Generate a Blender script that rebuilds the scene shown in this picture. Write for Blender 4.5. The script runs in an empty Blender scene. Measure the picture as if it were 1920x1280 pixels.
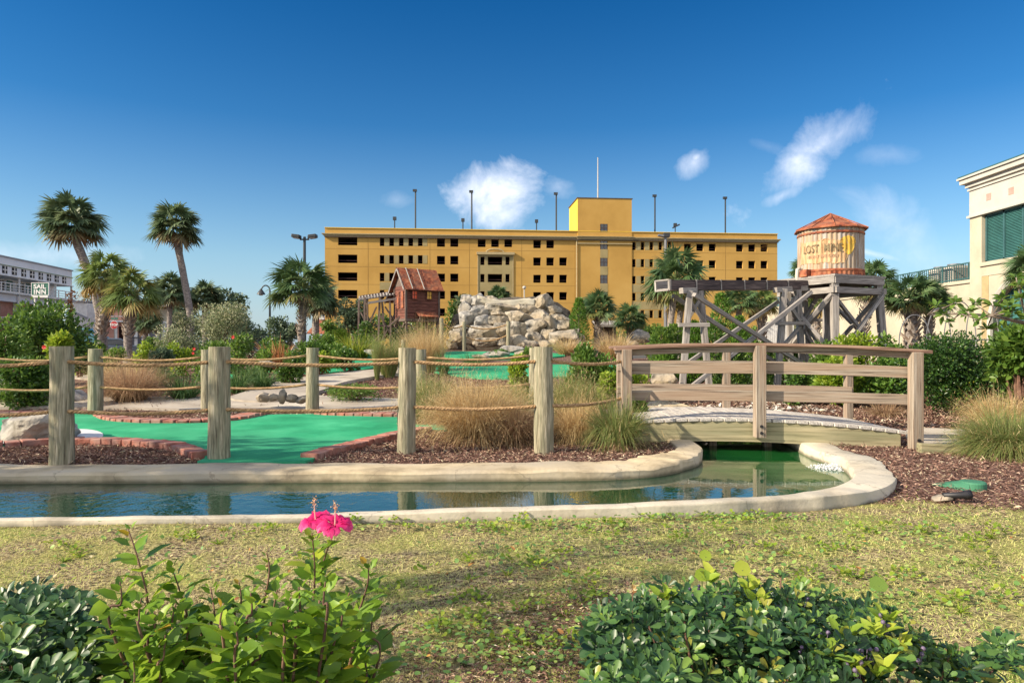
import bpy, bmesh, math, random
import numpy as np
from mathutils import Vector, Matrix, noise
from mathutils.geometry import delaunay_2d_cdt

S = bpy.context.scene
COL = S.collection
R = math.radians
rng = np.random.default_rng(7)
random.seed(7)

# ------------------------------------------------------------------ camera
CAMZ, F, HY = 1.3, 1280.0, 645.0
cam_d = bpy.data.cameras.new("camera")
cam = bpy.data.objects.new("camera", cam_d)
COL.objects.link(cam)
cam.location = (0, 0, CAMZ)
cam.rotation_euler = (R(90), 0, 0)
cam_d.sensor_width = 36
cam_d.lens = 24
cam_d.shift_y = 5.0 / 1920
cam_d.clip_start = 0.05
cam_d.clip_end = 5000
S.camera = cam

# ------------------------------------------------------------------ light and sky
SUN = Vector((-0.82, -0.30, 0.50)).normalized()      # towards the sun
sun_el = math.asin(SUN.z)
sun_d = bpy.data.lights.new("sun", 'SUN')
sun_d.energy = 5.0
sun_d.angle = R(0.55)
sun_d.color = (1.0, 0.86, 0.66)
sun = bpy.data.objects.new("sun", sun_d)
COL.objects.link(sun)
sun.rotation_euler = SUN.to_track_quat('Z', 'Y').to_euler()

W_ = bpy.data.worlds.new("World")
S.world = W_
W_.use_nodes = True
nt = W_.node_tree
nt.nodes.clear()
def N(t, kind, **kw):
    n = t.nodes.new(kind)
    for k, v in kw.items():
        if k in ('op',): n.operation = v
        elif k == 'ins':
            for i, x in v.items(): n.inputs[i].default_value = x
        else: setattr(n, k, v)
    return n
out = N(nt, 'ShaderNodeOutputWorld')
bg = N(nt, 'ShaderNodeBackground')
bg.inputs[1].default_value = 0.085
sky = N(nt, 'ShaderNodeTexSky')
sky.sky_type = 'NISHITA'
sky.sun_disc = False
sky.sun_elevation = sun_el
sky.sun_rotation = math.atan2(SUN.x, SUN.y)
sky.air_density = 1.1
sky.dust_density = 0.4
sky.ozone_density = 3.0
hs = N(nt, 'ShaderNodeHueSaturation', ins={'Saturation': 1.1, 'Value': 1.0})
nt.links.new(sky.outputs[0], hs.inputs['Color'])
tc = N(nt, 'ShaderNodeTexCoord')
sep = N(nt, 'ShaderNodeSeparateXYZ')
nt.links.new(tc.outputs['Generated'], sep.inputs[0])
def m(op, a, b=None, c=None, clamp=False):
    n = nt.nodes.new('ShaderNodeMath'); n.operation = op; n.use_clamp = clamp
    for i, x in enumerate((a, b, c)):
        if x is None: continue
        if isinstance(x, (int, float)): n.inputs[i].default_value = x
        else: nt.links.new(x, n.inputs[i])
    return n.outputs[0]
yy = m('MAXIMUM', sep.outputs[1], 0.05)
uu = m('DIVIDE', sep.outputs[0], yy)        # tangent of bearing
vv = m('DIVIDE', sep.outputs[2], yy)        # tangent of height
cmb = N(nt, 'ShaderNodeCombineXYZ')
nt.links.new(uu, cmb.inputs[0]); nt.links.new(vv, cmb.inputs[1])
nz = N(nt, 'ShaderNodeTexNoise', ins={'Scale': 11.0, 'Detail': 8.0, 'Roughness': 0.62, 'Distortion': 0.3})
nt.links.new(cmb.outputs[0], nz.inputs['Vector'])
nz2 = N(nt, 'ShaderNodeTexNoise', ins={'Scale': 4.0, 'Detail': 5.0, 'Roughness': 0.6})
nt.links.new(cmb.outputs[0], nz2.inputs['Vector'])
nfac = m('SUBTRACT', nz.outputs['Fac'], 0.5)
n2 = m('SUBTRACT', nz2.outputs['Fac'], 0.5)
def cloud(px, py, rx, ry, ang, dens, edge=2.2):
    cu, cv = (px - 960) / F, (HY - py) / F
    du = m('ADD', m('SUBTRACT', uu, cu), m('MULTIPLY', n2, 0.05)); dv = m('SUBTRACT', vv, cv)
    ca, sa = math.cos(R(ang)), math.sin(R(ang))
    a = m('DIVIDE', m('ADD', m('MULTIPLY', du, ca), m('MULTIPLY', dv, sa)), rx / F)
    b = m('DIVIDE', m('SUBTRACT', m('MULTIPLY', dv, ca), m('MULTIPLY', du, sa)), ry / F)
    d = m('SQRT', m('ADD', m('MULTIPLY', a, a), m('MULTIPLY', b, b)))
    f = m('SUBTRACT', 1.0, d)
    f = m('ADD', f, m('MULTIPLY', nfac, edge))
    f = m('MULTIPLY', f, dens, clamp=True)
    return m('SMOOTH_MIN', f, 0.93, 0.1)
cl = [cloud(932, 368, 96, 72, 4, 1.15, 1.7), cloud(900, 366, 62, 50, 0, 1.0, 1.5),
      cloud(1048, 352, 40, 24, 0, .3, 2.4), cloud(1300, 306, 40, 28, 25, 0.6, 1.9), cloud(1303, 296, 18, 12, 25, .7, 1.5),
      cloud(1525, 285, 175, 46, 40, 0.55, 2.3), cloud(1575, 250, 110, 40, 36, 0.5, 1.9), cloud(1460, 368, 55, 16, 24, 0.5, 1.8),
      cloud(1655, 292, 70, 22, 5, .13), cloud(1700, 440, 160, 55, -35, .22), cloud(1632, 475, 60, 7, -14, .35, 1.0),
      cloud(745, 375, 34, 20, 0, .2, 2.4), cloud(1440, 275, 40, 14, -15, .10), cloud(60, 480, 200, 30, 0, .25)]
tot = cl[0]
for c_ in cl[1:]:
    tot = m('MAXIMUM', tot, c_)
front = m('GREATER_THAN', sep.outputs[1], 0.05)
tot = m('MULTIPLY', tot, front)
mixc = N(nt, 'ShaderNodeMix'); mixc.data_type = 'RGBA'
nt.links.new(tot, mixc.inputs[0])
zz = m('MAXIMUM', sep.outputs[2], 0.0)
deep = N(nt, 'ShaderNodeValToRGB')
for i_, (p_, c_) in enumerate([(0.0, (.86, .98, 1.22)), (.12, (.74, .96, 1.06)), (.30, (.12, .57, .86)), (.50, (.0, .42, .74)), (1.0, (.03, .45, .85))]):
    if i_ > 1: deep.color_ramp.elements.new(.9)
    e_ = deep.color_ramp.elements[i_]; e_.position = p_; e_.color = (*c_, 1)
nt.links.new(zz, deep.inputs[0])
mul_ = N(nt, 'ShaderNodeMix'); mul_.data_type = 'RGBA'; mul_.blend_type = 'MULTIPLY'; mul_.inputs[0].default_value = 1
nt.links.new(hs.outputs[0], mul_.inputs[6]); nt.links.new(deep.outputs[0], mul_.inputs[7])
haz = N(nt, 'ShaderNodeMix'); haz.data_type = 'RGBA'
nt.links.new(m('MULTIPLY', m('POWER', 2.718, m('MULTIPLY', zz, -9.0)), .75), haz.inputs[0])
nt.links.new(mul_.outputs[2], haz.inputs[6]); haz.inputs[7].default_value = (3.2, 4.1, 4.9, 1)
nt.links.new(haz.outputs[2], mixc.inputs[6])
crm = N(nt, 'ShaderNodeMix'); crm.data_type = 'RGBA'
nt.links.new(m('MULTIPLY', m('ADD', nfac, 0.3), 1.8, clamp=True), crm.inputs[0])
crm.inputs[6].default_value = (5.2, 6.0, 7.6, 1)
crm.inputs[7].default_value = (10.5, 10.4, 10.8, 1)
nt.links.new(crm.outputs[2], mixc.inputs[7])
# unseen cloud layer added overhead and behind the camera as white fill light
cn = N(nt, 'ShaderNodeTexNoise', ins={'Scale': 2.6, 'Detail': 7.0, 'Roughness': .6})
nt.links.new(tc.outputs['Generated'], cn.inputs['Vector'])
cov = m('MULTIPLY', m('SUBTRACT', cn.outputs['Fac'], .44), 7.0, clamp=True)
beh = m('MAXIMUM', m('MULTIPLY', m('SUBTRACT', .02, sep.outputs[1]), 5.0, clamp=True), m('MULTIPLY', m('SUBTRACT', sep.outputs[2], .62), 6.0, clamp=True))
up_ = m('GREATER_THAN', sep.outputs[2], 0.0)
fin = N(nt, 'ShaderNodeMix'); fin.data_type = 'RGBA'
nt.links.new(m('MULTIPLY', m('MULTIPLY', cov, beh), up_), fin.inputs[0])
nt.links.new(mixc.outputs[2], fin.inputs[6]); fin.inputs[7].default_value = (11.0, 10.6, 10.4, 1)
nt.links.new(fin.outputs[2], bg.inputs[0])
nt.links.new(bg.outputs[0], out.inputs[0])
S.view_settings.view_transform = 'Standard'
S.view_settings.look = 'None'
S.view_settings.gamma = 1
S.view_settings.exposure = 0.80

# ------------------------------------------------------------------ bookkeeping
def tag(o, label=None, cat=None, group=None, kind=None):
    if label: o['label'] = label
    if cat: o['category'] = cat
    if group: o['group'] = group
    if kind: o['kind'] = kind
    return o
def thing(name, label, cat, loc=(0, 0, 0), rz=0, group=None):
    o = bpy.data.objects.new(name, None)
    o.empty_display_size = 0.2
    COL.objects.link(o)
    o.location = loc
    o.rotation_euler = (0, 0, rz)
    return tag(o, label, cat, group)
def W(px, py, z=0.0):
    y = F * (CAMZ - z) / (py - HY)
    return ((px - 960) / F * y, y)
def at(px, py, y):
    return Vector(((px - 960) / F * y, y, CAMZ + (HY - py) / F * y))

# ------------------------------------------------------------------ mesh builders
class MB:
    def __init__(s): s.v = []; s.f = []; s.g = []
    def add(s, vs, fs, gc=None):
        o = len(s.v)
        s.v += [tuple(v) for v in vs]
        s.f += [tuple(i + o for i in f) for f in fs]
        s.g += [tuple(v) for v in (gc if gc is not None else vs)]
        return s
    def box(s, c, size, rot=None, jit=0):
        hx, hy, hz = size[0] / 2, size[1] / 2, size[2] / 2
        L = [Vector((x, y, z)) for x in (-hx, hx) for y in (-hy, hy) for z in (-hz, hz)]
        if jit: L = [v + Vector([random.uniform(-jit, jit) for _ in range(3)]) for v in L]
        Mx = rot if rot is not None else Matrix.Identity(3)
        vs = [Vector(c) + Mx @ v for v in L]
        off = Vector([random.uniform(0, 30) for _ in range(3)])
        ax = max(range(3), key=lambda i: size[i])
        g = []
        for v in L:
            q = [v[ax], v[(ax + 1) % 3], v[(ax + 2) % 3]]
            g.append(Vector(q) + off)
        s.add(vs, [(0, 1, 3, 2), (4, 6, 7, 5), (0, 4, 5, 1), (2, 3, 7, 6), (0, 2, 6, 4), (1, 5, 7, 3)], g)
        return s
    def bar(s, p0, p1, w, h, up=(0, 0, 1)):
        p0, p1 = Vector(p0), Vector(p1)
        x = (p1 - p0); L = x.length; x.normalize()
        u = Vector(up)
        if abs(x.dot(u)) > .98: u = Vector((0, 1, 0))
        y = u.cross(x).normalized(); z = x.cross(y)
        Mx = Matrix((x, y, z)).transposed()
        return s.box((p0 + p1) / 2, (L, w, h), Mx)
    def tube(s, pts, rad, n=8, caps=True):
        pts = [Vector(p) for p in pts]
        if isinstance(rad, (int, float)): rad = [rad] * len(pts)
        rings = []; g = []; vs = []; fs = []; d = 0
        off = random.uniform(0, 30)
        ref = None
        for i, p in enumerate(pts):
            t = (pts[min(i + 1, len(pts) - 1)] - pts[max(i - 1, 0)]).normalized()
            if ref is None:
                ref = Vector((1, 0, 0)) if abs(t.x) < .8 else Vector((0, 1, 0))
            a = (ref - t * ref.dot(t)).normalized(); ref = a
            b = t.cross(a)
            if i: d += (p - pts[i - 1]).length
            for k in range(n):
                th = 2 * math.pi * k / n
                vs.append(p + (a * math.cos(th) + b * math.sin(th)) * rad[i])
                g.append((d + off, math.cos(th) * rad[i] + off, math.sin(th) * rad[i]))
        for i in range(len(pts) - 1):
            for k in range(n):
                fs.append((i * n + k, i * n + (k + 1) % n, (i + 1) * n + (k + 1) % n, (i + 1) * n + k))
        if caps:
            fs.append(tuple(range(n - 1, -1, -1)))
            fs.append(tuple((len(pts) - 1) * n + k for k in range(n)))
        s.add(vs, fs, g)
        return s
    def lathe(s, c, prof, n=32, wob=None, capb=False):
        vs = []; fs = []; g = []
        for (r, z) in prof:
            for k in range(n):
                th = 2 * math.pi * k / n
                rr = r + (wob(th, z) if wob else 0)
                vs.append((c[0] + rr * math.cos(th), c[1] + rr * math.sin(th), c[2] + z))
                g.append((z, th * .5, 0))
        for i in range(len(prof) - 1):
            for k in range(n):
                fs.append((i * n + k, i * n + (k + 1) % n, (i + 1) * n + (k + 1) % n, (i + 1) * n + k))
        if capb: fs.append(tuple(range(n - 1, -1, -1)))
        s.add(vs, fs, g)
        return s
    def build(s, name, mat, parent=None, smooth=False, bevel=0):
        me = bpy.data.meshes.new(name)
        me.from_pydata(s.v, [], s.f)
        a = me.attributes.new('gc', 'FLOAT_VECTOR', 'POINT')
        a.data.foreach_set('vector', np.array(s.g, dtype=np.float32).ravel())
        me.update()
        bm = bmesh.new(); bm.from_mesh(me)
        bmesh.ops.recalc_face_normals(bm, faces=bm.faces)
        bm.to_mesh(me); bm.free()
        if smooth:
            me.polygons.foreach_set('use_smooth', [True] * len(me.polygons))
        if mat: me.materials.append(mat)
        o = bpy.data.objects.new(name, me)
        COL.objects.link(o)
        if parent: o.parent = parent
        if bevel:
            b = o.modifiers.new('bevel', 'BEVEL'); b.width = bevel; b.segments = 2; b.limit_method = 'ANGLE'
        return o

def np_mesh(name, V, Fc, mat, parent=None, rnd=None, smooth=False):
    me = bpy.data.meshes.new(name)
    V = np.asarray(V, dtype=np.float32); Fc = np.asarray(Fc, dtype=np.int32)
    me.vertices.add(len(V)); me.vertices.foreach_set('co', V.ravel())
    k = Fc.shape[1]
    me.loops.add(Fc.size); me.loops.foreach_set('vertex_index', Fc.ravel())
    me.polygons.add(len(Fc)); me.polygons.foreach_set('loop_start', np.arange(0, Fc.size, k, dtype=np.int32))
    if rnd is not None:
        a = me.attributes.new('rnd', 'FLOAT', 'POINT')
        a.data.foreach_set('value', np.asarray(rnd, dtype=np.float32))
    me.update(calc_edges=True)
    if smooth: me.polygons.foreach_set('use_smooth', np.ones(len(Fc), dtype=bool))
    if mat: me.materials.append(mat)
    o = bpy.data.objects.new(name, me)
    COL.objects.link(o)
    if parent: o.parent = parent
    return o

def unit(a): return a / np.maximum(np.linalg.norm(a, axis=1, keepdims=True), 1e-9)
LEAF = {
 'leaf': (np.array([[0, 0, 0], [.35, .5, .06], [.35, 0, -.02], [.35, -.5, .06], [.72, .36, .03], [.72, 0, -.05], [.72, -.36, .03], [1, 0, -.12]]),
          [(0, 2, 1, 1), (0, 3, 2, 2), (1, 2, 5, 4), (2, 3, 6, 5), (4, 5, 7, 7), (5, 6, 7, 7)]),
 'ob': (np.array([[0, 0, 0], [.35, .28, .05], [.35, 0, -.01], [.35, -.28, .05], [.72, .5, .05], [.72, 0, -.03], [.72, -.5, .05], [.95, .30, -.01], [1, 0, -.06], [.95, -.30, -.01]]),
          [(0, 2, 1, 1), (0, 3, 2, 2), (1, 2, 5, 4), (2, 3, 6, 5), (4, 5, 8, 7), (5, 6, 9, 8)]),
 'small': (np.array([[0, 0, 0], [.5, .5, .08], [1, 0, -.05], [.5, -.5, .08]]), [(0, 3, 2, 1)]),
 'round': (np.array([[0, 0, 0], [.22, .40, .03], [.62, .52, .05], [.95, .25, 0], [.95, -.25, 0], [.62, -.52, .05], [.22, -.40, .03], [.5, 0, -.04]]),
           [(0, 7, 1, 1), (1, 7, 2, 2), (2, 7, 3, 3), (3, 7, 4, 4), (4, 7, 5, 5), (5, 7, 6, 6), (6, 7, 0, 0)]),
}
def leaves(name, P, D, Nn, L, Wd, mat, parent=None, rnd=None, kind='small'):
    n = len(P)
    T, fs = LEAF[kind]
    D = unit(D); Sd = unit(np.cross(Nn, D)); Nn = np.cross(D, Sd)
    L = np.broadcast_to(L, (n,)); Wd = np.broadcast_to(Wd, (n,))
    V = (P[:, None, :] + D[:, None, :] * (T[None, :, 0:1] * L[:, None, None]) + Sd[:, None, :] * (T[None, :, 1:2] * Wd[:, None, None])
         + Nn[:, None, :] * (T[None, :, 2:3] * L[:, None, None]))
    k = len(T)
    if rnd is None: rnd = rng.random(n)
    r = np.repeat(rnd, k)
    tri = []; 
    for f in fs:
        if f[2] == f[3]: tri.append(f[:3])
        elif kind == 'small': tri += [(f[0], f[1], f[2]), (f[0], f[2], f[3])]
        else: tri += [(f[0], f[1], f[2]), (f[0], f[2], f[3])]
    Fc = (np.arange(n) * k)[:, None, None] + np.array(tri)[None]
    return np_mesh(name, V.reshape(-1, 3), Fc.reshape(-1, 3), mat, parent, r, smooth=(kind != 'small'))

def blades(name, B, D, L, Wd, droop, mat, parent=None, rnd=None, k=4, side=None, base_taper=1.0):
    n = len(B)
    D = unit(D)
    if side is None:
        side = unit(np.cross(D, np.array([0, 0, 1.0]) + rng.normal(0, .3, (n, 3))))
    L = np.broadcast_to(L, (n,)); Wd = np.broadcast_to(Wd, (n,)); droop = np.broadcast_to(droop, (n,))
    t = np.linspace(0, 1, k)
    C = B[:, None, :] + D[:, None, :] * (t[None, :, None] * L[:, None, None])
    C[:, :, 2] -= (droop * L)[:, None] * t[None] ** 2
    w = (base_taper + (1 - base_taper) * np.minimum(t * 3, 1)) * (1 - t ** 2.0) * .5 + .03
    A = C - side[:, None, :] * (w[None, :, None] * Wd[:, None, None])
    Bv = C + side[:, None, :] * (w[None, :, None] * Wd[:, None, None])
    V = np.stack([A, Bv], axis=2).reshape(-1, 3)
    if rnd is None: rnd = rng.random(n)
    q = []
    for i in range(k - 1): q.append((2 * i, 2 * i + 1, 2 * i + 3, 2 * i + 2))
    Fc = (np.arange(n) * 2 * k)[:, None, None] + np.array(q)[None]
    return np_mesh(name, V, Fc.reshape(-1, 4), mat, parent, np.repeat(rnd, 2 * k))

# ------------------------------------------------------------------ materials
def newmat(name):
    mt = bpy.data.materials.new(name); mt.use_nodes = True
    t = mt.node_tree
    return mt, t, t.nodes['Principled BSDF'], t.nodes['Material Output']
def ramp(t, stops, fac=None):
    r = t.nodes.new('ShaderNodeValToRGB')
    e = r.color_ramp.elements
    while len(e) < len(stops): e.new(.5)
    for i, (p, c) in enumerate(stops):
        e[i].position = p; e[i].color = (c[0], c[1], c[2], 1)
    if fac is not None: t.links.new(fac, r.inputs[0])
    return r
def coord(t, src='Object', scale=(1, 1, 1)):
    mp = t.nodes.new('ShaderNodeMapping'); mp.inputs['Scale'].default_value = scale
    if src == 'Object':
        c = t.nodes.new('ShaderNodeTexCoord'); t.links.new(c.outputs['Object'], mp.inputs[0])
    else:
        c = t.nodes.new('ShaderNodeAttribute'); c.attribute_name = src; t.links.new(c.outputs['Vector'], mp.inputs[0])
    return mp.outputs[0]
def noisy(name, stops, scale=5, rough=.85, bump=.2, bscale=None, src='Object', stretch=(1, 1, 1), detail=8, big=None, bdist=.02, metal=0, spec=.5, nrough=.6, bigscale=.35):
    mt, t, p, o = newmat(name)
    v = coord(t, src, stretch)
    n = t.nodes.new('ShaderNodeTexNoise'); n.inputs['Scale'].default_value = scale; n.inputs['Detail'].default_value = detail
    n.inputs['Roughness'].default_value = nrough
    t.links.new(v, n.inputs['Vector'])
    r = ramp(t, [(.5 + (a_ - .5) * .55, b_) for a_, b_ in stops], n.outputs['Fac'])
    colr = r.outputs[0]
    if big:
        nb = t.nodes.new('ShaderNodeTexNoise'); nb.inputs['Scale'].default_value = bigscale * scale; nb.inputs['Detail'].default_value = 4
        t.links.new(v, nb.inputs['Vector'])
        rb = ramp(t, [(.42, (0, 0, 0)), (.62, (1, 1, 1))], nb.outputs['Fac'])
        mx = t.nodes.new('ShaderNodeMix'); mx.data_type = 'RGBA'
        t.links.new(rb.outputs[0], mx.inputs[0]); t.links.new(colr, mx.inputs[6]); mx.inputs[7].default_value = (*big, 1)
        mf = t.nodes.new('ShaderNodeMath'); mf.operation = 'MULTIPLY'; mf.inputs[1].default_value = .7
        t.links.new(rb.outputs[0], mf.inputs[0]); t.links.new(mf.outputs[0], mx.inputs[0])
        colr = mx.outputs[2]
    t.links.new(colr, p.inputs['Base Color'])
    p.inputs['Roughness'].default_value = rough
    p.inputs['Metallic'].default_value = metal
    p.inputs['Specular IOR Level'].default_value = spec
    if bump:
        n2 = t.nodes.new('ShaderNodeTexNoise'); n2.inputs['Scale'].default_value = bscale or scale * 3; n2.inputs['Detail'].default_value = 6
        t.links.new(v, n2.inputs['Vector'])
        b = t.nodes.new('ShaderNodeBump'); b.inputs['Strength'].default_value = bump; b.inputs['Distance'].default_value = bdist
        t.links.new(n2.outputs['Fac'], b.inputs['Height']); t.links.new(b.outputs[0], p.inputs['Normal'])
    return mt
def leafmat(name, stops, trans=.35, rough=.5, spec=.4):
    mt, t, p, o = newmat(name)
    a = t.nodes.new('ShaderNodeAttribute'); a.attribute_name = 'rnd'
    r = ramp(t, stops, a.outputs['Fac'])
    t.links.new(r.outputs[0], p.inputs['Base Color'])
    p.inputs['Roughness'].default_value = rough
    p.inputs['Specular IOR Level'].default_value = spec
    tr = t.nodes.new('ShaderNodeBsdfTranslucent')
    hsv = t.nodes.new('ShaderNodeHueSaturation'); hsv.inputs['Value'].default_value = 1.5; hsv.inputs['Hue'].default_value = .485
    t.links.new(r.outputs[0], hsv.inputs['Color']); t.links.new(hsv.outputs[0], tr.inputs[0])
    mx = t.nodes.new('ShaderNodeMixShader'); mx.inputs[0].default_value = trans
    t.links.new(p.outputs[0], mx.inputs[1]); t.links.new(tr.outputs[0], mx.inputs[2])
    t.links.new(mx.outputs[0], o.inputs[0])
    return mt
def plain(name, c, rough=.6, metal=0, spec=.5):
    return noisy(name, [(.3, tuple(x * .82 for x in c)), (.7, c)], scale=3, rough=rough, bump=0, metal=metal, spec=spec)

GR = lambda a, b, c: [(0, a), (.5, b), (1, c)]
M = {}
M['post'] = noisy('treated_post', [(.15, (.07, .055, .035)), (.48, (.28, .25, .165)), (.8, (.52, .46, .34))], scale=5, src='gc', stretch=(.7, 9, 9), bump=.5, bscale=14, rough=.9, big=(.20, .20, .13), bdist=.02, bigscale=.6)
M['graywood'] = noisy('weathered_wood', [(.22, (.10, .085, .08)), (.48, (.29, .265, .245)), (.8, (.48, .45, .41))], scale=7, src='gc', stretch=(.35, 9, 9), bump=.5, bscale=12, rough=.9, bdist=.01, big=(.25, .225, .21))
M['decking'] = noisy('decking_wood', [(.25, (.25, .23, .21)), (.5, (.46, .43, .39)), (.75, (.62, .58, .52))], scale=7, src='gc', stretch=(.35, 9, 9), bump=.4, bscale=12, rough=.9, bdist=.008)
M['bridgewood'] = noisy('bridge_wood', [(.25, (.08, .055, .04)), (.42, (.24, .195, .15)), (.8, (.40, .345, .28))], scale=6, src='gc', stretch=(.3, 10, 10), bump=.4, bscale=10, rough=.85, bdist=.008, big=(.32, .22, .15))
M['stringer'] = noisy('stringer_wood', [(.2, (.13, .115, .06)), (.5, (.29, .255, .15)), (.8, (.40, .35, .22))], scale=5, src='gc', stretch=(.3, 7, 7), bump=.3, bscale=10, rough=.85, bdist=.006, big=(.20, .20, .11))
M['handrail'] = noisy('handrail_wood', [(.25, (.10, .055, .04)), (.5, (.22, .13, .09)), (.75, (.38, .26, .19))], scale=5, src='gc', stretch=(.3, 10, 10), bump=.3, bscale=10, rough=.8, bdist=.006)
M['oldplank'] = noisy('dark_old_plank', [(.25, (.05, .035, .03)), (.5, (.12, .085, .07)), (.75, (.24, .19, .16))], scale=6, src='gc', stretch=(.4, 8, 8), bump=.4, bscale=10, rough=.9, bdist=.01)
M['flume'] = noisy('flume_board', [(.25, (.035, .025, .028)), (.5, (.075, .055, .055)), (.75, (.16, .12, .11))], scale=6, src='gc', stretch=(.4, 8, 8), bump=.4, bscale=10, rough=.9, bdist=.01)
M['shackred'] = noisy('shack_red_boards', [(.25, (.045, .016, .011)), (.5, (.13, .042, .028)), (.75, (.22, .085, .06))], scale=6, src='gc', stretch=(.4, 8, 8), bump=.4, bscale=10, rough=.85, bdist=.01)
M['rope'] = noisy('manila_rope', [(.3, (.20, .115, .05)), (.6, (.46, .29, .14)), (.8, (.58, .40, .22))], scale=3, src='gc', stretch=(8, 30, 30), bump=.3, rough=.9, bdist=.004)
M['concrete'] = noisy('pale_concrete', [(.25, (.31, .25, .16)), (.5, (.52, .43, .28)), (.8, (.62, .53, .37))], scale=2.2, bump=.35, bscale=30, rough=.9, big=(.34, .30, .24), bdist=.01, bigscale=.5)
M['concretewhite'] = noisy('whitewashed_concrete', [(.25, (.33, .29, .22)), (.5, (.54, .48, .37)), (.8, (.62, .56, .45))], scale=2.2, bump=.35, bscale=30, rough=.85, big=(.40, .38, .32), bdist=.01, bigscale=.8)
M['path'] = noisy('concrete_path', [(.25, (.28, .24, .19)), (.5, (.42, .37, .30)), (.8, (.52, .47, .39))], scale=1.2, bump=.25, bscale=25, rough=.9, big=(.30, .26, .22), bdist=.01)
M['rock'] = noisy('boulder_stone', [(.26, (.045, .038, .03)), (.42, (.23, .21, .175)), (.78, (.46, .43, .38))], scale=2.8, bump=1, bscale=5, rough=.9, big=(.33, .25, .15), bdist=.08, bigscale=.5)
M['rockgrey'] = noisy('grey_boulder_stone', [(.26, (.07, .066, .062)), (.44, (.27, .265, .255)), (.78, (.50, .49, .47))], scale=3.0, bump=1, bscale=6, rough=.9, big=(.30, .26, .20), bdist=.06, bigscale=.4)
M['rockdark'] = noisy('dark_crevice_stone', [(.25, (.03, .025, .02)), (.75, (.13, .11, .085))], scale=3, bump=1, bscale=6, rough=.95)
M['brick'] = noisy('red_brick', [(.25, (.20, .065, .045)), (.5, (.36, .13, .09)), (.8, (.47, .22, .16))], scale=9, bump=.4, bscale=60, rough=.9, big=(.30, .20, .17), bdist=.004, bigscale=.6)
M['turf'] = noisy('putting_turf', [(.25, (.022, .24, .115)), (.5, (.035, .32, .155)), (.8, (.065, .41, .21))], scale=1.3, bump=.35, bscale=160, rough=.95, big=(.055, .30, .16), bdist=.006, spec=.1)
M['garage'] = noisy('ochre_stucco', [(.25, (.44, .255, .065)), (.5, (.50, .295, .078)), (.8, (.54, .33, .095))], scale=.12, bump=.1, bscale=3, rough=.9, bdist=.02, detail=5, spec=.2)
M['stuccojoint'] = plain('stucco_joint', (.36, .205, .05), .9)
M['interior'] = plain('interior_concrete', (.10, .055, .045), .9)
M['garagesunlit'] = noisy('sunlit_stucco', [(.25, (.66, .43, .06)), (.5, (.72, .48, .07)), (.8, (.76, .52, .08))], scale=.12, bump=.1, bscale=3, rough=.9, bdist=.02, detail=5, spec=.2)  # ochre with sunlight put into its colour for the tower sides; also the coping
M['khaki'] = noisy('khaki_stucco', [(.25, (.27, .21, .09)), (.6, (.34, .27, .125))], scale=.3, bump=0, rough=.9)
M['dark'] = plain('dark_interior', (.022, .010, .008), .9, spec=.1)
M['trimtan'] = plain('tan_trim', (.42, .33, .17), .8)
M['trimdark'] = plain('dark_trim', (.11, .08, .05), .8)
M['pole'] = plain('dark_metal_pole', (.045, .05, .055), .5, .3)
M['polegrey'] = plain('grey_metal_pole', (.22, .22, .23), .5, .4)
M['rust'] = noisy('rusted_tin', [(.28, (.09, .022, .012)), (.48, (.29, .070, .026)), (.75, (.46, .17, .075))], scale=5, bump=.2, rough=.8, big=(.20, .085, .05), bdist=.01, bigscale=.7)
M['tin'] = noisy('corrugated_tin', [(.28, (.17, .08, .045)), (.44, (.32, .27, .22)), (.8, (.44, .43, .42))], scale=3.2, src='Object', stretch=(6, 6, .5), bump=.2, rough=.7, big=(.42, .28, .15), bdist=.01, bigscale=.35)
M['peach'] = noisy('faded_peach_paint', [(.25, (.34, .19, .09)), (.5, (.52, .34, .18)), (.8, (.60, .44, .28))], scale=4, stretch=(3, 3, .6), bump=0, rough=.8)
M['gold'] = noisy('golden_paint', [(.3, (.52, .30, .04)), (.7, (.70, .46, .07))], scale=3, bump=0, rough=.7)
M['lettering'] = noisy('worn_lettering', [(.2, (.34, .26, .13)), (.5, (.17, .13, .07)), (.8, (.12, .09, .05))], scale=14, bump=0, rough=.8)
M['faintlettering'] = plain('faint_lettering', (.50, .30, .18), .8)
M['cream'] = noisy('cream_stucco', [(.3, (.40, .36, .27)), (.7, (.49, .445, .335))], scale=.8, bump=.25, bscale=18, rough=.9, bdist=.01)
M['offwhite'] = noisy('offwhite_stucco', [(.3, (.43, .41, .365)), (.7, (.50, .475, .425))], scale=.8, bump=.15, bscale=18, rough=.85, bdist=.01)
M['tealshutter'] = plain('teal_shutter', (.05, .17, .16), .55)
M['tealframe'] = plain('teal_frame', (.04, .115, .12), .5)
M['pinktile'] = plain('pink_tile', (.45, .30, .25), .7)
M['white'] = plain('white_paint', (.74, .74, .72), .6)
M['greysiding'] = noisy('grey_siding', [(.3, (.27, .28, .31)), (.7, (.33, .34, .38))], scale=.4, bump=0, rough=.8)
M['inngrey'] = noisy('blue_grey_siding', [(.3, (.72, .73, .76)), (.7, (.80, .81, .84))], scale=.4, bump=0, rough=.8)
M['brickwall'] = noisy('brick_wall', [(.3, (.40, .20, .15)), (.7, (.50, .27, .21))], scale=2, bump=0, rough=.9)
M['innglass'] = plain('dull_dark_glass', (.025, .03, .04), .5, spec=.15)
M['glass'] = plain('dark_glass', (.02, .025, .03), .08, spec=.8)
M['signgreen'] = plain('sign_green', (.01, .13, .085), .5)
M['signred'] = plain('sign_red', (.42, .015, .02), .5)
M['bluecar'] = plain('car_paint_grey', (.20, .24, .28), .25, .3)
M['tealcar'] = plain('car_paint_teal', (.12, .28, .30), .25, .2)
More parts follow.
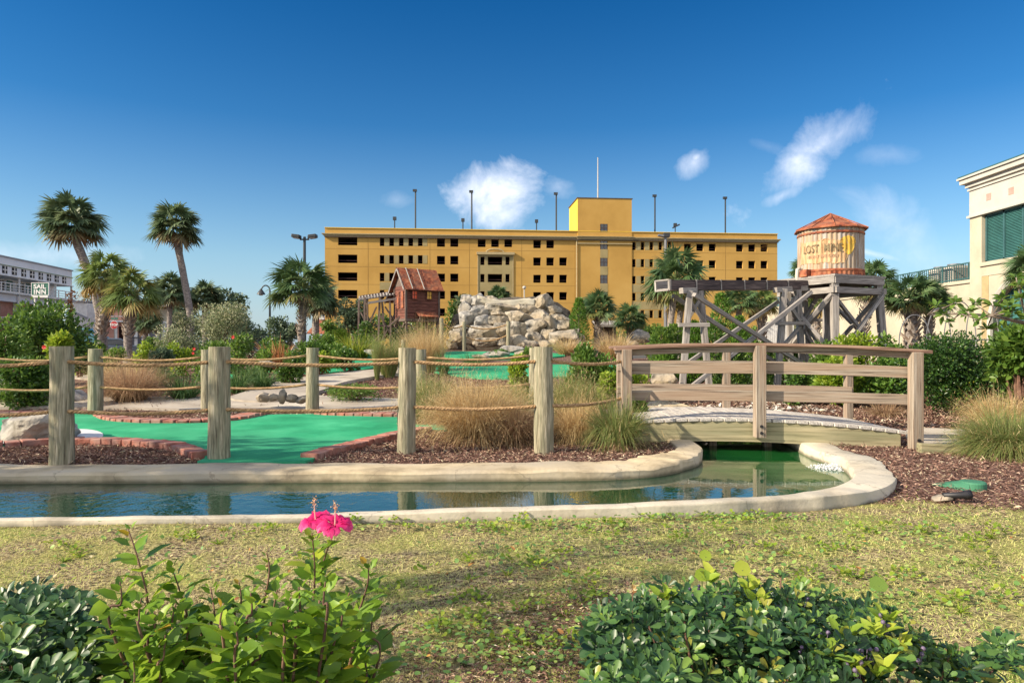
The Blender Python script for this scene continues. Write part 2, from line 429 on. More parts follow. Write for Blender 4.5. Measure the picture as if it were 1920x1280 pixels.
M['rubber'] = plain('rubber', (.02, .02, .02), .8)
M['valvegreen'] = plain('green_plastic', (.05, .20, .11), .6)
M['blackmetal'] = plain('black_metal', (.03, .03, .035), .5, .4)
M['whitepaint'] = plain('white_turf_paint', (.62, .63, .64), .8)
M['bark'] = noisy('bark', [(.3, (.10, .075, .055)), (.7, (.26, .21, .17))], scale=6, src='gc', stretch=(1, 3, 3), bump=.5, rough=.95)
M['palmtrunk'] = noisy('palm_trunk', [(.3, (.13, .11, .10)), (.6, (.27, .235, .21)), (.8, (.36, .32, .28))], scale=4, src='gc', stretch=(5, 2, 2), bump=.6, rough=.95)
M['palmboot'] = noisy('palm_boots', [(.3, (.16, .11, .08)), (.6, (.38, .32, .26)), (.8, (.50, .45, .38))], scale=4, src='gc', stretch=(1, 4, 4), bump=.4, rough=.95)
M['redwin'] = None
M['stem'] = noisy('woody_stem', [(.3, (.10, .05, .035)), (.7, (.22, .12, .08))], scale=8, src='gc', bump=.2, rough=.8)

M['palmleaf'] = leafmat('palm_leaf', [(0, (.22, .17, .07)), (.15, (.17, .19, .06)), (.35, (.065, .125, .045)), (.7, (.085, .155, .06)), (1, (.16, .22, .10))], .22, .45)
M['palmdark'] = leafmat('palm_leaf_dark', [(0, (.26, .18, .09)), (.14, (.20, .17, .08)), (.3, (.06, .10, .05)), (.65, (.11, .17, .08)), (1, (.26, .32, .18))], .28, .5)
M['palmyellow'] = leafmat('palm_leaf_yellow', [(0, (.34, .24, .09)), (.25, (.27, .24, .07)), (.5, (.13, .19, .05)), (1, (.17, .25, .08))], .28, .5)
M['deepgreen'] = leafmat('deep_green_leaf', GR((.03, .075, .018), (.07, .15, .025), (.17, .28, .045)), .25, .35)
M['midgreen'] = leafmat('mid_green_leaf', GR((.05, .11, .02), (.10, .19, .03), (.19, .29, .05)), .35, .45)
M['limegreen'] = leafmat('lime_green_leaf', GR((.12, .21, .02), (.22, .33, .03), (.36, .42, .05)), .4, .45)
M['silver'] = leafmat('silvery_leaf', [(0, (.10, .14, .06)), (.5, (.20, .24, .12)), (.75, (.36, .37, .22)), (1, (.62, .58, .40))], .25, .6)
M['bluegreen'] = leafmat('blue_green_leaf', GR((.04, .075, .045), (.08, .13, .075), (.16, .22, .11)), .2, .5)
M['cedar'] = leafmat('cedar_leaf', GR((.04, .10, .012), (.08, .18, .02), (.15, .28, .035)), .25, .6)
M['boxwood'] = leafmat('boxwood_leaf', [(0, (.015, .045, .012)), (.6, (.04, .10, .018)), (.88, (.09, .17, .03)), (1, (.33, .32, .04))], .25, .35)
M['tangrass'] = leafmat('tan_grass', GR((.28, .18, .08), (.54, .41, .20), (.68, .57, .32)), .35, .8, .1)
M['redgrass'] = leafmat('reddish_grass', GR((.20, .12, .07), (.36, .24, .14), (.52, .40, .24)), .35, .8, .1)
M['deadgrass'] = leafmat('dead_grass', GR((.10, .05, .025), (.26, .16, .09), (.52, .40, .26)), .2, .8, .1)
M['greengrass'] = leafmat('green_grass', [(0, (.30, .24, .10)), (.3, (.20, .24, .07)), (.7, (.15, .22, .07)), (1, (.33, .36, .15))], .35, .7, .2)
M['liriope'] = leafmat('liriope_leaf', GR((.03, .08, .02), (.07, .15, .04), (.17, .26, .09)), .3, .5)
M['cycad'] = leafmat('cycad_leaf', GR((.08, .14, .02), (.17, .24, .03), (.36, .36, .05)), .3, .4)
M['orange'] = leafmat('orange_leaf', GR((.22, .10, .03), (.42, .18, .07), (.55, .36, .14)), .3, .5)
M['hib'] = leafmat('hibiscus_leaf', [(0, (.07, .15, .02)), (.35, (.13, .25, .028)), (.75, (.22, .36, .035)), (.93, (.34, .45, .04)), (1, (.45, .30, .03))], .38, .35)
M['haw'] = leafmat('hawthorn_leaf', [(0, (.012, .038, .012)), (.45, (.036, .098, .028)), (.8, (.12, .22, .04)), (.96, (.22, .30, .04)), (1, (.35, .12, .04))], .15, .40, .45)
M['hawlime'] = leafmat('young_hawthorn_leaf', GR((.16, .27, .03), (.27, .38, .04), (.42, .46, .06)), .4, .4)
M['lawnblade'] = leafmat('lawn_blade', [(0, (.22, .16, .10)), (.2, (.56, .49, .26)), (.5, (.62, .60, .24)), (.70, (.46, .56, .15)), (.9, (.18, .28, .05)), (1, (.11, .22, .035))], .3, .8, .1)
M['weed'] = leafmat('weed_leaf', [(0, (.10, .21, .06)), (.4, (.18, .33, .08)), (.8, (.33, .46, .10)), (1, (.48, .55, .18))], .3, .5)
M['chip'] = leafmat('mulch_chip', [(0, (.07, .036, .03)), (.35, (.19, .105, .082)), (.7, (.34, .21, .165)), (.85, (.46, .32, .24)), (.93, (.52, .42, .28)), (1, (.62, .55, .42))], 0.0, .9, .1)
M['deadleaf'] = leafmat('fallen_leaf', GR((.30, .12, .05), (.50, .28, .07), (.66, .58, .36)), .2, .6)
M['petal'] = leafmat('pink_petal', GR((.50, .008, .09), (.72, .02, .20), (.85, .12, .34)), .45, .5)
M['redpetal'] = leafmat('red_petal', GR((.55, .02, .015), (.75, .05, .04), (.85, .18, .14)), .4, .5)
M['berry'] = plain('berry_skin', (.035, .025, .06), .35)
M['berrylight'] = plain('bloomed_berry_skin', (.16, .12, .20), .5)
M['foam'] = plain('water_foam', (.75, .78, .78), .5)
# ------------------------------------------------------------------ terrain
def catmull(pts, n=8, closed=False):
    pts = [np.array(p, float) for p in pts]
    o = []
    N_ = len(pts)
    rngi = range(N_ if closed else N_ - 1)
    for i in rngi:
        p0 = pts[(i - 1) % N_] if closed or i > 0 else pts[0]
        p1 = pts[i]; p2 = pts[(i + 1) % N_]
        p3 = pts[(i + 2) % N_] if closed or i + 2 < N_ else pts[-1]
        for k in range(n):
            t = k / n
            o.append(.5 * ((2 * p1) + (-p0 + p2) * t + (2 * p0 - 5 * p1 + 4 * p2 - p3) * t * t + (-p0 + 3 * p1 - 3 * p2 + p3) * t ** 3))
    if not closed: o.append(pts[-1])
    return np.array(o)
near_px = [(-260, 968), (0, 968), (300, 966), (600, 960), (900, 950), (1200, 940), (1400, 930), (1500, 922), (1570, 907), (1598, 889), (1590, 868), (1562, 852)]
ntz = lambda q: .042 + .063 * float(np.clip((q - 500) / 900, 0, 1))
near = [W(px, py, ntz(px)) for px, py in near_px] + [(3.45, 8.0), (3.62, 9.2), (3.7, 10.9)]
far_px = [(-260, 887), (0, 887), (400, 886), (800, 884), (1100, 882), (1240, 874), (1290, 862)]
far = [W(px, py, .08) for px, py in far_px] + [(2.08, 7.5), (2.22, 8.0), (2.26, 8.8), (2.3, 10.9)]
nearC = catmull(near, 6); farC = catmull(far, 6)
POND = np.vstack([nearC, farC[::-1]])
def inpoly(x, y, P):
    x = np.asarray(x); y = np.asarray(y)
    c = np.zeros(x.shape, bool)
    j = len(P) - 1
    for i in range(len(P)):
        xi, yi = P[i]; xj, yj = P[j]
        if yi != yj:
            c ^= ((yi > y) != (yj > y)) & (x < (xj - xi) * (y - yi) / (yj - yi) + xi)
        j = i
    return c
def sst(a, b, x):
    t = np.clip((x - a) / (b - a), 0, 1); return t * t * (3 - 2 * t)
def H(x, y, pond=True):
    x = np.asarray(x, float); y = np.asarray(y, float)
    isl = sst(5.6, 6.4, y) * .065
    lr = 1 - .65 * sst(3, 7, x)
    lr = lr * (1 - .6 * sst(9, 16, -x))
    rmp = np.clip((y - 12.5) / 17.5, 0, 1) * .95 * lr
    far_ = sst(42, 60, y)
    z = (isl + rmp) * (1 - far_) - .3 * far_
    z = z + .012 * np.sin(x * 2.1 + y * .7) * np.cos(y * 1.7 - x * .4) * sst(1.0, 2.0, y)
    if pond:
        z = np.where(inpoly(x, y, UNDER), np.minimum(z, -.06), z)
        z = np.where(inpoly(x, y, POND), -.55, z)
    return z
def offset(line, d):
    o = []
    for i in range(len(line)):
        tt = line[min(i + 1, len(line) - 1)] - line[max(i - 1, 0)]
        tt = tt / np.linalg.norm(tt)
        dd = d(i / (len(line) - 1)) if callable(d) else d
        o.append(line[i] + np.array([tt[1], -tt[0]]) * dd)
    return np.array(o)
def wnear(s): return .10 + .04 * sst(.12, .3, s) + .20 * sst(.45, .62, s) - .10 * sst(.85, 1, s)
def wfar(s): return .50 - .20 * sst(.55, .75, s)
UNDER = np.vstack([offset(nearC, lambda s: wnear(s) - .05), offset(farC, lambda s: -(wfar(s) - .10))[::-1]])
def h1(x, y): return float(H(x, y, False))
xs = np.concatenate([np.arange(-60, -12, 2.0), np.arange(-12, -8, .5), np.arange(-8, 8, .1), np.arange(8, 12, .5), np.arange(12, 61, 2.0)])
ys = np.concatenate([[-12, -8, -5, -3, -1, 0, .6], np.arange(1, 12, .1), np.arange(12, 20, .4), np.arange(20, 70, 2.0)])
X, Y = np.meshgrid(xs, ys)
Z = H(X, Y)
nx, ny = len(xs), len(ys)
V = np.stack([X, Y, Z], -1).reshape(-1, 3)
ii = (np.arange(ny - 1)[:, None] * nx + np.arange(nx - 1)[None]).ravel()
Fc = np.stack([ii, ii + 1, ii + nx + 1, ii + nx], 1)
def lawnedge(x):      # lawn stops here, mulch beyond (right of the pond)
    return 5.45 - .1 * (x - 3) + .2 * np.sin(x * 2.3)
xv, yv = V[:, 0], V[:, 1]
zone = ((yv > lawnedge(xv))).astype(float)
nm, t, p, o_ = newmat('ground_soil')
a = t.nodes.new('ShaderNodeAttribute'); a.attribute_name = 'rnd'
c = coord(t)
n1 = N(t, 'ShaderNodeTexNoise', ins={'Scale': 40.0, 'Detail': 8.0}); t.links.new(c, n1.inputs['Vector'])
n2_ = N(t, 'ShaderNodeTexNoise', ins={'Scale': 2.2, 'Detail': 5.0}); t.links.new(c, n2_.inputs['Vector'])
r1 = ramp(t, [(.38, (.07, .05, .032)), (.5, (.24, .185, .11)), (.62, (.42, .36, .20))], n1.outputs['Fac'])
r1b = ramp(t, [(.3, (.13, .14, .045)), (.55, (.28, .27, .09)), (.7, (.40, .36, .14))], n1.outputs['Fac'])
f1 = ramp(t, [(.42, (0, 0, 0)), (.6, (1, 1, 1))], n2_.outputs['Fac'])
mxa = N(t, 'ShaderNodeMix'); mxa.data_type = 'RGBA'
t.links.new(f1.outputs[0], mxa.inputs[0]); t.links.new(r1.outputs[0], mxa.inputs[6]); t.links.new(r1b.outputs[0], mxa.inputs[7])
r2 = ramp(t, [(.38, (.045, .026, .022)), (.5, (.15, .085, .068)), (.62, (.28, .18, .14))], n1.outputs['Fac'])
mxb = N(t, 'ShaderNodeMix'); mxb.data_type = 'RGBA'
t.links.new(a.outputs['Fac'], mxb.inputs[0]); t.links.new(mxa.outputs[2], mxb.inputs[6]); t.links.new(r2.outputs[0], mxb.inputs[7])
t.links.new(mxb.outputs[2], p.inputs['Base Color']); p.inputs['Roughness'].default_value = 1; p.inputs['Specular IOR Level'].default_value = .1
bp = N(t, 'ShaderNodeBump', ins={'Strength': .8, 'Distance': .02}); t.links.new(n1.outputs['Fac'], bp.inputs['Height']); t.links.new(bp.outputs[0], p.inputs['Normal'])
g = np_mesh('ground', V, Fc, nm, None, zone, smooth=True)
tag(g, kind='structure')
mb = MB()
for (x0, x1, y0, y1) in [(-1500, 1500, 66, 3000), (-1500, -58, -500, 66), (58, 1500, -500, 66), (-58, 58, -500, -11)]:
    mb.add([(x0, y0, -.32), (x1, y0, -.32), (x1, y1, -.32), (x0, y1, -.32)], [(0, 1, 2, 3)])
M['asphalt'] = noisy('street_asphalt', [(.3, (.04, .04, .04)), (.7, (.07, .07, .068))], scale=2, bump=.1, rough=.95)
tag(mb.build('road', M['asphalt']), kind='structure')

def sheet(name, poly, mat, off, step=.4, edge=0.0, hf=None, ang=None):
    """a sheet draped over the ground inside a world polygon"""
    P = np.array(poly); hf = hf or h1
    pts = [Vector(p) for p in P]
    nb = len(pts)
    x0, y0 = P.min(0); x1, y1 = P.max(0)
    gx, gy = np.meshgrid(np.arange(x0, x1, step), np.arange(y0, y1, step))
    gx, gy = gx.ravel(), gy.ravel()
    k = inpoly(gx, gy, P)
    for x, y in zip(gx[k], gy[k]):
        pts.append(Vector((x, y)))
    vs, es, fs, *_ = delaunay_2d_cdt(pts, [], [list(range(nb))], 1, 1e-4)
    mb = MB()
    zt = [hf(v.x, v.y) + off for v in vs]
    mb.add([(v.x, v.y, z) for v, z in zip(vs, zt)], [tuple(f) for f in fs])
    if edge:
        n = nb
        lo = [(P[i][0], P[i][1], hf(*P[i]) + off - edge) for i in range(n)] + [(P[i][0], P[i][1], hf(*P[i]) + off - .001) for i in range(n)]
        mb.add(lo, [(i, (i + 1) % n, n + (i + 1) % n, n + i) for i in range(n)])
    o = mb.build(name, mat, smooth=False)
    return o
# pond water
M['water'], t, p, o_ = newmat('pond_water')
p.inputs['Base Color'].default_value = (.004, .05, .016, 1)
p.inputs['Roughness'].default_value = .015
p.inputs['IOR'].default_value = 2.5
p.inputs['Specular IOR Level'].default_value = .8
c = coord(t, 'Object', (1, 1.0, 1))
nn = N(t, 'ShaderNodeTexNoise', ins={'Scale': 9.0, 'Detail': 3.0, 'Roughness': .55}); t.links.new(c, nn.inputs['Vector'])
nn2 = N(t, 'ShaderNodeTexNoise', ins={'Scale': .45, 'Detail': 1.0}); t.links.new(c, nn2.inputs['Vector'])
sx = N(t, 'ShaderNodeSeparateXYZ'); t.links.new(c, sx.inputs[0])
mr = N(t, 'ShaderNodeMapRange', ins={'From Min': -.6, 'From Max': -3.4, 'To Min': .08, 'To Max': .55}); t.links.new(sx.outputs[0], mr.inputs[0])
bp = N(t, 'ShaderNodeBump', ins={'Distance': .012}); t.links.new(mr.outputs[0], bp.inputs['Strength']); t.links.new(nn.outputs['Fac'], bp.inputs['Height'])
t.links.new(bp.outputs[0], p.inputs['Normal'])
grn = N(t, 'ShaderNodeTexNoise', ins={'Scale': 1.3, 'Detail': 5.0}); t.links.new(c, grn.inputs['Vector'])
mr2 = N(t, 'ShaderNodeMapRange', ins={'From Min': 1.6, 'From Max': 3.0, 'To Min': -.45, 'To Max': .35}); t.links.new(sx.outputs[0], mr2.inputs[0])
ad_ = N(t, 'ShaderNodeMath', op='ADD'); ad_.use_clamp = True; t.links.new(mr2.outputs[0], ad_.inputs[0]); t.links.new(grn.outputs['Fac'], ad_.inputs[1])
rr0 = ramp(t, [(.2, (.004, .035, .016)), (.75, (.009, .085, .018))], ad_.outputs[0]); t.links.new(rr0.outputs[0], p.inputs['Base Color'])  # greener base colour toward the bridge imitates the lit bottom showing through
x0, y0 = POND.min(0) - .1; x1, y1 = POND.max(0) + .1
wmb = MB()
wmb.add([(-8.6, 4.6, -.02), (3.85, 4.6, -.02), (3.85, 10.95, -.02), (-8.6, 10.95, -.02)], [(0, 1, 2, 3)])
# clip: build the water from the pond outline widened a little under the curbs
cen = None
WP = np.vstack([offset(nearC, .08), offset(farC, -.08)[::-1]])
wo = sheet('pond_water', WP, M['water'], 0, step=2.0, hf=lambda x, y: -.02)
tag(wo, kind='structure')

def weather_kerb(mt):
    t = mt.node_tree; p = t.nodes['Principled BSDF']; src = p.inputs['Base Color'].links[0].from_socket
    tc_ = N(t, 'ShaderNodeTexCoord'); sp = N(t, 'ShaderNodeSeparateXYZ'); t.links.new(tc_.outputs['Object'], sp.inputs[0])
    nn_ = N(t, 'ShaderNodeTexNoise', ins={'Scale': 6.0, 'Detail': 5.0}); t.links.new(tc_.outputs['Object'], nn_.inputs['Vector'])
    a_ = N(t, 'ShaderNodeMath', op='MULTIPLY_ADD'); t.links.new(nn_.outputs['Fac'], a_.inputs[0]); a_.inputs[1].default_value = -.05; t.links.new(sp.outputs[2], a_.inputs[2])
    m1 = N(t, 'ShaderNodeMapRange', ins={'From Min': .0, 'From Max': -.035, 'To Min': 0, 'To Max': .8}); t.links.new(a_.outputs[0], m1.inputs[0])
    x1 = N(t, 'ShaderNodeMix'); x1.data_type = 'RGBA'; t.links.new(m1.outputs[0], x1.inputs[0]); t.links.new(src, x1.inputs[6]); x1.inputs[7].default_value = (.075, .07, .035, 1)
    vo = N(t, 'ShaderNodeTexVoronoi', ins={'Scale': 1.1}); vo.feature = 'DISTANCE_TO_EDGE'
    dist = N(t, 'ShaderNodeVectorMath'); dist.operation = 'MULTIPLY_ADD'; t.links.new(nn_.outputs['Color'], dist.inputs[0]); dist.inputs[1].default_value = (.25, .25, .25); t.links.new(tc_.outputs['Object'], dist.inputs[2]); t.links.new(dist.outputs[0], vo.inputs['Vector'])
    m2 = N(t, 'ShaderNodeMapRange', ins={'From Min': .002, 'From Max': .010, 'To Min': .38, 'To Max': 0}); t.links.new(vo.outputs['Distance'], m2.inputs[0])
    x2 = N(t, 'ShaderNodeMix'); x2.data_type = 'RGBA'; t.links.new(m2.outputs[0], x2.inputs[0]); t.links.new(x1.outputs[2], x2.inputs[6]); x2.inputs[7].default_value = (.10, .08, .06, 1)
    t.links.new(x2.outputs[2], p.inputs['Base Color'])
M['kerb'] = M['concrete'].copy(); M['kerbwhite'] = M['concretewhite'].copy()
weather_kerb(M['kerb']); weather_kerb(M['kerbwhite'])
# curbs: a rounded coping swept along the pond outline
def curb(name, line, width, side, mat, label, top, base=-.3, seed=0):
    rs = np.random.default_rng(seed)
    prof = [(0, base), (0.0, -.05), (0.012, .0), (.012, .70), (.05, .93), (.13, 1.0), (.5, 1.03), (.93, 1.0), (.985, .93), (1, .8), (1.0, -.6)]
    L = catmull(line[::3], 6)
    T = np.gradient(L, axis=0); T /= np.linalg.norm(T, axis=1)[:, None]
    Nn = np.stack([T[:, 1], -T[:, 0]], 1) * side
    mb = MB(); vs = []; k = len(prof)
    for i in range(len(L)):
        w = width(i / (len(L) - 1)) if callable(width) else width
        tp = top(i / (len(L) - 1)) if callable(top) else top
        wob = .016 * math.sin(i * .31) + .010 * math.sin(i * .83 + 1) + rs.normal(0, .005)
        for j, (a, z) in enumerate(prof):
            if j == 0: zz = base; aa = 0.
            elif j == 1: zz = -.05; aa = .0
            elif j == 2: zz = -.002; aa = .01
            else: zz = tp * z; aa = a * w
            if j == len(prof) - 1: zz = -.15
            q = L[i] + Nn[i] * (aa + wob * (0.6 if j > 2 else .3))
            vs.append((q[0], q[1], zz + (wob * .35 if 2 < j < 10 else 0)))
    fs = []
    for i in range(len(L) - 1):
        for j in range(k - 1):
            fs.append((i * k + j, i * k + j + 1, (i + 1) * k + j + 1, (i + 1) * k + j))
    fs.append(tuple(range(k))); fs.append(tuple((len(L) - 1) * k + j for j in range(k)))
    mb.add(vs, fs)
    o = mb.build(name, mat, smooth=True)
    try: o.data.set_sharp_from_angle(angle=R(40))
    except Exception: pass
    tag(o, label, 'pond curb')
    return o
SN = np.linspace(0, 1, len(nearC))
curb('pond_curb', nearC, wnear, 1, M['kerbwhite'], 'whitish concrete curb between the pond and the lawn, curling round its right end', lambda s: float(np.interp(s, SN, [ntz((p_[0] / p_[1]) * F + 960) for p_ in nearC])), seed=1)
curb('pond_curb', farC, wfar, -1, M['kerb'], 'rounded tan concrete curb along the far side of the pond, under the rope fence posts', lambda s: .085 + .02 * float(sst(.5, .7, s)), seed=2)

# ------------------------------------------------------------------ putting greens and paths
def px(lst, z): return [W(a, b, z) for a, b in lst]
GZ = .115
g1 = px([(-200, 850), (0, 834), (150, 823), (280, 826), (345, 838), (385, 852), (370, 861), (430, 862), (572, 861), (600, 848), (650, 833), (720, 817), (790, 806), (875, 800), (900, 782), (840, 776), (740, 779), (660, 775), (600, 773), (500, 776), (430, 785), (330, 791), (240, 790), (190, 776), (120, 772), (0, 776), (-200, 778)], GZ)
g1s = catmull(g1, 4, True)
tag(sheet('putting_green', g1s, M['turf'], .035, .35, .05), kind='structure')
def hitH(px_, py_):
    """ray to terrain"""
    dx, dz = (px_ - 960) / F, (HY - py_) / F
    y = 3.
    while y < 60:
        if CAMZ + dz * y <= h1(dx * y, y): break
        y += .05
    return (dx * y, y)
def pxh(l): return [hitH(*a) for a in l]
def green(name, pts, off=.05):
    return tag(sheet(name, catmull(pxh(pts), 3, True), M['turf'], off, .6, .08), kind='structure')
green('putting_green', [(500, 698), (560, 690), (600, 681), (640, 673), (680, 667), (700, 666), (760, 668), (758, 678), (700, 692), (640, 699), (580, 702)])
green('putting_green', [(836, 662), (900, 661), (960, 661), (1030, 663), (1060, 669), (1000, 674), (900, 676), (845, 675)])
green('putting_green', [(820, 689), (880, 686), (960, 685), (1080, 686), (1180, 690), (1185, 700), (1100, 708), (960, 712), (880, 710), (815, 700)])
green('putting_green', [(415, 722), (440, 706), (400, 703), (380, 716)])
def path(pts, off=.06, mat='path', st=.5): return tag(sheet('path', catmull(pxh(pts), 4, True), M[mat], off, st, .08), kind='structure')
path([(-150, 772), (0, 768), (150, 769), (300, 771), (440, 774), (600, 771), (745, 774), (850, 772), (850, 756), (745, 752), (640, 748), (560, 745), (470, 752), (350, 748), (200, 750), (90, 752), (0, 754), (-150, 756)], .055)
path([(430, 754), (470, 738), (530, 719), (600, 709), (690, 699), (760, 692), (800, 694), (780, 703), (700, 712), (640, 724), (600, 740), (560, 752), (500, 760)], .09)
path([(120, 705), (200, 702), (260, 706), (240, 712), (150, 712)], .05)
path([(1195, 768), (1220, 757), (1260, 757), (1300, 768), (1340, 776), (1340, 786), (1200, 800), (1120, 800)], .05, 'concrete')
path([(1700, 812), (1760, 809), (1850, 815), (1990, 823), (1990, 850), (1860, 850), (1780, 846), (1716, 838)], .05)
path([(1205, 684), (1250, 680), (1420, 682), (1600, 690), (1590, 697), (1400, 690), (1220, 694)], .06)
wp = sheet('painted_turf_patch', catmull(px([(-20, 812), (60, 805), (150, 803), (188, 809), (190, 818), (150, 823), (60, 826), (-20, 832)], GZ), 4, True), M['whitepaint'], .042, .5)
tag(wp, 'white painted patch with a rounded end on the near putting green beside the grey boulder', 'paint patch')

def bricks(pts_world, label, bw=.16, bd=.20, bh=.10, zoff=.03, n=None):
    L = catmull(pts_world, 14)
    seg = np.linalg.norm(np.diff(L, axis=0), axis=1); s = np.concatenate([[0], np.cumsum(seg)])
    cnt = int(s[-1] / bw)
    mb = MB()
    for i in range(cnt):
        d = (i + .5) * s[-1] / cnt
        x = np.interp(d, s, L[:, 0]); y = np.interp(d, s, L[:, 1])
        x2 = np.interp(d + .02, s, L[:, 0]); y2 = np.interp(d + .02, s, L[:, 1])
        a = math.atan2(y2 - y, x2 - x) + random.uniform(-.03, .03)
        mb.box((x, y, h1(x, y) + zoff + random.uniform(-.006, .006)), (s[-1] / cnt - .012, bd, bh), Matrix.Rotation(a, 3, 'Z'), jit=.004)
    o = mb.build('brick_border', M['brick'])
    md = o.modifiers.new('b', 'BEVEL'); md.width = .008; md.segments = 1
    return tag(o, label, 'brick border')
bricks(px([(-160, 842), (0, 832), (80, 826), (150, 823), (220, 824), (290, 829), (340, 837), (378, 851)], .12), 'brick border curving round the mulch bed between the two left fence posts')
bricks(px([(578, 855), (640, 838), (700, 822), (750, 812), (800, 803)], .12), 'brick border running diagonally behind the third near fence post')
bricks(px([(193, 776), (210, 782), (250, 787), (330, 789), (420, 785), (470, 778), (490, 772)], .12), 'far brick border bulging toward the green behind the left fence posts', bd=.3)
bricks(px([(600, 772), (650, 775), (745, 777), (830, 775)], .12), 'straight far brick border along the back of the near green', bd=.3)
bricks(px([(-120, 776), (0, 774), (100, 772), (165, 771)], .12), 'short brick border behind the grey boulder at the far left', bd=.3)

# ------------------------------------------------------------------ rocks
def rock(name, c, size, label, cat='boulder', group=None, mat='rock', seed=None, cuts=9, sub=4, rz=0, cl=(.60, .86), blk=0, hard=.92):
    rs = random.Random(seed)
    bm = bmesh.new()
    bmesh.ops.create_icosphere(bm, subdivisions=sub, radius=1)
    pl = []
    for i in range(cuts):
        d = Vector((rs.gauss(0, 1), rs.gauss(0, 1), rs.gauss(0, .8))).normalized()
        pl.append((d, rs.uniform(*cl)))
    so = Vector((rs.uniform(0, 90),) * 3)
    for v in bm.verts:
        co = v.co.copy()
        if blk: co = Vector([math.copysign(abs(q_) ** blk, q_) for q_ in co]) * .88
        for d, h in pl:
            e = co.dot(d) - h
            if e > 0: co -= d * e * hard
        nv = noise.fractal(co * 1.6 + so, 1.0, 2.0, 4)
        nv2 = noise.ridged_multi_fractal(co * 2.2 + so, 1.0, 2.0, 3, 1.0, 2.0) * .03
        co *= 1 + nv * .13 + nv2 * 1.6
        v.co = Vector((co.x * size[0], co.y * size[1], co.z * size[2]))
    me = bpy.data.meshes.new(name); bm.to_mesh(me); bm.free()
    me.materials.append(M[mat])
    me.polygons.foreach_set('use_smooth', [True] * len(me.polygons))
    try: me.set_sharp_from_angle(angle=R(22))
    except Exception: pass
    o = bpy.data.objects.new(name, me); COL.objects.link(o)
    o.location = c; o.rotation_euler = (rs.uniform(-.1, .1), rs.uniform(-.15, .15), rz)
    return tag(o, label, cat, group)
q = W(48, 828, GZ)
rock('boulder', (q[0] - .05, q[1] + .35, .24), (.52, .36, .27), 'big grey boulder at the left edge on the near putting green', mat='rockgrey', seed=5, sub=5, cuts=12)
q = hitH(40, 758); rock('boulder', (q[0], q[1] + .3, .3), (1.3, .6, .32), 'flat grey rock slab behind the boulder at the left edge', mat='rockgrey', seed=15)
for i, (a, b, w_, h_) in enumerate([(494, 752, 26, 17), (514, 752, 20, 15), (530, 754, 17, 22), (547, 754, 22, 14), (566, 756, 20, 11)]):
    y = 12.6; c_ = at(a, b - h_ / 2, y)
    rock('rock', c_, (w_ / F * y * .55, w_ / F * y * .5, h_ / F * y * .6), ['pale rock at the left end of the small row beside the far fence post', 'second pale rock of the small row beside the far fence post', 'tallest pale rock in the small row beside the far fence post', 'low dark rock in the small row beside the far fence post', 'small rock touching the far fence post, right end of the row'][i], 'rock', 'small rocks in a row beside the path', seed=30 + i, sub=3)

# ------------------------------------------------------------------ rope fences
def ropepts(a, b, sag, n=14):
    a, b = Vector(a), Vector(b)
    return [a.lerp(b, i / n) - Vector((0, 0, sag * 4 * (i / n) * (1 - i / n))) for i in range(n + 1)]
def rope(parent, a, b, sag, r=.022, twist=True):
    pts = ropepts(a, b, sag, 40 if twist else 14)
    mb = MB()
    if twist:
        L = (Vector(b) - Vector(a)).length
        for s_ in range(3):
            q = []
            nn_ = int(L / .022)
            for i in range(nn_ + 1):
                f = i / nn_
                p = Vector(a).lerp(Vector(b), f) - Vector((0, 0, sag * 4 * f * (1 - f)))
                ang = f * L / .11 * 2 * math.pi + s_ * 2.094
                d = (Vector(b) - Vector(a)).normalized(); sd = d.cross(Vector((0, 0, 1))).normalized(); up = sd.cross(d)
                q.append(p + (sd * math.cos(ang) + up * math.sin(ang)) * r * .48)
            mb.tube(q, r * .58, 5, caps=False)
    else:
        mb.tube(pts, r, 6)
    return mb.build('rope', M['rope'], parent, smooth=True)
def post(parent, x, y, z0, z1, r, lean=(0, 0), seed=0):
    rs = random.Random(seed)
    n = 9; pts = []; rr = []
    for i in range(n):
        f = i / (n - 1)
        pts.append((x + lean[0] * f + rs.uniform(-.004, .004), y + lean[1] * f, z0 + (z1 - z0) * f))
        rr.append(r * (1.06 - .08 * f + rs.uniform(-.015, .015)))
    mb = MB(); mb.tube(pts, rr, 20)
    # lumpy cross-section
    for i, v in enumerate(mb.v):
        k = 1 + .035 * noise.noise(Vector((v[0] * 9, v[1] * 9, v[2] * 2)))
        mb.v[i] = (x + (v[0] - x) * k, y + (v[1] - y) * k, v[2])
    o = mb.build('post', M['post'], parent, smooth=True)
    try: o.data.set_sharp_from_angle(angle=R(50))
    except Exception: pass
    return o
fence = thing('rope_fence', 'near rope fence of thick round posts along the far curb of the pond', 'rope fence', (*W(411, 857, .08), .05), 0)
fy0 = fence.location.copy()
def loc(p, o=fy0): return (p[0] - o.x, p[1] - o.y, p[2] - o.z)
NP = []
for i, (a, b, topy, w_) in enumerate([(-190, 874, 652, 41), (116, 866, 649, 41), (411, 858, 650, 40), (762, 846, 652, 34), (1020, 845, 650, 37)]):
    x, y = W(a, b, .09); z1 = CAMZ + (HY - topy) / F * y
    c_ = loc((x, y, 0))
    post(fence, c_[0], c_[1], .02 - fy0.z, z1 - fy0.z, w_ / F * y / 2 / 1.03, (random.uniform(-.01, .01), 0), i)
    NP.append((x, y, z1, w_ / F * y / 2))
NP.append((*at(1168, 680, 8.55)[:2], 1.26, .05))
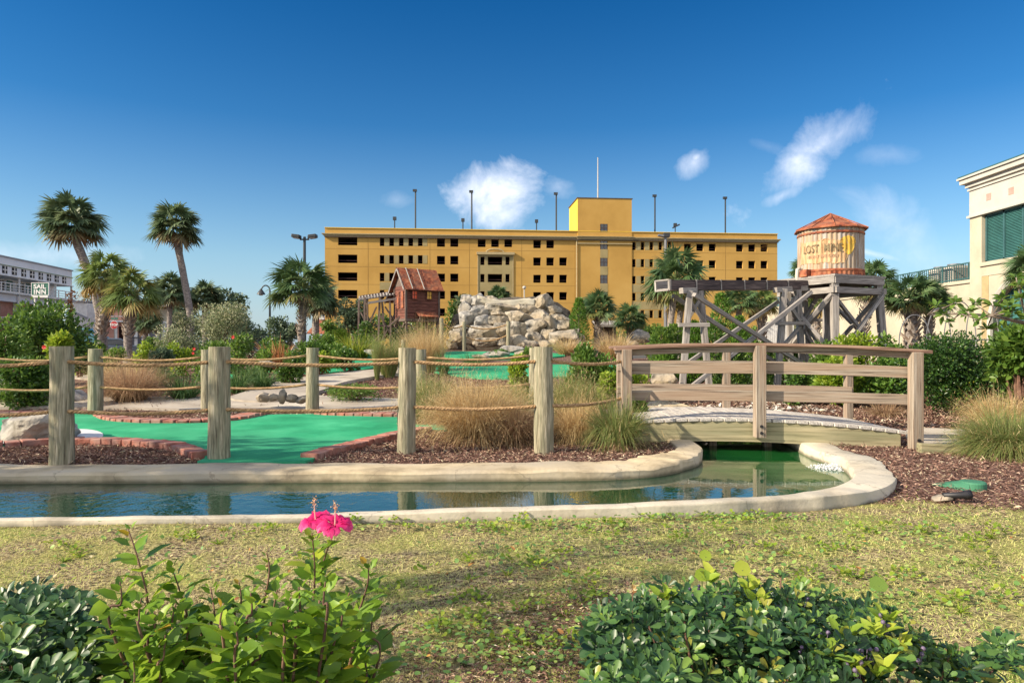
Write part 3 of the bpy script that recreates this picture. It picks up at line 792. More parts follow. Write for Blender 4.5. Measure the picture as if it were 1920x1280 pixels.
for i in range(5):
    (x, y, z1, r_), (x2, y2, z2, r2_) = NP[i], NP[i + 1]
    for dz, dz2, sg in ((.155, .165, .035), (.66, .67, .03)):
        za = z1 - dz if i < 4 or True else 0
        d = Vector((x2 - x, y2 - y, 0)).normalized()
        zb = z2 - dz2 if i < 4 else (1.08 if dz < .3 else .62)
        rope(fence, loc((x + d.x * r_ * .9, y - r_ * .5, za)), loc((x2 - d.x * r2_ * .9, y2 - r2_ * .5, zb)), sg)
fence2 = thing('rope_fence', 'far rope fence of round posts behind the near putting green', 'rope fence', (*W(586, 768, .1), .05), 0)
fz = fence2.location.copy()
FP = []
for i, (a, b, topy, w_) in enumerate([(-30, 775, 655, 25), (179, 772, 654, 25), (388, 770, 655, 21), (586, 768, 652, 23), (789, 768, 655, 21), (1003, 766, 652, 22)]):
    x, y = W(a, b, .12); z1 = CAMZ + (HY - topy) / F * y
    post(fence2, x - fz.x, y - fz.y, .03 - fz.z, z1 - fz.z, w_ / F * y / 2, (0, 0), 40 + i)
    FP.append((x, y, z1, w_ / F * y / 2))
for i in range(5):
    (x, y, z1, r_), (x2, y2, z2, r2_) = FP[i], FP[i + 1]
    for dz, sg in ((.14, .06), (.66, .05)):
        rope(fence2, (x + r_ - fz.x, y - r_ * .4 - fz.y, z1 - dz - fz.z), (x2 - r2_ - fz.x, y2 - r2_ * .4 - fz.y, z2 - dz - fz.z), sg, .024, False)
fence3 = thing('rope_fence', 'small rope fence in front of the boulder mound', 'rope fence', tuple(at(870, 652, 29.5)), 0)
f3 = fence3.location.copy(); QP = []
for i, (a, b, topy) in enumerate([(828, 656, 596), (870, 652, 603), (953, 648, 602)]):
    y = 29.5 + i * .3; p0, p1 = at(a, b, y), at(a, topy, y)
    post(fence3, p0.x - f3.x, p0.y - f3.y, p0.z - .15 - f3.z, p1.z - f3.z, .09, (0, 0), 60 + i); QP.append((p1, p0))
for i in range(2):
    for f, sg in ((.12, .2), (.55, .25)):
        a, b = QP[i][0].lerp(QP[i][1], f), QP[i + 1][0].lerp(QP[i + 1][1], f)
        rope(fence3, a - f3, b - f3, sg, .035, False)
fence4 = thing('fence_post', 'thin pale post standing behind the third near fence post', 'fence post', tuple(at(757, 665, 20)), 0)
post(fence4, 0, 0, -.3, at(757, 637, 20).z - fence4.location.z, .07, (0, 0), 70)

# ------------------------------------------------------------------ wooden bridge
BR = thing('footbridge', 'weathered wooden footbridge with plank rails arching over the pond inlet', 'bridge', (3.0, 8.35, 0), 0)
bo = Vector((3.0, 8.35, 0))
def bx(f): return 1.33 + f * (5.9 - 1.33)                       # along the bridge
def fy_(x): return 8.62 - (x - 1.4) * .15                        # front line
def dk(x):                                                       # deck height
    t_ = (x - 2.95)
    return .37 - .034 * t_ * t_ - .012 * t_
def capz(x):
    return 1.315 - .022 * (x - 2.9) ** 2
WDT = 1.42
def bp3(x, off, z): return Vector((x + .12 * off / WDT * 0, fy_(x) + off, z)) - bo
n = 30
for f_off, nm_ in ((0.0, 'stringer'), (WDT, 'stringer')):
    mb = MB()
    xs_ = np.linspace(1.36, 4.62, 13)
    vs = []; fs = []; gcs = []
    for i, x in enumerate(xs_):
        zt = dk(x) - .02; zb = zt - .245
        if x < 2.0: zb = max(zb, .03)
        for (o2, z) in ((-.02, zt), (.06, zt), (.06, zb), (-.02, zb)):
            v = bp3(x, f_off + o2, z); vs.append(v); gcs.append((x, o2, z))
    for i in range(len(xs_) - 1):
        for k in range(4): fs.append((i * 4 + k, i * 4 + (k + 1) % 4, i * 4 + 4 + (k + 1) % 4, i * 4 + 4 + k))
    fs += [(0, 1, 2, 3), tuple((len(xs_) - 1) * 4 + k for k in (3, 2, 1, 0))]
    mb.add(vs, fs, gcs)
    mb.build('stringer', M['stringer'], BR)
x = 1.34; mb = MB()
while x < 4.66:
    a = bp3(x + .066, -.04, dk(x + .066) + .0); b = bp3(x + .066, WDT + .08, dk(x + .066) + .0)
    mb.bar(a, b, .132, .036, up=(-(dk(x + .1) - dk(x)) / .1, 0, 1)); x += .141
mb.build('deck', M['decking'], BR, bevel=.004)
def bpost(x, off, w_, zb, zt=None):
    zt = zt if zt is not None else capz(x) - .035
    mb = MB(); c_ = bp3(x, off, (zb + zt) / 2)
    mb.box(c_, (w_, w_, zt - zb))
    # chamfered shoulder at the head
    for i, v in enumerate(mb.v):
        pass
    o = mb.build('post', M['bridgewood'], BR, bevel=.008)
    return o
def bolt(x, off, z):
    mb = MB(); a = bp3(x, off, z); mb.tube([a + Vector((0, .02, 0)), a - Vector((0, .012, 0))], .019, 10)
    mb.tube([a - Vector((0, .011, 0)), a - Vector((0, .022, 0))], .010, 6)
    return mb.build('bolt', M['blackmetal'], BR)
FX = [at(1172, 0, 8.62).x, at(1420, 0, 8.36).x, at(1705, 0, 8.15).x]
for x in FX:
    zb = dk(x) - (.25 if x != FX[2] else .27)
    bpost(x, -.095, .125, max(zb, .02) if x != FX[1] else dk(x) - .2)
    bolt(x, -.16, dk(x) - .06); bolt(x, -.16, dk(x) - .14)
    for dx in (0,): bpost(x + {0: .17, 1: .09, 2: -.01}[FX.index(x)], WDT + .07, .10, max(dk(x) - .22, 0.0))
def brail(off, ztop0, hgt, th, x0, x1, zf):
    mb = MB(); xs_ = np.linspace(x0, x1, 9); vs = []; fs = []; gcs = []
    s_ = random.uniform(0, 20)
    for x in xs_:
        zt = zf(x)
        for (o2, z) in ((-th / 2, zt), (th / 2, zt), (th / 2, zt - hgt), (-th / 2, zt - hgt)):
            vs.append(bp3(x, off + o2, z)); gcs.append((x + s_, o2, z + s_))
    for i in range(len(xs_) - 1):
        for k in range(4): fs.append((i * 4 + k, i * 4 + (k + 1) % 4, i * 4 + 4 + (k + 1) % 4, i * 4 + 4 + k))
    fs += [(0, 1, 2, 3), tuple((len(xs_) - 1) * 4 + k for k in (3, 2, 1, 0))]
    mb.add(vs, fs, gcs)
    return mb
for off in (-.0, WDT + .0):
    sgn = 0
    zc = (lambda x: 1.075 - .012 * (x - 2.8) ** 2) if off < .5 else (lambda x: 1.065 - .012 * (x - 2.8) ** 2)
    zl = (lambda x: .725 - .006 * (x - 2.8) ** 2)
    fl0 = .15 if off > .5 else 0
    brail(off, 0, .135, .04, FX[0] - .03 + fl0, FX[2] + .0, zc).build('rail_board', M['bridgewood'], BR, bevel=.004)
    brail(off, 0, .125, .04, FX[0] - .03 + fl0, FX[2] + .0, zl).build('rail_board', M['bridgewood'], BR, bevel=.004)
    o2 = -.06 if off < .5 else WDT + .05
    brail(o2, 0, .038, .17, FX[0] - .14 + fl0, FX[2] + .16, lambda x: capz(x)).build('handrail', M['handrail'], BR, bevel=.004)
    brail(o2 + (.02 if off < .5 else 0), 0, .075, .045, FX[0] - .06 + fl0, FX[2] + .10, lambda x: capz(x) - .039).build('handrail', M['bridgewood'], BR, bevel=.004)
# legs under the bridge and the ramp block at its right end
for x in (2.62, 3.3):
    bpost(x, .5, .1, -.5, dk(x) - .03)
mb = MB(); mb.bar(bp3(2.2, .9, .22), bp3(2.75, .9, -.1), .05, .09); mb.build('brace', M['graywood'], BR)
rs_ = thing('ramp_sill', 'pale timber sill edging the walkway off the right end of the footbridge', 'timber sill', (5.2, 8.0, 0))
mb = MB()
a = W(1722, 842, .1); b = W(1850, 853, .06)
mb.bar((a[0] - 5.2, a[1] - 8.0, .11), (b[0] - 5.2 + .5, b[1] - 8.0, .07), .12, .12); mb.build('timber', M['stringer'], rs_, bevel=.01)
# ------------------------------------------------------------------ flume on its trestle
FL = thing('flume_trestle', 'grey timber trestle carrying a dark plank water flume from the water tower to the left', 'flume', (4.6, 14.6, h1(4.6, 14.6)))
fo = FL.location.copy()
e0 = at(1255, 534, 14.0); e1 = at(1514, 534, 16.2)
ax = (e1 - e0).normalized(); sd = Vector((-ax.y, ax.x, 0)).normalized()
wl, hl = .40, .21
def L_(v): return Vector(v) - fo
nseg = 6
for i in range(nseg):
    a = e0.lerp(e1, i / nseg); b = e0.lerp(e1, (i + 1) / nseg) - ax * .012
    for s_ in (0, 1):
        mb = MB(); o = sd * (wl * s_); mb.bar(L_(a + o), L_(b + o), .04, hl); mb.build('side_board', M['flume'] if s_ == 0 else M['graywood'], FL, bevel=.004)
    mb = MB(); z = Vector((0, 0, -hl / 2 + .02)); mb.bar(L_(a + sd * wl / 2 + z), L_(b + sd * wl / 2 + z), wl - .045, .035); mb.build('floor_board', M['graywood'], FL)
    mb = MB()
    mb.bar(L_(a - sd * .026 + ax * .0), L_(a - sd * .026 + ax * .028), .014, hl + .012); mb.build('strap', M['graywood'], FL)
mb = MB()
for s_ in (0, 1): mb.bar(L_(e0 - ax * .02 + sd * (wl * s_)), L_(e0 + sd * (wl * s_) - ax * .001), .05, hl + .02)
for z_ in (-1, 1): mb.bar(L_(e0 - ax * .02 + Vector((0, 0, z_ * (hl / 2)))), L_(e0 - ax * .02 + sd * wl + Vector((0, 0, z_ * hl / 2))), .03, .03)
mb.build('end_frame', M['graywood'], FL)
def fb(name, p0, p1, y0, y1=None, w=.10, h=.10, mat='graywood', par=None):
    a = at(*p0, y0); b = at(*p1, y1 if y1 else y0)
    mb = MB(); mb.bar(L_(a), L_(b), w, h, up=(0, 1, 0)); return mb.build(name, M[mat], par or FL, bevel=.006)
# first bent
fb('leg', (1293, 545), (1277, 757), 14.1, 14.0, .12, .13)
fb('leg', (1313, 545), (1333, 757), 14.5, 14.6, .12, .13)
fb('cross_beam', (1272, 609), (1330, 609), 13.9, 13.9, .08, .11)
fb('cap_beam', (1277, 545), (1304, 545), 14.0, 14.3, .12, .11); fb('cap_beam', (1300, 540), (1325, 540), 14.5, 14.7, .12, .11)
fb('brace', (1291, 560), (1322, 606), 14.25, 14.3, .06, .10); fb('brace', (1313, 560), (1286, 606), 14.4, 14.4, .06, .10)
# second bent
fb('leg', (1470, 542), (1455, 757), 15.6, 15.4, .12, .13)
fb('leg', (1496, 545), (1508, 757), 16.0, 16.1, .12, .13)
fb('cross_beam', (1457, 606), (1512, 606), 15.4, 15.9, .08, .12); fb('cross_beam', (1452, 658), (1530, 656), 15.4, 15.9, .08, .10)
fb('cap_beam', (1453, 544), (1482, 542), 15.5, 15.8, .12, .12); fb('cap_beam', (1482, 541), (1512, 541), 16.0, 16.2, .12, .12)
fb('brace', (1467, 552), (1500, 602), 15.7, 15.8, .07, .10); fb('brace', (1492, 556), (1464, 602), 15.9, 15.8, .07, .10)
fb('brace', (1500, 612), (1462, 655), 15.9, 15.8, .07, .10)
# long crossed braces
fb('brace', (1301, 552), (1500, 680), 13.85, 15.0, .08, .12); fb('brace', (1520, 548), (1300, 722), 15.6, 13.9, .08, .12)
fb('brace', (1262, 554), (1470, 690), 14.5, 15.8, .08, .11); fb('brace', (1458, 566), (1290, 680), 16.2, 14.6, .08, .11)

fb('leg', (1508, 548), (1516, 700), 16.9, 16.9, .12, .12)
fb('leg', (1478, 548), (1484, 720), 16.6, 16.6, .11, .11)
fb('brace', (1512, 604), (1566, 545), 15.9, 15.6, .09, .12); fb('brace', (1503, 596), (1566, 668), 15.9, 15.5, .09, .12)
fb('brace', (1480, 560), (1530, 660), 16.6, 16.9, .08, .11); fb('brace', (1530, 560), (1476, 655), 17.0, 16.5, .08, .11)
fb('cross_beam', (1448, 600), (1540, 600), 16.7, 16.9, .07, .10)
# ------------------------------------------------------------------ water tower
WT = thing('water_tower', 'rusty tin water tank with conical red roof on a grey timber tower', 'water tower', (7.74, 16.6, h1(7.74, 16.6)))
wo_ = WT.location.copy()
def Lw(v): return Vector(v) - wo_
cx, cy = 7.74, 16.6
cor = [Vector((-.40, -1.08, 0)), Vector((1.08, -.40, 0)), Vector((.40, 1.08, 0)), Vector((-1.08, .40, 0))]
zt = 2.90
Cc = Vector((cx, cy, 0))
def plat(z0, z1, sc):
    mb = MB()
    vs = [Lw(Cc + c_ * sc + Vector((0, 0, z))) for z in (z0, z1) for c_ in cor]
    mb.add(vs, [(0, 1, 2, 3), (4, 7, 6, 5)] + [(i, (i + 1) % 4, 4 + (i + 1) % 4, 4 + i) for i in range(4)], [(v.x * .5 + v.y * .2, v.z, v.y) for v in vs]); return mb
plat(zt - .05, zt, 1.04).build('platform', M['graywood'], WT)
for i in range(4):
    a, b = Cc + cor[i] * 1.0, Cc + cor[(i + 1) % 4] * 1.0
    mb = MB(); mb.bar(Lw(a + Vector((0, 0, zt - .13))), Lw(b + Vector((0, 0, zt - .13))), .05, .155); mb.build('rim_beam', M['graywood'], WT, bevel=.005)
    a, b = Cc + cor[i] * .96, Cc + cor[(i + 1) % 4] * .96
    e = (b - a).normalized() * .1
    mb = MB(); mb.bar(Lw(a - e + Vector((0, 0, zt - .36))), Lw(b + e + Vector((0, 0, zt - .36))), .10, .14); mb.build('cross_beam', M['graywood'], WT, bevel=.005)
    f0, f1 = Cc + cor[i] * .90, Cc + cor[i] * 1.06
    mb = MB(); mb.bar(Lw(f0 + Vector((0, 0, zt - .2))), Lw(f1 + Vector((0, 0, .1))), .15, .15); mb.build('leg', M['graywood'], WT, bevel=.008)
    for (s1, s2) in ((0, 1), (1, 0)):
        A = [Cc + cor[i] * .93, Cc + cor[(i + 1) % 4] * .93]; B_ = [Cc + cor[i] * 1.03, Cc + cor[(i + 1) % 4] * 1.03]
        nrm = (Cc - (A[0] + A[1]) / 2).normalized() * (-.07 if s1 else .05)
        mb = MB(); mb.bar(Lw(A[s1] + nrm + Vector((0, 0, zt - .45))), Lw(B_[s2] + nrm + Vector((0, 0, .95 if i in (0, 1) else .8))), .06, .12, up=(0, 1, 0)); mb.build('brace', M['graywood'], WT, bevel=.005)
RT = .735
corr = lambda th, z: .009 * math.cos(th * 44)
tb = Lw((cx, cy, zt))
mb = MB(); mb.lathe(tb, [(RT, .0), (RT, .13), (RT, .4), (RT, .8), (RT, 1.10), (RT, 1.18)], 352, corr); tank = mb.build('tank', M['tin'], WT)
for z_, nm_ in ((.11, 'hoop'), (1.0, 'hoop')):
    mb = MB(); mb.lathe(tb, [(RT + .012, z_), (RT + .022, z_ + .01), (RT + .022, z_ + .045), (RT + .012, z_ + .055)], 64); mb.build(nm_, M['rust'], WT)
mb = MB(); mb.lathe(tb, [(RT + .014, .0), (RT + .014, .105)], 352, corr); mb.build('rust_skirt', M['rust'], WT)
mb = MB(); mb.lathe(tb, [(RT - .02, 1.13), (RT + .10, 1.13), (RT + .10, 1.155), (RT * .5, 1.36), (.02, 1.56), (.001, 1.57)], 10); mb.build('roof', M['rust'], WT)
mb = MB()
for k in range(10):
    th = 2 * math.pi * k / 10
    mb.tube([Vector(tb) + Vector((math.cos(th) * (RT + .10), math.sin(th) * (RT + .10), 1.158)), Vector(tb) + Vector((0, 0, 1.575))], .012, 5)
mb.build('roof_seam', M['rust'], WT)
# painted sign: bearing angle seen from the camera
th0 = math.atan2(-cy, -cx)
def patch(name, outline, r, mat):
    """outline in (arc metres to the viewer's right, height)"""
    P2 = [Vector(p) for p in outline]; pts = list(P2); nb = len(P2)
    A = np.array(outline); gx, gy = np.meshgrid(np.arange(A[:, 0].min(), A[:, 0].max(), .0167), np.arange(A[:, 1].min() + .05, A[:, 1].max(), .1))
    gx, gy = gx.ravel(), gy.ravel(); kk = inpoly(gx, gy, A)
    pts += [Vector((a, b)) for a, b in zip(gx[kk], gy[kk])]
    vs, es, fs, *_ = delaunay_2d_cdt(pts, [], [list(range(nb))], 1, 1e-4)
    mb = MB(); o = []
    for v in vs:
        th = th0 + v.x / RT; rr = RT + r + .009 * math.cos(th * 44)
        o.append(Vector(tb) + Vector((math.cos(th) * rr, math.sin(th) * rr, v.y)))
    mb.add(o, [tuple(f) for f in fs]); return mb.build(name, M[mat], WT)
patch('painted_panel', [(-.80, .30), (-.3, .29), (.1, .27), (.30, .29), (.40, .46), (.44, .66), (.34, .84), (-.1, .87), (-.80, .87)], .006, 'peach')
blob = [(.40 + .20 * math.cos(a) * (1 if math.sin(a) > -.2 else .75), .78 + (.14 if math.sin(a) > 0 else .30) * math.sin(a)) for a in np.linspace(0, 2 * math.pi, 26)[:-1]]
patch('painted_nugget', blob, .011, 'gold')
def text_mesh(txt, size, extrude=0.0, bold=0.0, spacing=1.0):
    cu = bpy.data.curves.new('t', 'FONT'); cu.body = txt; cu.size = size; cu.extrude = extrude; cu.offset = bold; cu.align_x = 'CENTER'; cu.space_character = spacing
    ob = bpy.data.objects.new('t', cu); COL.objects.link(ob)
    dg = bpy.context.evaluated_depsgraph_get(); dg.update()
    me = bpy.data.meshes.new_from_object(ob.evaluated_get(dg))
    bpy.data.objects.remove(ob); bpy.data.curves.remove(cu)
    return me
def wrap_text(txt, size, arc, z, r, mat, name, bold=.004, spacing=1.0, sx=.6):
    me = text_mesh(txt, size, .002, bold, spacing)
    bm = bmesh.new(); bm.from_mesh(me)
    bmesh.ops.triangulate(bm, faces=bm.faces); 
    for v in bm.verts:
        th = th0 + (arc + v.co.x * sx) / RT; rr = RT + r + v.co.z
        v.co = Vector(tb) + Vector((math.cos(th) * rr, math.sin(th) * rr, z + v.co.y))
    bm.to_mesh(me); bm.free(); me.materials.clear(); me.materials.append(M[mat]); me.name = name
    o = bpy.data.objects.new(name, me); COL.objects.link(o); o.parent = WT
wrap_text('LOST', .27, -.45, .56, .020, 'lettering', 'lettering', .004, 1.1)
wrap_text('MINE', .27, .06, .56, .022, 'lettering', 'lettering', .004, 1.1)
wrap_text('MINIATURE GOLF', .105, -.18, .43, .019, 'faintlettering', 'lettering', .002, 1.15, .75)
mb = MB(); dv = Vector((math.cos(th0 - .72), math.sin(th0 - .72), 0)); ctr = Vector(tb) + dv * (RT + .07) + Vector((0, 0, .085))
mb.box(ctr, (.16, .2, .17), Matrix.Rotation(th0 - .72, 3, 'Z')); mb.build('outlet_box', M['rust'], WT, bevel=.006)
dv = Vector((math.cos(th0 - 1.0), math.sin(th0 - 1.0), 0))
mb = MB(); mb.tube([Vector(tb) + dv * (RT + .05) + Vector((0, 0, .22)), Vector(tb) + dv * (RT + .12) + Vector((0, 0, .2)), Vector(tb) + dv * (RT + .13) + Vector((0, 0, 0)), Vector(tb) + dv * (RT + .1) + Vector((0, 0, -.12))], .045, 10); mb.build('pipe', M['offwhite'], WT, smooth=True)

# ------------------------------------------------------------------ parking garage
A0 = Vector((-32.9, 120.0)); ang = R(4.9); U = Vector((math.cos(ang), math.sin(ang)))
def fac(px_, py_):
    k = (px_ - 960) / F
    s_ = (A0.y * k - A0.x) / (U.x - U.y * k)
    y = A0.y + U.y * s_
    return (s_, CAMZ + (HY - py_) / F * y)
GB = 0.8
PG = thing('parking_garage', 'long ochre yellow parking garage with rows of dark square openings and a stair tower', 'parking garage', (A0.x, A0.y, GB), ang)
def wall_holes(s0, s1, z0, z1, rects, depth=.5, y=0.0):
    us = sorted({s0, s1} | {r_[0] for r_ in rects} | {r_[1] for r_ in rects}); zs = sorted({z0, z1} | {r_[2] for r_ in rects} | {r_[3] for r_ in rects})
    def dd(l):
        o = [l[0]]
        for v in l[1:]:
            if v - o[-1] > 1e-4: o.append(v)
        return o
    us, zs = dd(us), dd(zs)
    mb = MB(); idx = {}
    for i in range(len(us)):
        for j in range(len(zs)): idx[i, j] = len(mb.v); mb.v.append((us[i], y, zs[j])); mb.g.append((us[i], 0, zs[j]))
    for i in range(len(us) - 1):
        for j in range(len(zs) - 1):
            cu, cz = (us[i] + us[i + 1]) / 2, (zs[j] + zs[j + 1]) / 2
            if any(r_[0] < cu < r_[1] and r_[2] < cz < r_[3] for r_ in rects): continue
            mb.f.append((idx[i, j], idx[i + 1, j], idx[i + 1, j + 1], idx[i, j + 1]))
    for (a, b, c_, d) in rects:
        mb.add([(a, y, c_), (b, y, c_), (b, y, d), (a, y, d), (a, y + depth, c_), (b, y + depth, c_), (b, y + depth, d), (a, y + depth, d)],
               [(0, 1, 5, 4), (1, 2, 6, 5), (2, 3, 7, 6), (3, 0, 4, 7)])
    return mb
def rct(x0, x1, y0, y1):
    a = fac(x0, y1); b = fac(x1, y0); return (a[0], b[0], a[1] - GB, b[1] - GB)
def yrow(base_l, xm):   # rows drift down to the right
    return base_l
ops = []
rowsA = [(444.5, 459.5), (477.4, 492.8), (510.7, 526.2), (543.7, 559.3), (577, 592)]
for r_ in rowsA: ops.append((633.8, 669.9, *r_))
for r_ in [(445.6, 461.3), (478.5, 494.3), (511.5, 527.2)]:
    for a in (712, 730, 748, 765.9, 783.6): ops.append((a, a + 8.6, *r_))
ops += [(a, a + 8.6, 544, 559.7) for a in (712, 730)]
for r_ in [(447, 462.5), (480, 495.6), (513, 528), (545.5, 560.3), (578, 592.4)]:
    for a in (819.3, 844.3): ops.append((a, a + 15, *r_))
for a, b in ((895.7, 910.5), (921, 935.3), (945.7, 960.2)): ops.append((a, b, 448.7, 463))
for r_ in [(481.3, 496.7), (513.8, 528.8), (546, 561)]:
    for a, b in ((900.6, 908.5), (914.6, 941.7), (947.8, 955.5)): ops.append((a, b, *r_))
for a in (1000, 1024.5): ops.append((a, a + 14.2, 450.3, 465.2))
for r_ in [(482.8, 497.8), (515.2, 530), (547.6, 562.2)]:
    for a in (1000, 1024.5, 1048.8): ops.append((a, a + 14.2, *r_))
ops.append((1048.8, 1063, 579.5, 593))
for r_ in [(453.7, 468.8), (485.8, 500.6), (517.5, 532), (549.3, 563.8), (581.6, 596)]:
    for a in (1185.6, 1201.8, 1218.3, 1235, 1252): ops.append((a, a + 6.4, *r_))
for r_ in [(457, 470.6), (488.2, 502.5)]:
    for a in (1282.6, 1305.7, 1329): ops.append((a, a + 13.1, *r_))
ops.append((1329, 1342.1, 519, 533)); 
for r_ in [(458.2, 471.6), (489.2, 503.2), (520, 534)]:
    for a in (1380.2, 1403.2, 1426.2): ops.append((a, a + 12.9, *r_))
ops += [(a, a + 13, 582, 596) for a in (1380.2, 1403.2)]
rects = [rct(*o) for o in ops]
S1 = fac(1457.5, 500)[0]; ztop = fac(609, 427.3)[1] - GB
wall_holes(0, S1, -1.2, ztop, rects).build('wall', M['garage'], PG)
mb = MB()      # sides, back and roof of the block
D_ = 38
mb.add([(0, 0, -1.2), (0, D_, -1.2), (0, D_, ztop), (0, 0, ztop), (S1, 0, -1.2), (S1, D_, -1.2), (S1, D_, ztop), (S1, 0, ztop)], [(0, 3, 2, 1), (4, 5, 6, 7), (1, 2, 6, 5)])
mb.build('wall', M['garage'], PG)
mb = MB(); mb.box((S1 / 2, D_ / 2, ztop - 1.3), (S1 - .6, D_ - .6, .3)); mb.build('roof_deck', M['path'], PG)
mb = MB(); mb.box((S1 / 2, .2, ztop + .06), (S1 + .1, .7, .12)); mb.build('coping', M['garagesunlit'], PG)
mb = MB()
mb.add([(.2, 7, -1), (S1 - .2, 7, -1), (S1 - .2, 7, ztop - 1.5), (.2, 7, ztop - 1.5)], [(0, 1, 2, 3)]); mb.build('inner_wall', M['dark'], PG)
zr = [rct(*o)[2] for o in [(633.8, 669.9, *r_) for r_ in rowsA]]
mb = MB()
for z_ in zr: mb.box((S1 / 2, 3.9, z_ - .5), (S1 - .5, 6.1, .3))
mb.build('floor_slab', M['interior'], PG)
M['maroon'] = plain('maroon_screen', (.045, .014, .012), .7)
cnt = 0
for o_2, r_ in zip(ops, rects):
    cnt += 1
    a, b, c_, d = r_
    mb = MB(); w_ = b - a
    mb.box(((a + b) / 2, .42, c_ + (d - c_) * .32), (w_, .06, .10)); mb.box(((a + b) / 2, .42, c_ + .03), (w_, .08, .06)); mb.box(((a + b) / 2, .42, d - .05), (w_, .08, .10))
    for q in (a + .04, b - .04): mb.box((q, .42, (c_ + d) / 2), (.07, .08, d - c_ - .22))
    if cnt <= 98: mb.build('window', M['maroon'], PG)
# khaki recessed-colour panels (3 mm proud)
def panel(x0, x1, y0, y1, pr=.03, mat='khaki', name='panel'):
    a, b, c_, d = rct(x0, x1, y0, y1)
    mb = MB(); mb.box(((a + b) / 2, -pr / 2, (c_ + d) / 2), (b - a, pr, d - c_)); return mb.build(name, M[mat], PG)
for r_ in [(445.6, 461.3), (478.5, 494.3), (511.5, 527.2)]:
    for a in (721, 739, 756.8, 774.8, 792.5): panel(a, a + 8.6, *r_)
panel(712, 745, 529, 543)
for r_ in [(453.7, 468.8), (485.8, 500.6), (517.5, 532), (549.3, 563.8), (581.6, 596)]:
    for a in (1192.6, 1208.8, 1225.3, 1242): panel(a, a + 8.2, *r_)
panel(1185.6, 1262, 534, 548); panel(1185.6, 1262, 565.5, 580)
a, b, c_, d = rct(896, 962, 478, 600)
hole = [r_ for r_ in rects if a < r_[0] < b and r_[3] < d]
wm = wall_holes(a, b, c_, d, hole, .03, -.03); wm.build('panel', M['khaki'], PG)
for a in (1125,):
    for r_ in ((468.5, 483.2), (500.4, 515), (532.4, 547), (564, 640)): pass
# pediment over the khaki bay
a, b, c_, d = rct(893.5, 964.5, 473.5, 477.5)
mb = MB(); mb.box(((a + b) / 2, -.25, (c_ + d) / 2), (b - a, .5, d - c_)); mb.build('pediment', M['trimtan'], PG)
mb = MB(); xa, xb = rct(912, 944, 470, 474)[:2]; zc_ = d
pts = [((xa + xb) / 2 + (xb - xa) / 2 * math.cos(t_), -.3, zc_ + .55 * math.sin(t_)) for t_ in np.linspace(math.pi, 0, 14)]
mb.tube(pts, .13, 6); mb.build('pediment', M['trimtan'], PG)
for x_ in (896, 962): 
    a = fac(x_, 500)[0]; mb = MB(); mb.box((a, -.06, rct(896, 962, 478, 600)[2] / 2 + rct(896, 962, 478, 600)[3] / 2), (.14, .12, rct(896, 962, 478, 600)[3] - rct(896, 962, 478, 600)[2])); mb.build('trim', M['trimtan'], PG)
# cornice
zc0 = fac(609, 442.5)[1] - GB; zc1 = fac(609, 437.5)[1] - GB
mb = MB()
for (z0_, z1_, pr) in ((zc0, zc0 + .14, .18), (zc0 + .14, zc0 + .32, .34), (zc0 + .32, zc1, .5)):
    mb.box((S1 / 2, -pr / 2 - .002, (z0_ + z1_) / 2), (S1 + pr * 2, pr, z1_ - z0_ - .004))
mb.build('cornice', M['trimtan'], PG)
mb = MB(); mb.box((S1 / 2, -.20, zc0 - .09), (S1 + .1, .40, .17)); mb.build('cornice', M['trimdark'], PG)
mb = MB()
for i_ in range(5): mb.box((S1 / 2, -.006, (zr[i_] - .62)), (S1 - .1, .012, .07))
for px_ in (690, 806, 880, 978, 1078, 1270, 1360): mb.box((fac(px_, 500)[0], -.008, zc0 / 2 - .6), (.07, .016, zc0 + 1.0))
mb.build('joint', M['stuccojoint'], PG)
# stair tower
ta, tb_, _, tt = rct(1083, 1184.3, 373.5, 600)
tt = fac(1083, 372)[1] - GB
to = [rct(1125, 1139.2, *r_) for r_ in ((420.2, 435.7), (452.2, 467.5), (484, 499.5), (515.8, 531.4), (547.6, 563))]
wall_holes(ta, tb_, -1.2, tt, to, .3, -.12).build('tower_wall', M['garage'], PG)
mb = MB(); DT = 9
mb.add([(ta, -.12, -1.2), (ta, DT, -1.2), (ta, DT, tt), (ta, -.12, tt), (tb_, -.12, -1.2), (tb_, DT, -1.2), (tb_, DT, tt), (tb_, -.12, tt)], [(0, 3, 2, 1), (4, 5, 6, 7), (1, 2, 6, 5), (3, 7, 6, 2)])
mb.build('tower_wall', M['garagesunlit'], PG)  # sides get the brighter sunlit copy, the front keeps plain ochre
for r_ in to:
    a, b, c_, d = r_
    mb = MB(); mb.box(((a + b) / 2, -.035, (c_ + d) / 2), (b - a, .03, d - c_)); w_ = mb.build('window', M['glass'], PG)
    mb = MB(); mb.box(((a + b) / 2, -.08, (c_ + d) / 2), (.07, .05, d - c_)); mb.box(((a + b) / 2, -.08, (c_ + d) / 2), (b - a, .045, .07))
    for q in (a + .05, b - .05): mb.box((q, -.08, (c_ + d) / 2), (.1, .06, d - c_))
    mb.build('frame', M['maroon'], w_)
for i in range(1, 4):
    a, b, c_, d = to[i][0], to[i][1], to[i + 1][3] + .02, to[i][2] - .02
    mb = MB(); mb.box(((a + b) / 2, -.135, (c_ + d) / 2), (b - a, .03, d - c_)); mb.build('panel', M['khaki'], PG)
mb = MB(); mb.box(((ta + tb_) / 2, DT / 2, tt + .08), (tb_ - ta + .3, DT + .4, .16)); mb.build('tower_coping', M['trimdark'], PG)
mb = MB()
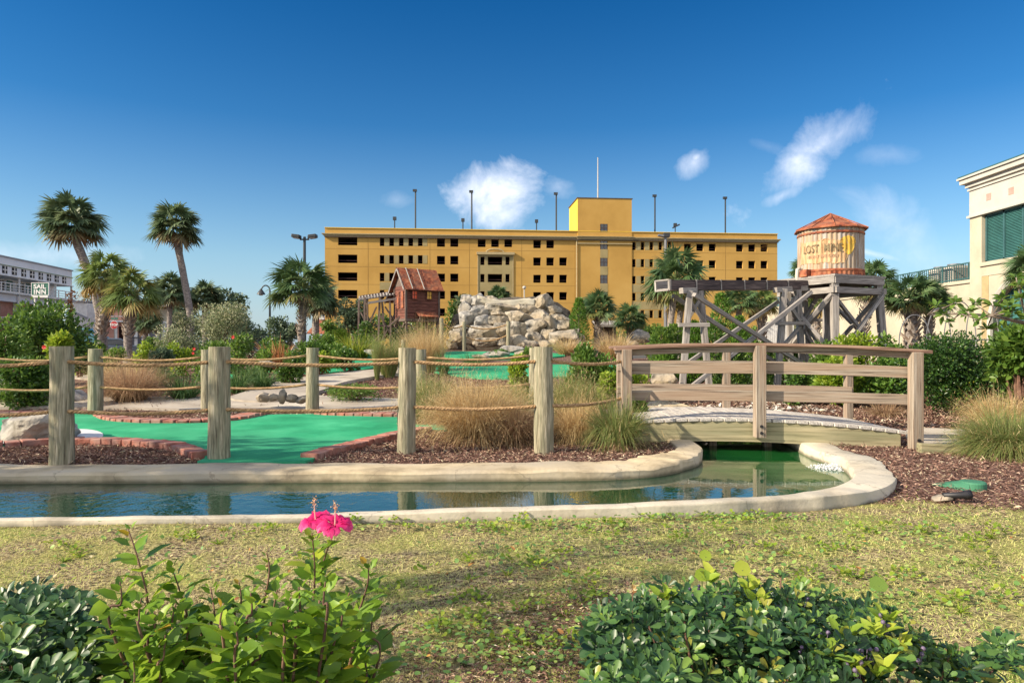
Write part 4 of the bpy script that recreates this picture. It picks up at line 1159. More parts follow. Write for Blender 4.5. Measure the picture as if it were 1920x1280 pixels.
for (z0_, z1_, pr) in ((zc0, zc0 + .2, .3), (zc0 + .2, zc0 + .42, .46), (zc0 + .42, zc1 + .05, .64)):
    mb.box(((ta + tb_) / 2, -pr / 2 - .13, (z0_ + z1_) / 2), (tb_ - ta + pr, pr, z1_ - z0_ - .004))
mb.box(((ta + tb_) / 2, -.22, zc0 - .75), (tb_ - ta + .1, .2, .18))
mb.build('cornice', M['trimtan'], PG)
mb = MB(); mb.tube([(ta - .2, -.2, -1), (ta - .2, -.2, zc0 - .1)], .12, 6); mb.build('downspout', M['trimtan'], PG)
# roof lights and antenna (stand on the roof: things of their own)
zroof = GB + ztop - 1.15
def fw(px_, y_off):  # world xy on a line y_off behind the facade at this bearing
    k = (px_ - 960) / F; A1 = A0 + Vector((-U.y, U.x)) * y_off
    s_ = (A1.y * k - A1.x) / (U.x - U.y * k); p_ = A1 + U * s_; return p_
tall = [(779, 356, 'leftmost tall light pole on the garage roof'), (884.5, 358, 'tall light pole on the garage roof in front of the white cloud'), (1043, 362, 'tall light pole on the garage roof just left of the stair tower'), (1228, 366, 'tall light pole on the garage roof right of the stair tower'), (1360, 370, 'rightmost tall light pole on the garage roof')]
for px_, py_, lb in tall:
    p_ = fw(px_, 9); z1_ = CAMZ + (HY - py_) / F * p_.y
    t_ = thing('light_pole', lb, 'light pole', (p_.x, p_.y, zroof), 0, 'tall light poles on the garage roof')
    mb = MB(); mb.tube([(0, 0, 0), (0, 0, z1_ - zroof)], .15, 8); mb.build('pole', M['pole'], t_)
    mb = MB(); mb.box((-.1, -.1, z1_ - zroof - .15), (.75, .5, .42)); mb.bar((0, 0, z1_ - zroof - .1), (-.5, 0, z1_ - zroof + .05), .1, .1); mb.build('lamp_head', M['pole'], t_)
short = [(740, 408, 'leftmost short floodlight on the garage roof'), (868, 411, 'short floodlight on the garage roof beside the second tall pole'), (1006, 413, 'short floodlight on the garage roof left of the stair tower'), (1266, 420, 'rightmost short floodlight on the garage roof, with a two way head')]
for px_, py_, lb in short:
    p_ = fw(px_, 26); z1_ = CAMZ + (HY - py_) / F * p_.y
    t_ = thing('floodlight', lb, 'floodlight', (p_.x, p_.y, zroof), 0, 'short floodlights on the garage roof')
    mb = MB(); mb.tube([(0, 0, 0), (0, 0, z1_ - zroof)], .12, 6); mb.build('pole', M['pole'], t_)
    mb = MB(); mb.box((0, 0, z1_ - zroof - .2), (.7, .6, .7)); 
    if px_ > 1200: mb.bar((-.6, 0, z1_ - zroof - .9), (1.0, 0, z1_ - zroof - .1), .3, .3)
    mb.build('lamp_head', M['pole'], t_)
p_ = fw(1121, 5); t_ = thing('antenna_mast', 'thin pale antenna mast on top of the stair tower', 'antenna', (p_.x, p_.y, GB + tt + .16))
mb = MB(); hgt = CAMZ + (HY - 297) / F * p_.y - GB - tt; mb.tube([(0, 0, 0), (0, 0, hgt * .5), (0, 0, hgt)], [.14, .11, .08], 6); mb.build('mast', M['offwhite'], t_); mb = MB(); mb.tube([(0, 0, 0), (0, 0, .5)], .25, 8); mb.build('base', M['polegrey'], t_)

# ------------------------------------------------------------------ beige building on the right
XB = 20.1
def yb(px_): return XB * F / (px_ - 960)
def zb_(py_, y): return CAMZ + (HY - py_) / F * y
BB = thing('commercial_building', 'cream and off white building with teal shutters and an arched window at the right edge', 'building', (XB, 30, 0))
def bbx(name, mat, y0, y1, z0, z1, x0, x1, bevel=0):
    mb = MB(); mb.box(((x0 + x1) / 2 - XB, (y0 + y1) / 2 - 30, (z0 + z1) / 2), (x1 - x0, y1 - y0, z1 - z0)); return mb.build(name, M[mat], BB, bevel=bevel)
Yc = 30.0; Yn = 16.0
bbx('upper_wall', 'offwhite', Yn, Yc, 6.9, 8.15, XB, XB + 12)
bbx('cornice', 'offwhite', Yn, Yc + .12, 8.15, 8.32, XB - .12, XB + 12.1)
bbx('cornice', 'offwhite', Yn, Yc + .06, 8.0, 8.08, XB - .06, XB - .003)
bbx('cornice', 'offwhite', Yn, Yc + .25, 8.32, 8.52, XB - .28, XB + 12.2)
bbx('cornice', 'offwhite', Yn, Yc + .33, 8.52, 8.60, XB - .36, XB + 12.3)
bbx('roof_edge', 'tealframe', Yn, Yc + .35, 8.60, 8.68, XB - .30, XB + 12.3)
bbx('trim', 'offwhite', Yn, Yc + .08, 6.82, 6.92, XB - .08, XB + 12.1)
bbx('pier', 'cream', 29.25, Yc, 0, 6.82, XB + .02, XB + 12)
bbx('wall', 'cream', Yn, 29.25, 4.2, 4.75, XB + .02, XB + 12)
bbx('sill', 'cream', Yn, 29.3, 4.62, 4.78, XB - .06, XB + .018)
bbx('pier', 'trimtan', 28.85, 29.25, 0, 4.2, XB + .03, XB + .5)
# arched opening wall
mb = MB(); yc_, rr = 27.0, 1.75
arch = [(yc_ + rr * math.cos(t_), 2.15 + rr * math.sin(t_)) for t_ in np.linspace(0, math.pi, 22)]
ol = [(28.85, 0), (28.85, 4.2), (Yn, 4.2), (Yn, 0), (yc_ - rr, 0)] + arch[::-1] + [(yc_ + rr, 0)]
vs = [Vector((a, b)) for a, b in ol]
vv_, ee, ff, *_ = delaunay_2d_cdt(vs, [], [list(range(len(vs)))], 1, 1e-4)
mb.add([(.05, v.x - 30, v.y) for v in vv_], [tuple(f) for f in ff])
for i in range(len(arch) - 1): mb.add([(.05, arch[i][0] - 30, arch[i][1]), (.05, arch[i + 1][0] - 30, arch[i + 1][1]), (.5, arch[i + 1][0] - 30, arch[i + 1][1]), (.5, arch[i][0] - 30, arch[i][1])], [(0, 1, 2, 3)])
mb.build('wall', M['cream'], BB)
mb = MB(); mb.tube([(.02, a - 30, b) for a, b in [(yc_ + rr, 0)] + arch + [(yc_ - rr, 0)]], .12, 6); mb.build('arch_trim', M['offwhite'], BB)
aw = bbx('arched_window', 'tealshutter', yc_ - rr, yc_ + rr, 0, 3.95, XB + .42, XB + .46)
mb = MB()
for k in range(-3, 4): mb.box((.38, yc_ + k * .5 - 30, 1.95), (.05, .05, 3.9))
for z_ in (1.0, 2.15): mb.box((.37, yc_ - 30, z_), (.05, rr * 2, .07))
mb.build('frame', M['tealframe'], aw)
sh = bbx('shutter_panel', 'tealshutter', Yn, 29.2, 4.78, 6.82, XB + .22, XB + .3)
mb = MB()
z_ = 4.85
while z_ < 6.78:
    mb.box((.2, (Yn + 29.2) / 2 - 30, z_), (.03, 29.2 - Yn, .028), Matrix.Rotation(.5, 3, 'Y')); z_ += .062
mb.build('louvre', M['tealshutter'], sh)
mb = MB()
for k in range(12): mb.box((.17, 29.15 - k * 1.05 - 30, 5.8), (.06, .09, 2.03))
for z_ in (4.82, 6.78): mb.box((.165, (Yn + 29.2) / 2 - 30, z_), (.05, 29.2 - Yn, .08))
mb.build('frame', M['tealframe'], sh)
for (a, b) in ((1854, 369), (1896, 358)):
    y = yb(a); z_ = zb_(b, y); bbx('tile', 'pinktile', y - .14, y + .14, z_ - .14, z_ + .14, XB - .012, XB - .001)
# terrace wing
bbx('terrace_wall', 'cream', Yc + .002, 56, 0, 4.0, XB + .1, XB + 11)
bbx('terrace_coping', 'cream', Yc + .002, 56.1, 4.0, 4.14, XB + .02, XB + 11)
rl = MB()
y = Yc + .1
while y < 55: rl.box((.12, y - 30, 4.52), (.025, .025, .72)); y += .16
rail = rl.build('railing', M['tealframe'], BB)
mb = MB()
for z_ in (4.22, 4.9): mb.box((.12, (Yc + 55) / 2 - 30, z_), (.05, 25, .05))
for k in range(14): mb.box((.12, k * 1.9 + .15, 4.53), (.06, .06, .78))
mb.build('rail_post', M['tealframe'], rail)
for i, (px_, w_) in enumerate(((1792, .9), (1762, .7))):
    y = 20.9 * F / (px_ - 960); ac = thing('rooftop_unit', ['pale grey louvred rooftop unit behind the teal railing', 'smaller pale rooftop unit behind the railing, farther from the building corner'][i], 'rooftop unit', (20.9, y, 4.14), 0, 'rooftop units on the terrace')
    mb = MB(); mb.box((0, 0, .42), (w_, w_, .8)); b_ = mb.build('casing', M['offwhite'], ac, bevel=.02)
    mb = MB()
    for k in range(7): mb.box((-w_ / 2 - .01, 0, .14 + k * .09), (.02, w_ * .85, .03)); mb.box((0, -w_ / 2 - .01, .14 + k * .09), (w_ * .85, .02, .03))
    mb.build('louvre', M['polegrey'], ac)
    mb = MB(); mb.lathe((0, 0, .82), [(w_ * .38, 0), (w_ * .38, .1), (w_ * .3, .11), (.02, .11)], 18); mb.build('fan_guard', M['polegrey'], ac)

# ------------------------------------------------------------------ inn on the left
IN = thing('inn_building', 'long grey three storey inn with white balcony railings at the left edge', 'building', (-58, 90, .9), math.atan2(-.992, .129))
def ibx(name, mat, u0, u1, z0, z1, v0=-.4, v1=0, par=None):   # u toward the camera, +v = away from the street
    mb = MB(); mb.box(((u0 + u1) / 2, (v0 + v1) / 2, (z0 + z1) / 2 - .9), (u1 - u0, v1 - v0, z1 - z0)); return mb.build(name, M[mat], par or IN)
def iu(px_):
    k = (px_ - 960) / F      # x=kY ; x=-58+.129u, y=90-.992u
    return (k * 90 + 58) / (.129 + k * .992)
LI = 34
# street side is +v after rotation? normal pointing to +x is local +y
ibx('wall', 'inngrey', 0, LI, 8.95, 10.9, -9, 0)
ibx('wall', 'inngrey', 0, LI, .5, 8.95, -9, -2.2)
ibx('wall', 'inngrey', 0, 6.5, 7.2, 8.95, -2.2, -.05) if False else None
ibx('roof_trim', 'greysiding', -.1, LI, 10.9, 11.05, -9.1, .12)
ibx('trim_band', 'tealcar', -.05, LI, 9.98, 10.08, 0.002, .1)
for px_ in (120, 106, 91.5, 76, 60, 44, 26.5, 8.5, -12, -36):
    u = iu(px_); w_ = ibx('window', 'innglass', u - .45, u + .45, 9.12, 9.92, .003, .04)
    mb = MB(); mb.box((u, .06, 9.52 - .9), (.14, .03, .8)); mb.box((u, .058, 9.52 - .9), (.9, .03, .12)); mb.build('frame', M['white'], w_)
ibx('balcony_floor', 'white', -.2, LI, 6.95, 7.2, -2.2, .25)
ibx('balcony_ceiling', 'white', -.1, LI, 8.85, 8.949, -2.2, .2)
for k in range(9):
    u = .1 + k * 3.9
    ibx('column', 'white', u, u + .18, 7.2, 8.85, -.1, .08)
    ibx('column', 'white', u, u + .18, .9, 6.95, -.1, .08)
rr_ = ibx('railing', 'white', -.1, LI, 8.05, 8.15, .02, .12)
ibx('rail', 'white', -.1, LI, 7.72, 7.78, .04, .1, rr_); ibx('rail', 'white', -.1, LI, 7.42, 7.48, .04, .1, rr_)
for k in range(20): ibx('baluster', 'white', k * 1.7, k * 1.7 + .14, 7.2, 8.04, .03, .11, rr_)
ibx('lower_wall', 'brickwall', 0, LI, .5, 6.1, -2.19, -1.2); ibx('fascia', 'inngrey', 0, LI, 6.101, 6.94, -2.19, -.3)
ibx('lower_railing', 'white', 0, LI, 4.2, 4.3, .02, .12); ibx('balcony_floor', 'white', -.1, LI, 3.4, 3.6, -1.2, .2)
for k in range(8):
    u = 1.5 + k * 3.9
    ibx('door', 'tealshutter', u, u + 1.0, 7.2, 8.7, -2.19, -2.1); w_ = ibx('window', 'innglass', u + 1.6, u + 2.8, 7.5, 8.6, -2.19, -2.1)
    ibx('frame', 'white', u + 1.55, u + 2.85, 8.6, 8.7, -2.19, -2.05, w_); ibx('frame', 'white', u + 2.15, u + 2.25, 7.5, 8.6, -2.09, -2.05, w_)
    ibx('window', 'tealcar', u + .2, u + 1.6, 4.6, 6.2, -1.199, -1.15)
# sign
SG = thing('inn_sign', 'green inn sign lettered in white on two white posts above the shrub', 'sign', (*at(76, 640, 62)[:2], .9), 0)
sc_ = 62 / F; zs_ = CAMZ + (HY - 542) * sc_ - .9
mb = MB(); mb.box((0, 0, zs_), (31 * sc_, .12, 22 * sc_)); brd = mb.build('board', M['signgreen'], SG)
mb = MB()
for z_ in (-1, 1): mb.box((0, 0, zs_ + z_ * 11.6 * sc_), (33 * sc_, .16, 1.0 * sc_))
for x_ in (-1, 1): mb.box((x_ * 16 * sc_, 0, zs_), (1.0 * sc_, .16, 22 * sc_))
mb.build('frame', M['white'], SG)
for i, x_ in enumerate((-1, 1)):
    mb = MB(); mb.box((x_ * 12 * sc_, .1, (zs_ - 12 * sc_) / 2), (.12, .1, zs_ - 12 * sc_)); mb.build('post', M['white'], SG)
mb = MB(); mb.box((0, -.05, zs_ - 14.2 * sc_), (30 * sc_, .1, 3.4 * sc_)); mb.build('lower_board', M['white'], SG)
def text_on(parent, txt, size, loc_, mat, bold=.0, rz=0, sp=1.0, name='lettering', sx=1.0):
    me = text_mesh(txt, size, .01, bold, sp); me.materials.clear(); me.materials.append(mat); me.name = name
    bm = bmesh.new(); bm.from_mesh(me)
    for v in bm.verts: v.co.x *= sx
    bm.to_mesh(me); bm.free()
    o = bpy.data.objects.new(name, me); COL.objects.link(o); o.parent = parent; o.location = loc_; o.rotation_euler = (R(90), 0, rz); return o
text_on(SG, 'SAIL', 11.5 * sc_, (-.5 * sc_, -.075, zs_ + .9 * sc_), M['white'], .02, sx=1.08)
text_on(SG, 'INN', 11.5 * sc_, (0, -.075, zs_ - 9.2 * sc_), M['white'], .02, sp=1.1, sx=1.08)
# white annex
AX = thing('white_annex', 'plain white gabled wall between the grey inn and the leaning palm', 'building', (*at(152, 640, 76)[:2], .9), 0)
k_ = 76 / F
mb = MB(); vs = [(-14 * k_, 0, 0), (11 * k_, 0, 0), (11 * k_, 0, 99 * k_ - .9), (-14 * k_, 0, 101 * k_ - .9)]
vs += [(x, 8, z) for x, _, z in vs]; mb.add(vs, [(0, 1, 2, 3), (4, 7, 6, 5), (0, 3, 7, 4), (1, 5, 6, 2), (3, 2, 6, 7)]); mb.build('wall', M['white'], AX)
mb = MB(); mb.bar((-11 * k_, -.1, 82 * k_ - .9), (12 * k_, -.1, 71 * k_ - .9), .2, .15); mb.build('eave', M['greysiding'], AX)
mb = MB(); mb.box((-1.5 * k_, 4, 102 * k_ - .9), (26 * k_, 8.4, .15)); mb.build('roof', M['greysiding'], AX)
mb = MB()
for j in range(6): mb.box((18 * k_, .5, (30 + j * 8) * k_ - .9), (12 * k_, .08, .08))
for j in range(3): mb.box(((13 + j * 5) * k_, .5, 45 * k_ - .9), (.1, .1, 50 * k_))
mb.build('stair_railing', M['white'], AX)
# brick motel with porch
MO = thing('brick_motel', 'brick and cream motel with white porch posts behind the leftmost shaggy palms', 'building', (*at(196, 640, 68)[:2], .9), math.atan2(8, 7))
MO.rotation_euler = (0, 0, R(28)); c28, s28 = math.cos(R(28)), math.sin(R(28))
mo = MO.location.copy()
def mu(px_):
    k = (px_ - 960) / F; return (k * mo.y - mo.x) / (c28 - k * s28)
def mz(px_, py_): return CAMZ + (HY - py_) / F * (mo.y + mu(px_) * s28) - .9
def mbx(name, mat, u0, u1, z0, z1, v0, v1, par=None):
    mb = MB(); mb.box(((u0 + u1) / 2, (v0 + v1) / 2, (z0 + z1) / 2), (u1 - u0, v1 - v0, z1 - z0)); return mb.build(name, M[mat], par or MO)
zr_ = mz(250, 577)
mbx('wall', 'brickwall', 0, mu(241), -.5, zr_ + .2, 0, 8)
mbx('wall', 'cream', mu(241), mu(330), -.5, zr_, .9, 8)
mbx('roof', 'white', -.2, mu(332), zr_ + .2, zr_ + .38, -.5, 8.3)
for a in (203, 228):
    w_ = mbx('window', 'innglass', mu(a), mu(a + 8), mz(a, 592), mz(a, 576), -.04, -.001); mbx('frame', 'white', mu(a) - .08, mu(a + 8) + .08, mz(a, 576), mz(a, 576) + .12, -.08, -.001, w_)
mbx('balcony_rail', 'white', -.1, mu(241), mz(215, 594), mz(215, 592.6), -.9, -.8); mbx('balcony_floor', 'white', -.1, mu(241), mz(215, 604), mz(215, 601), -1, -.002)
w_ = mbx('arched_doorway', 'dark', mu(223), mu(231), -.4, mz(227, 612), -.03, -.001)
mbx('window', 'white', mu(214), mu(220), -.4, mz(217, 610), -.05, -.002)
for a in (252, 265, 274, 292, 305): mbx('porch_post', 'white', mu(a), mu(a) + .28, -.4, mz(a, 607), -.1, .15)
mbx('porch_beam', 'white', mu(245), mu(318), mz(275, 607), mz(275, 602), -.12, .2)
mbx('porch_back', 'greysiding', mu(245), mu(320), -.4, mz(275, 607), .85, .899)
mbx('railing', 'pole', mu(243), mu(320), mz(275, 634), mz(275, 632), -.5, -.4)
# stop sign
k_ = 58 / F
ST = thing('stop_sign', 'red octagonal stop sign on a post between the two shaggy palms', 'stop sign', (*at(214, 640, 58)[:2], .6))
zc_ = CAMZ + (HY - 609) * k_ - .6
def octo(r_, y0, y1):
    mb = MB(); vs = [(r_ * math.cos(math.pi / 8 + i * math.pi / 4), y, zc_ + r_ * math.sin(math.pi / 8 + i * math.pi / 4)) for y in (y0, y1) for i in range(8)]
    mb.add(vs, [tuple(range(8)), tuple(range(15, 7, -1))] + [(i, (i + 1) % 8, 8 + (i + 1) % 8, 8 + i) for i in range(8)]); return mb
octo(8.0 * k_, -.01, .02).build('border', M['white'], ST); octo(7.3 * k_, -.03, -.012).build('face', M['signred'], ST)
text_on(ST, 'STOP', 6.2 * k_, (0, -.035, zc_ - 2.1 * k_), M['white'], .008)
mb = MB(); mb.tube([(0, .05, 0), (0, .05, zc_ + .8)], .04, 6); mb.build('post', M['polegrey'], ST)
mb = MB(); mb.box((0, .05, zc_ + 12 * k_), (13 * k_, .03, 3.5 * k_)); mb.build('street_name_blade', M['signgreen'], ST)
# cars
def car(label, x, y, z, rz, mat, hh=1.45, ln=4.5, wd=1.8):
    t_ = thing('parked_car', label, 'car', (x, y, z), rz, 'cars parked beyond the course')
    pr = [(-.5, .18), (-.5, .40), (-.47, .52), (-.34, .58), (-.22, .62), (-.12, .98), (.02, 1), (.22, .98), (.36, .64), (.47, .60), (.5, .45), (.5, .18), (.40, .15), (-.4, .15)]
    vs = []; fs = []
    for s_ in (-1, 1):
        for a, b in pr: vs.append((a * ln, s_ * wd / 2 * (.78 if b > .9 else 1), b * hh))
    n_ = len(pr); mb = MB()
    mb.add(vs, [tuple(range(n_ - 1, -1, -1)), tuple(range(n_, 2 * n_))] + [(i, (i + 1) % n_, n_ + (i + 1) % n_, n_ + i) for i in range(n_)])
    mb.build('body', M[mat], t_, bevel=.05)
    for s_ in (-1, 1):
        mb = MB(); w1, w2 = wd / 2 + .005, wd / 2 * .79 + .02
        mb.add([(-.19 * ln, s_ * w1, .66 * hh), (.32 * ln, s_ * w1, .67 * hh), (.21 * ln, s_ * w2, .93 * hh), (-.11 * ln, s_ * w2, .93 * hh)], [(0, 1, 2, 3)]); mb.build('side_window', M['glass'], t_)
        for a in (-.31, .31):
            mb = MB(); mb.tube([(a * ln, s_ * wd / 2 - .2 * s_, .33), (a * ln, s_ * wd / 2 + .01 * s_, .33)], .33, 18); w_ = mb.build('wheel', M['rubber'], t_)
            mb = MB(); mb.tube([(a * ln, s_ * wd / 2, .33), (a * ln, s_ * wd / 2 + .02 * s_, .33)], .2, 12); mb.build('rim', M['polegrey'], w_)
    mb = MB(); mb.add([(-.217 * ln, -wd * .43, .66 * hh), (-.217 * ln, wd * .43, .66 * hh), (-.133 * ln, wd * .36, .95 * hh), (-.133 * ln, -wd * .36, .95 * hh)], [(0, 1, 2, 3)]); mb.build('windshield', M['glass'], t_)
p_ = at(143, 645, 55); car('teal car parked behind the leaning palm, roof showing above the shrubs', p_.x, p_.y, .85, R(10), 'tealcar', 1.75)
p_ = at(198, 645, 50); car('grey blue car parked between the two shaggy palms', p_.x, p_.y, .35, R(35), 'bluecar', 1.4, 4.2)
p_ = at(490, 645, 60); car('grey car half hidden behind bushes at the foot of the gooseneck lamp', p_.x, p_.y, .6, R(10), 'bluecar', 1.45)

# lamps
def lamp_double(px_, py_top, y, base, label):
    b_ = at(px_, 640, y); t_ = thing('street_lamp', label, 'street lamp', (b_.x, b_.y, base)); k = y / F; zt_ = CAMZ + (HY - py_top) * k - base
    mb = MB(); mb.tube([(0, 0, 0), (0, 0, zt_ - 4 * k)], [.11, .085], 10); mb.build('pole', M['pole'], t_)
    mb = MB(); mb.box((0, 0, zt_ - 9 * k), (17 * k, .1, 2.5 * k)); mb.box((-7 * k, 0, zt_ - 6 * k), (2 * k, .1, 7 * k)); mb.box((7 * k, 0, zt_ - 6 * k), (2 * k, .1, 7 * k)); mb.build('arm', M['pole'], t_)
    for s_ in (-1, 1):
        mb = MB(); mb.box((s_ * 15.5 * k, 0, zt_ - 3 * k), (15 * k, .5, 6 * k), Matrix.Rotation(-.12 * s_, 3, 'Y')); h_ = mb.build('lamp_head', M['pole'], t_, bevel=.03)
        mb = MB(); mb.box((s_ * 15.5 * k, 0, zt_ - 6.6 * k), (11 * k, .4, 1 * k), Matrix.Rotation(-.12 * s_, 3, 'Y')); mb.build('lens', M['offwhite'], h_)
lamp_double(571, 440, 42, .8, 'tall dark twin headed street lamp rising behind the fan palm left of the garage')
y = 44; k = y / F; b_ = at(1248, 640, y)
t_ = thing('street_lamp', 'floodlight pole rising out of the big palm right of the stair tower', 'street lamp', (b_.x, b_.y, .5)); zt_ = CAMZ + (HY - 438) * k - .5
mb = MB(); mb.tube([(0, 0, 0), (0, 0, zt_ - .1)], [.12, .08], 8); mb.build('pole', M['polegrey'], t_)
mb = MB(); mb.box((1.5 * k, 0, zt_ - 3 * k), (11 * k, .45, 8 * k)); mb.build('lamp_head', M['pole'], t_)
mb = MB(); mb.box((-9 * k, 0, zt_ - 4 * k), (10 * k, .4, 3 * k), Matrix.Rotation(.2, 3, 'Y')); mb.bar((-6 * k, 0, zt_ - 5 * k), (5 * k, 0, zt_ - 7 * k), .06, .08); mb.build('lamp_head', M['polegrey'], t_)
y = 46; k = y / F; b_ = at(506, 640, y)
t_ = thing('street_lamp', 'gooseneck street lamp with a hanging bell shade left of the near fan palm', 'street lamp', (b_.x, b_.y, .8)); zt_ = CAMZ + (HY - 545) * k - .8
mb = MB(); pts = [(0, 0, 0), (0, 0, zt_)] + [((-8 + 8 * math.cos(a)) * k, 0, zt_ + 10 * k * math.sin(a)) for a in np.linspace(.2, math.pi, 10)]
mb.tube(pts, [.09, .06] + [.045] * 10, 8); mb.build('pole', M['pole'], t_, smooth=True)
mb = MB(); mb.lathe((-16.5 * k, 0, zt_ - 7 * k), [(.28, 0), (.24, .1), (.1, .3), (.05, .38), (.001, .4)], 14); s_ = mb.build('lamp_shade', M['pole'], t_)
mb = MB(); mb.lathe((-16.5 * k, 0, zt_ - 7 * k - .08), [(.001, 0), (.12, .02), (.14, .08)], 12); mb.build('bulb', M['offwhite'], s_)
y = 40; k = y / F; b_ = at(983, 640, y)
t_ = thing('garden_lamp', 'small globe lamp on a thin post behind the boulder mound', 'lamp', (b_.x, b_.y, 1.2))
zt_ = CAMZ + (HY - 539) * k - 1.2
mb = MB(); mb.tube([(0, 0, 0), (0, 0, zt_ - .1)], .035, 6); mb.build('post', M['offwhite'], t_); mb = MB(); mb.lathe((0, 0, zt_), [(.001, -.1), (.08, -.07), (.11, 0), (.08, .07), (.001, .1)], 12); mb.build('globe', M['offwhite'], t_, smooth=True)

# ------------------------------------------------------------------ mine shack on stilts
SH = thing('mine_shack', 'red board mine shack with a rusty tin roof on stilts', 'shack', (-4.97, 32, 0), R(33))
gz = h1(-4.97, 32)
Lf, Dd, z0_, z1_ = 1.72, 1.3, 2.5, 4.05
mb = MB(); nb_ = 11; hb = (z1_ - z0_) / nb_
for i in range(nb_):
    zc_ = z0_ + (i + .5) * hb
    for (c_, s_) in (((Lf / 2, .02, zc_), (Lf, .05, hb * 1.08)), ((Lf / 2, Dd - .02, zc_), (Lf, .05, hb * 1.08))):
        mb.box(c_, s_, Matrix.Rotation(R(-9) if c_[1] < .5 else R(9), 3, 'X'))
    for xx in (.02, Lf - .02): mb.box((xx, Dd / 2, zc_), (.05, Dd - .02, hb * 1.08), Matrix.Rotation(R(9) if xx < .5 else R(-9), 3, 'Y'))
mb.build('wall', M['shackred'], SH)
mb = MB()
for xx in (.02, Lf - .02): mb.add([(xx - .03, 0, z1_), (xx - .03, Dd, z1_), (xx - .03, Dd / 2, 4.8), (xx + .03, 0, z1_), (xx + .03, Dd, z1_), (xx + .03, Dd / 2, 4.8)], [(0, 1, 2), (3, 5, 4), (0, 2, 5, 3), (1, 4, 5, 2), (0, 3, 4, 1)])
mb.build('gable', M['oldplank'], SH)
def roofp(y0, z0, y1, z1, x0=-.22, x1=Lf + .16):
    mb = MB(); n_ = 60; vs = []
    for i in range(n_ + 1):
        x = x0 + (x1 - x0) * i / n_; w_ = .012 * math.cos(i * math.pi)
        vs += [(x, y0, z0 + w_), (x, y1, z1 + w_), (x, y0, z0 + w_ - .02), (x, y1, z1 + w_ - .02)]
    fs = []
    for i in range(n_): a = i * 4; fs += [(a, a + 1, a + 5, a + 4), (a + 2, a + 6, a + 7, a + 3), (a, a + 4, a + 6, a + 2), (a + 1, a + 3, a + 7, a + 5)]
    mb.add(vs, fs); return mb
roofp(-.22, 3.86, .62, 4.93).build('roof', M['rust'], SH); roofp(.65, 4.93, 2.1, 3.35, -.22, Lf * .9).build('roof', M['rust'], SH)
mb = MB()
for xx in (.35, .95):
    mb.bar((xx - .1, -.22, 3.9), (xx - .1, .6, 4.955), .035, .02)
mb.build('roof_seam', M['offwhite'], SH)
mb = MB(); mb.bar((-.2, -.2, 3.84), (-.2, .63, 4.88), .03, .09); mb.bar((-.2, .66, 4.88), (-.2, 2.08, 3.3), .03, .09); mb.build('barge_board', M['graywood'], SH)
mb = MB()
for (xx, yy_) in ((0, 0), (Lf, 0), (0, Dd), (Lf, Dd)):
    mb = MB(); mb.box((xx, yy_, (z0_ + z1_) / 2), (.09, .09, z1_ - z0_)); mb.build('corner_board', M['oldplank'], SH)
M['redpane'], t, p, o_ = newmat('red_window_pane'); p.inputs['Base Color'].default_value = (.75, .10, .03, 1); p.inputs['Roughness'].default_value = .3
M['yellowpane'], t, p, o_ = newmat('yellow_window_pane'); p.inputs['Base Color'].default_value = (.75, .42, .05, 1); p.inputs['Roughness'].default_value = .3
for xx, mt in ((.42, 'redpane'), (1.18, 'yellowpane')):
    mb = MB(); mb.box((xx, -.03, 3.62), (.24, .03, .34)); w_ = mb.build('window', M[mt], SH)
    mb = MB(); mb.box((xx, -.055, 3.62), (.02, .02, .34)); mb.box((xx, -.053, 3.62), (.24, .02, .02))
    for s_ in (-1, 1): mb.box((xx + s_ * .135, -.06, 3.62), (.035, .06, .41))
    for s_ in (-1, 1): mb.box((xx, -.061, 3.62 + s_ * .187), (.235, .06, .035))
    mb.build('frame', M['shackred'], w_)
for yy_ in (.35, .85):
    mb = MB(); mb.box((-.03, yy_, 3.4), (.03, .22, .8)); mb.build('shutter', M['rust'], SH)
mb = MB(); n_ = 24; vs = []
for i in range(n_ + 1):
    x = .45 + 1.05 * i / n_; w_ = .01 * math.cos(i * math.pi); vs += [(x, -.02, 2.83 + w_), (x, -.42, 2.60 + w_)]
mb.add(vs, [(2 * i, 2 * i + 1, 2 * i + 3, 2 * i + 2) for i in range(n_)]); mb.build('awning', M['rust'], SH)
mb = MB(); mb.bar((.55, -.4, 2.58), (.55, -.02, 2.2), .03, .03); mb.bar((1.4, -.4, 2.58), (1.4, -.02, 2.2), .03, .03); mb.build('awning_bracket', M['oldplank'], SH)
mb = MB(); mb.box((Lf / 2, Dd / 2, z0_ - .06), (Lf + .1, Dd + .1, .12)); mb.build('floor', M['oldplank'], SH)
for (xx, yy_) in ((.05, .05), (Lf - .05, .05), (.05, Dd - .05), (Lf - .05, Dd - .05)):
    mb = MB(); mb.box((xx, yy_, (gz - .2 + z0_ - .12) / 2), (.11, .11, z0_ - .12 - gz + .2)); mb.build('leg', M['oldplank'], SH)
for i, (a, b) in enumerate((((.05, 0), (Lf, 0)), ((Lf, 0), (.05, 0)), ((0, .05), (0, Dd)), ((0, Dd), (0, .05)))):
    mb = MB(); mb.bar((a[0] - (.06 if i > 1 else 0), a[1] - (.06 if i < 2 else 0), z0_ - .2), (b[0] - (.06 if i > 1 else 0), b[1] - (.07 if i < 2 else 0), gz + .1), .04, .08, up=(0, 1, 0)); mb.build('brace', M['oldplank'], SH)
TR = thing('ore_trestle', 'old dark timber trestle running left from the red mine shack', 'trestle', tuple(at(700, 650, 33)))
to_ = TR.location.copy()
def tbm(name, a, b, y0, y1=None, w=.09, mat='oldplank'):
    mb = MB(); mb.bar(at(*a, y0) - to_, at(*b, y1 or y0) - to_, w, w, up=(0, 1, 0)); mb.build(name, M[mat], TR)
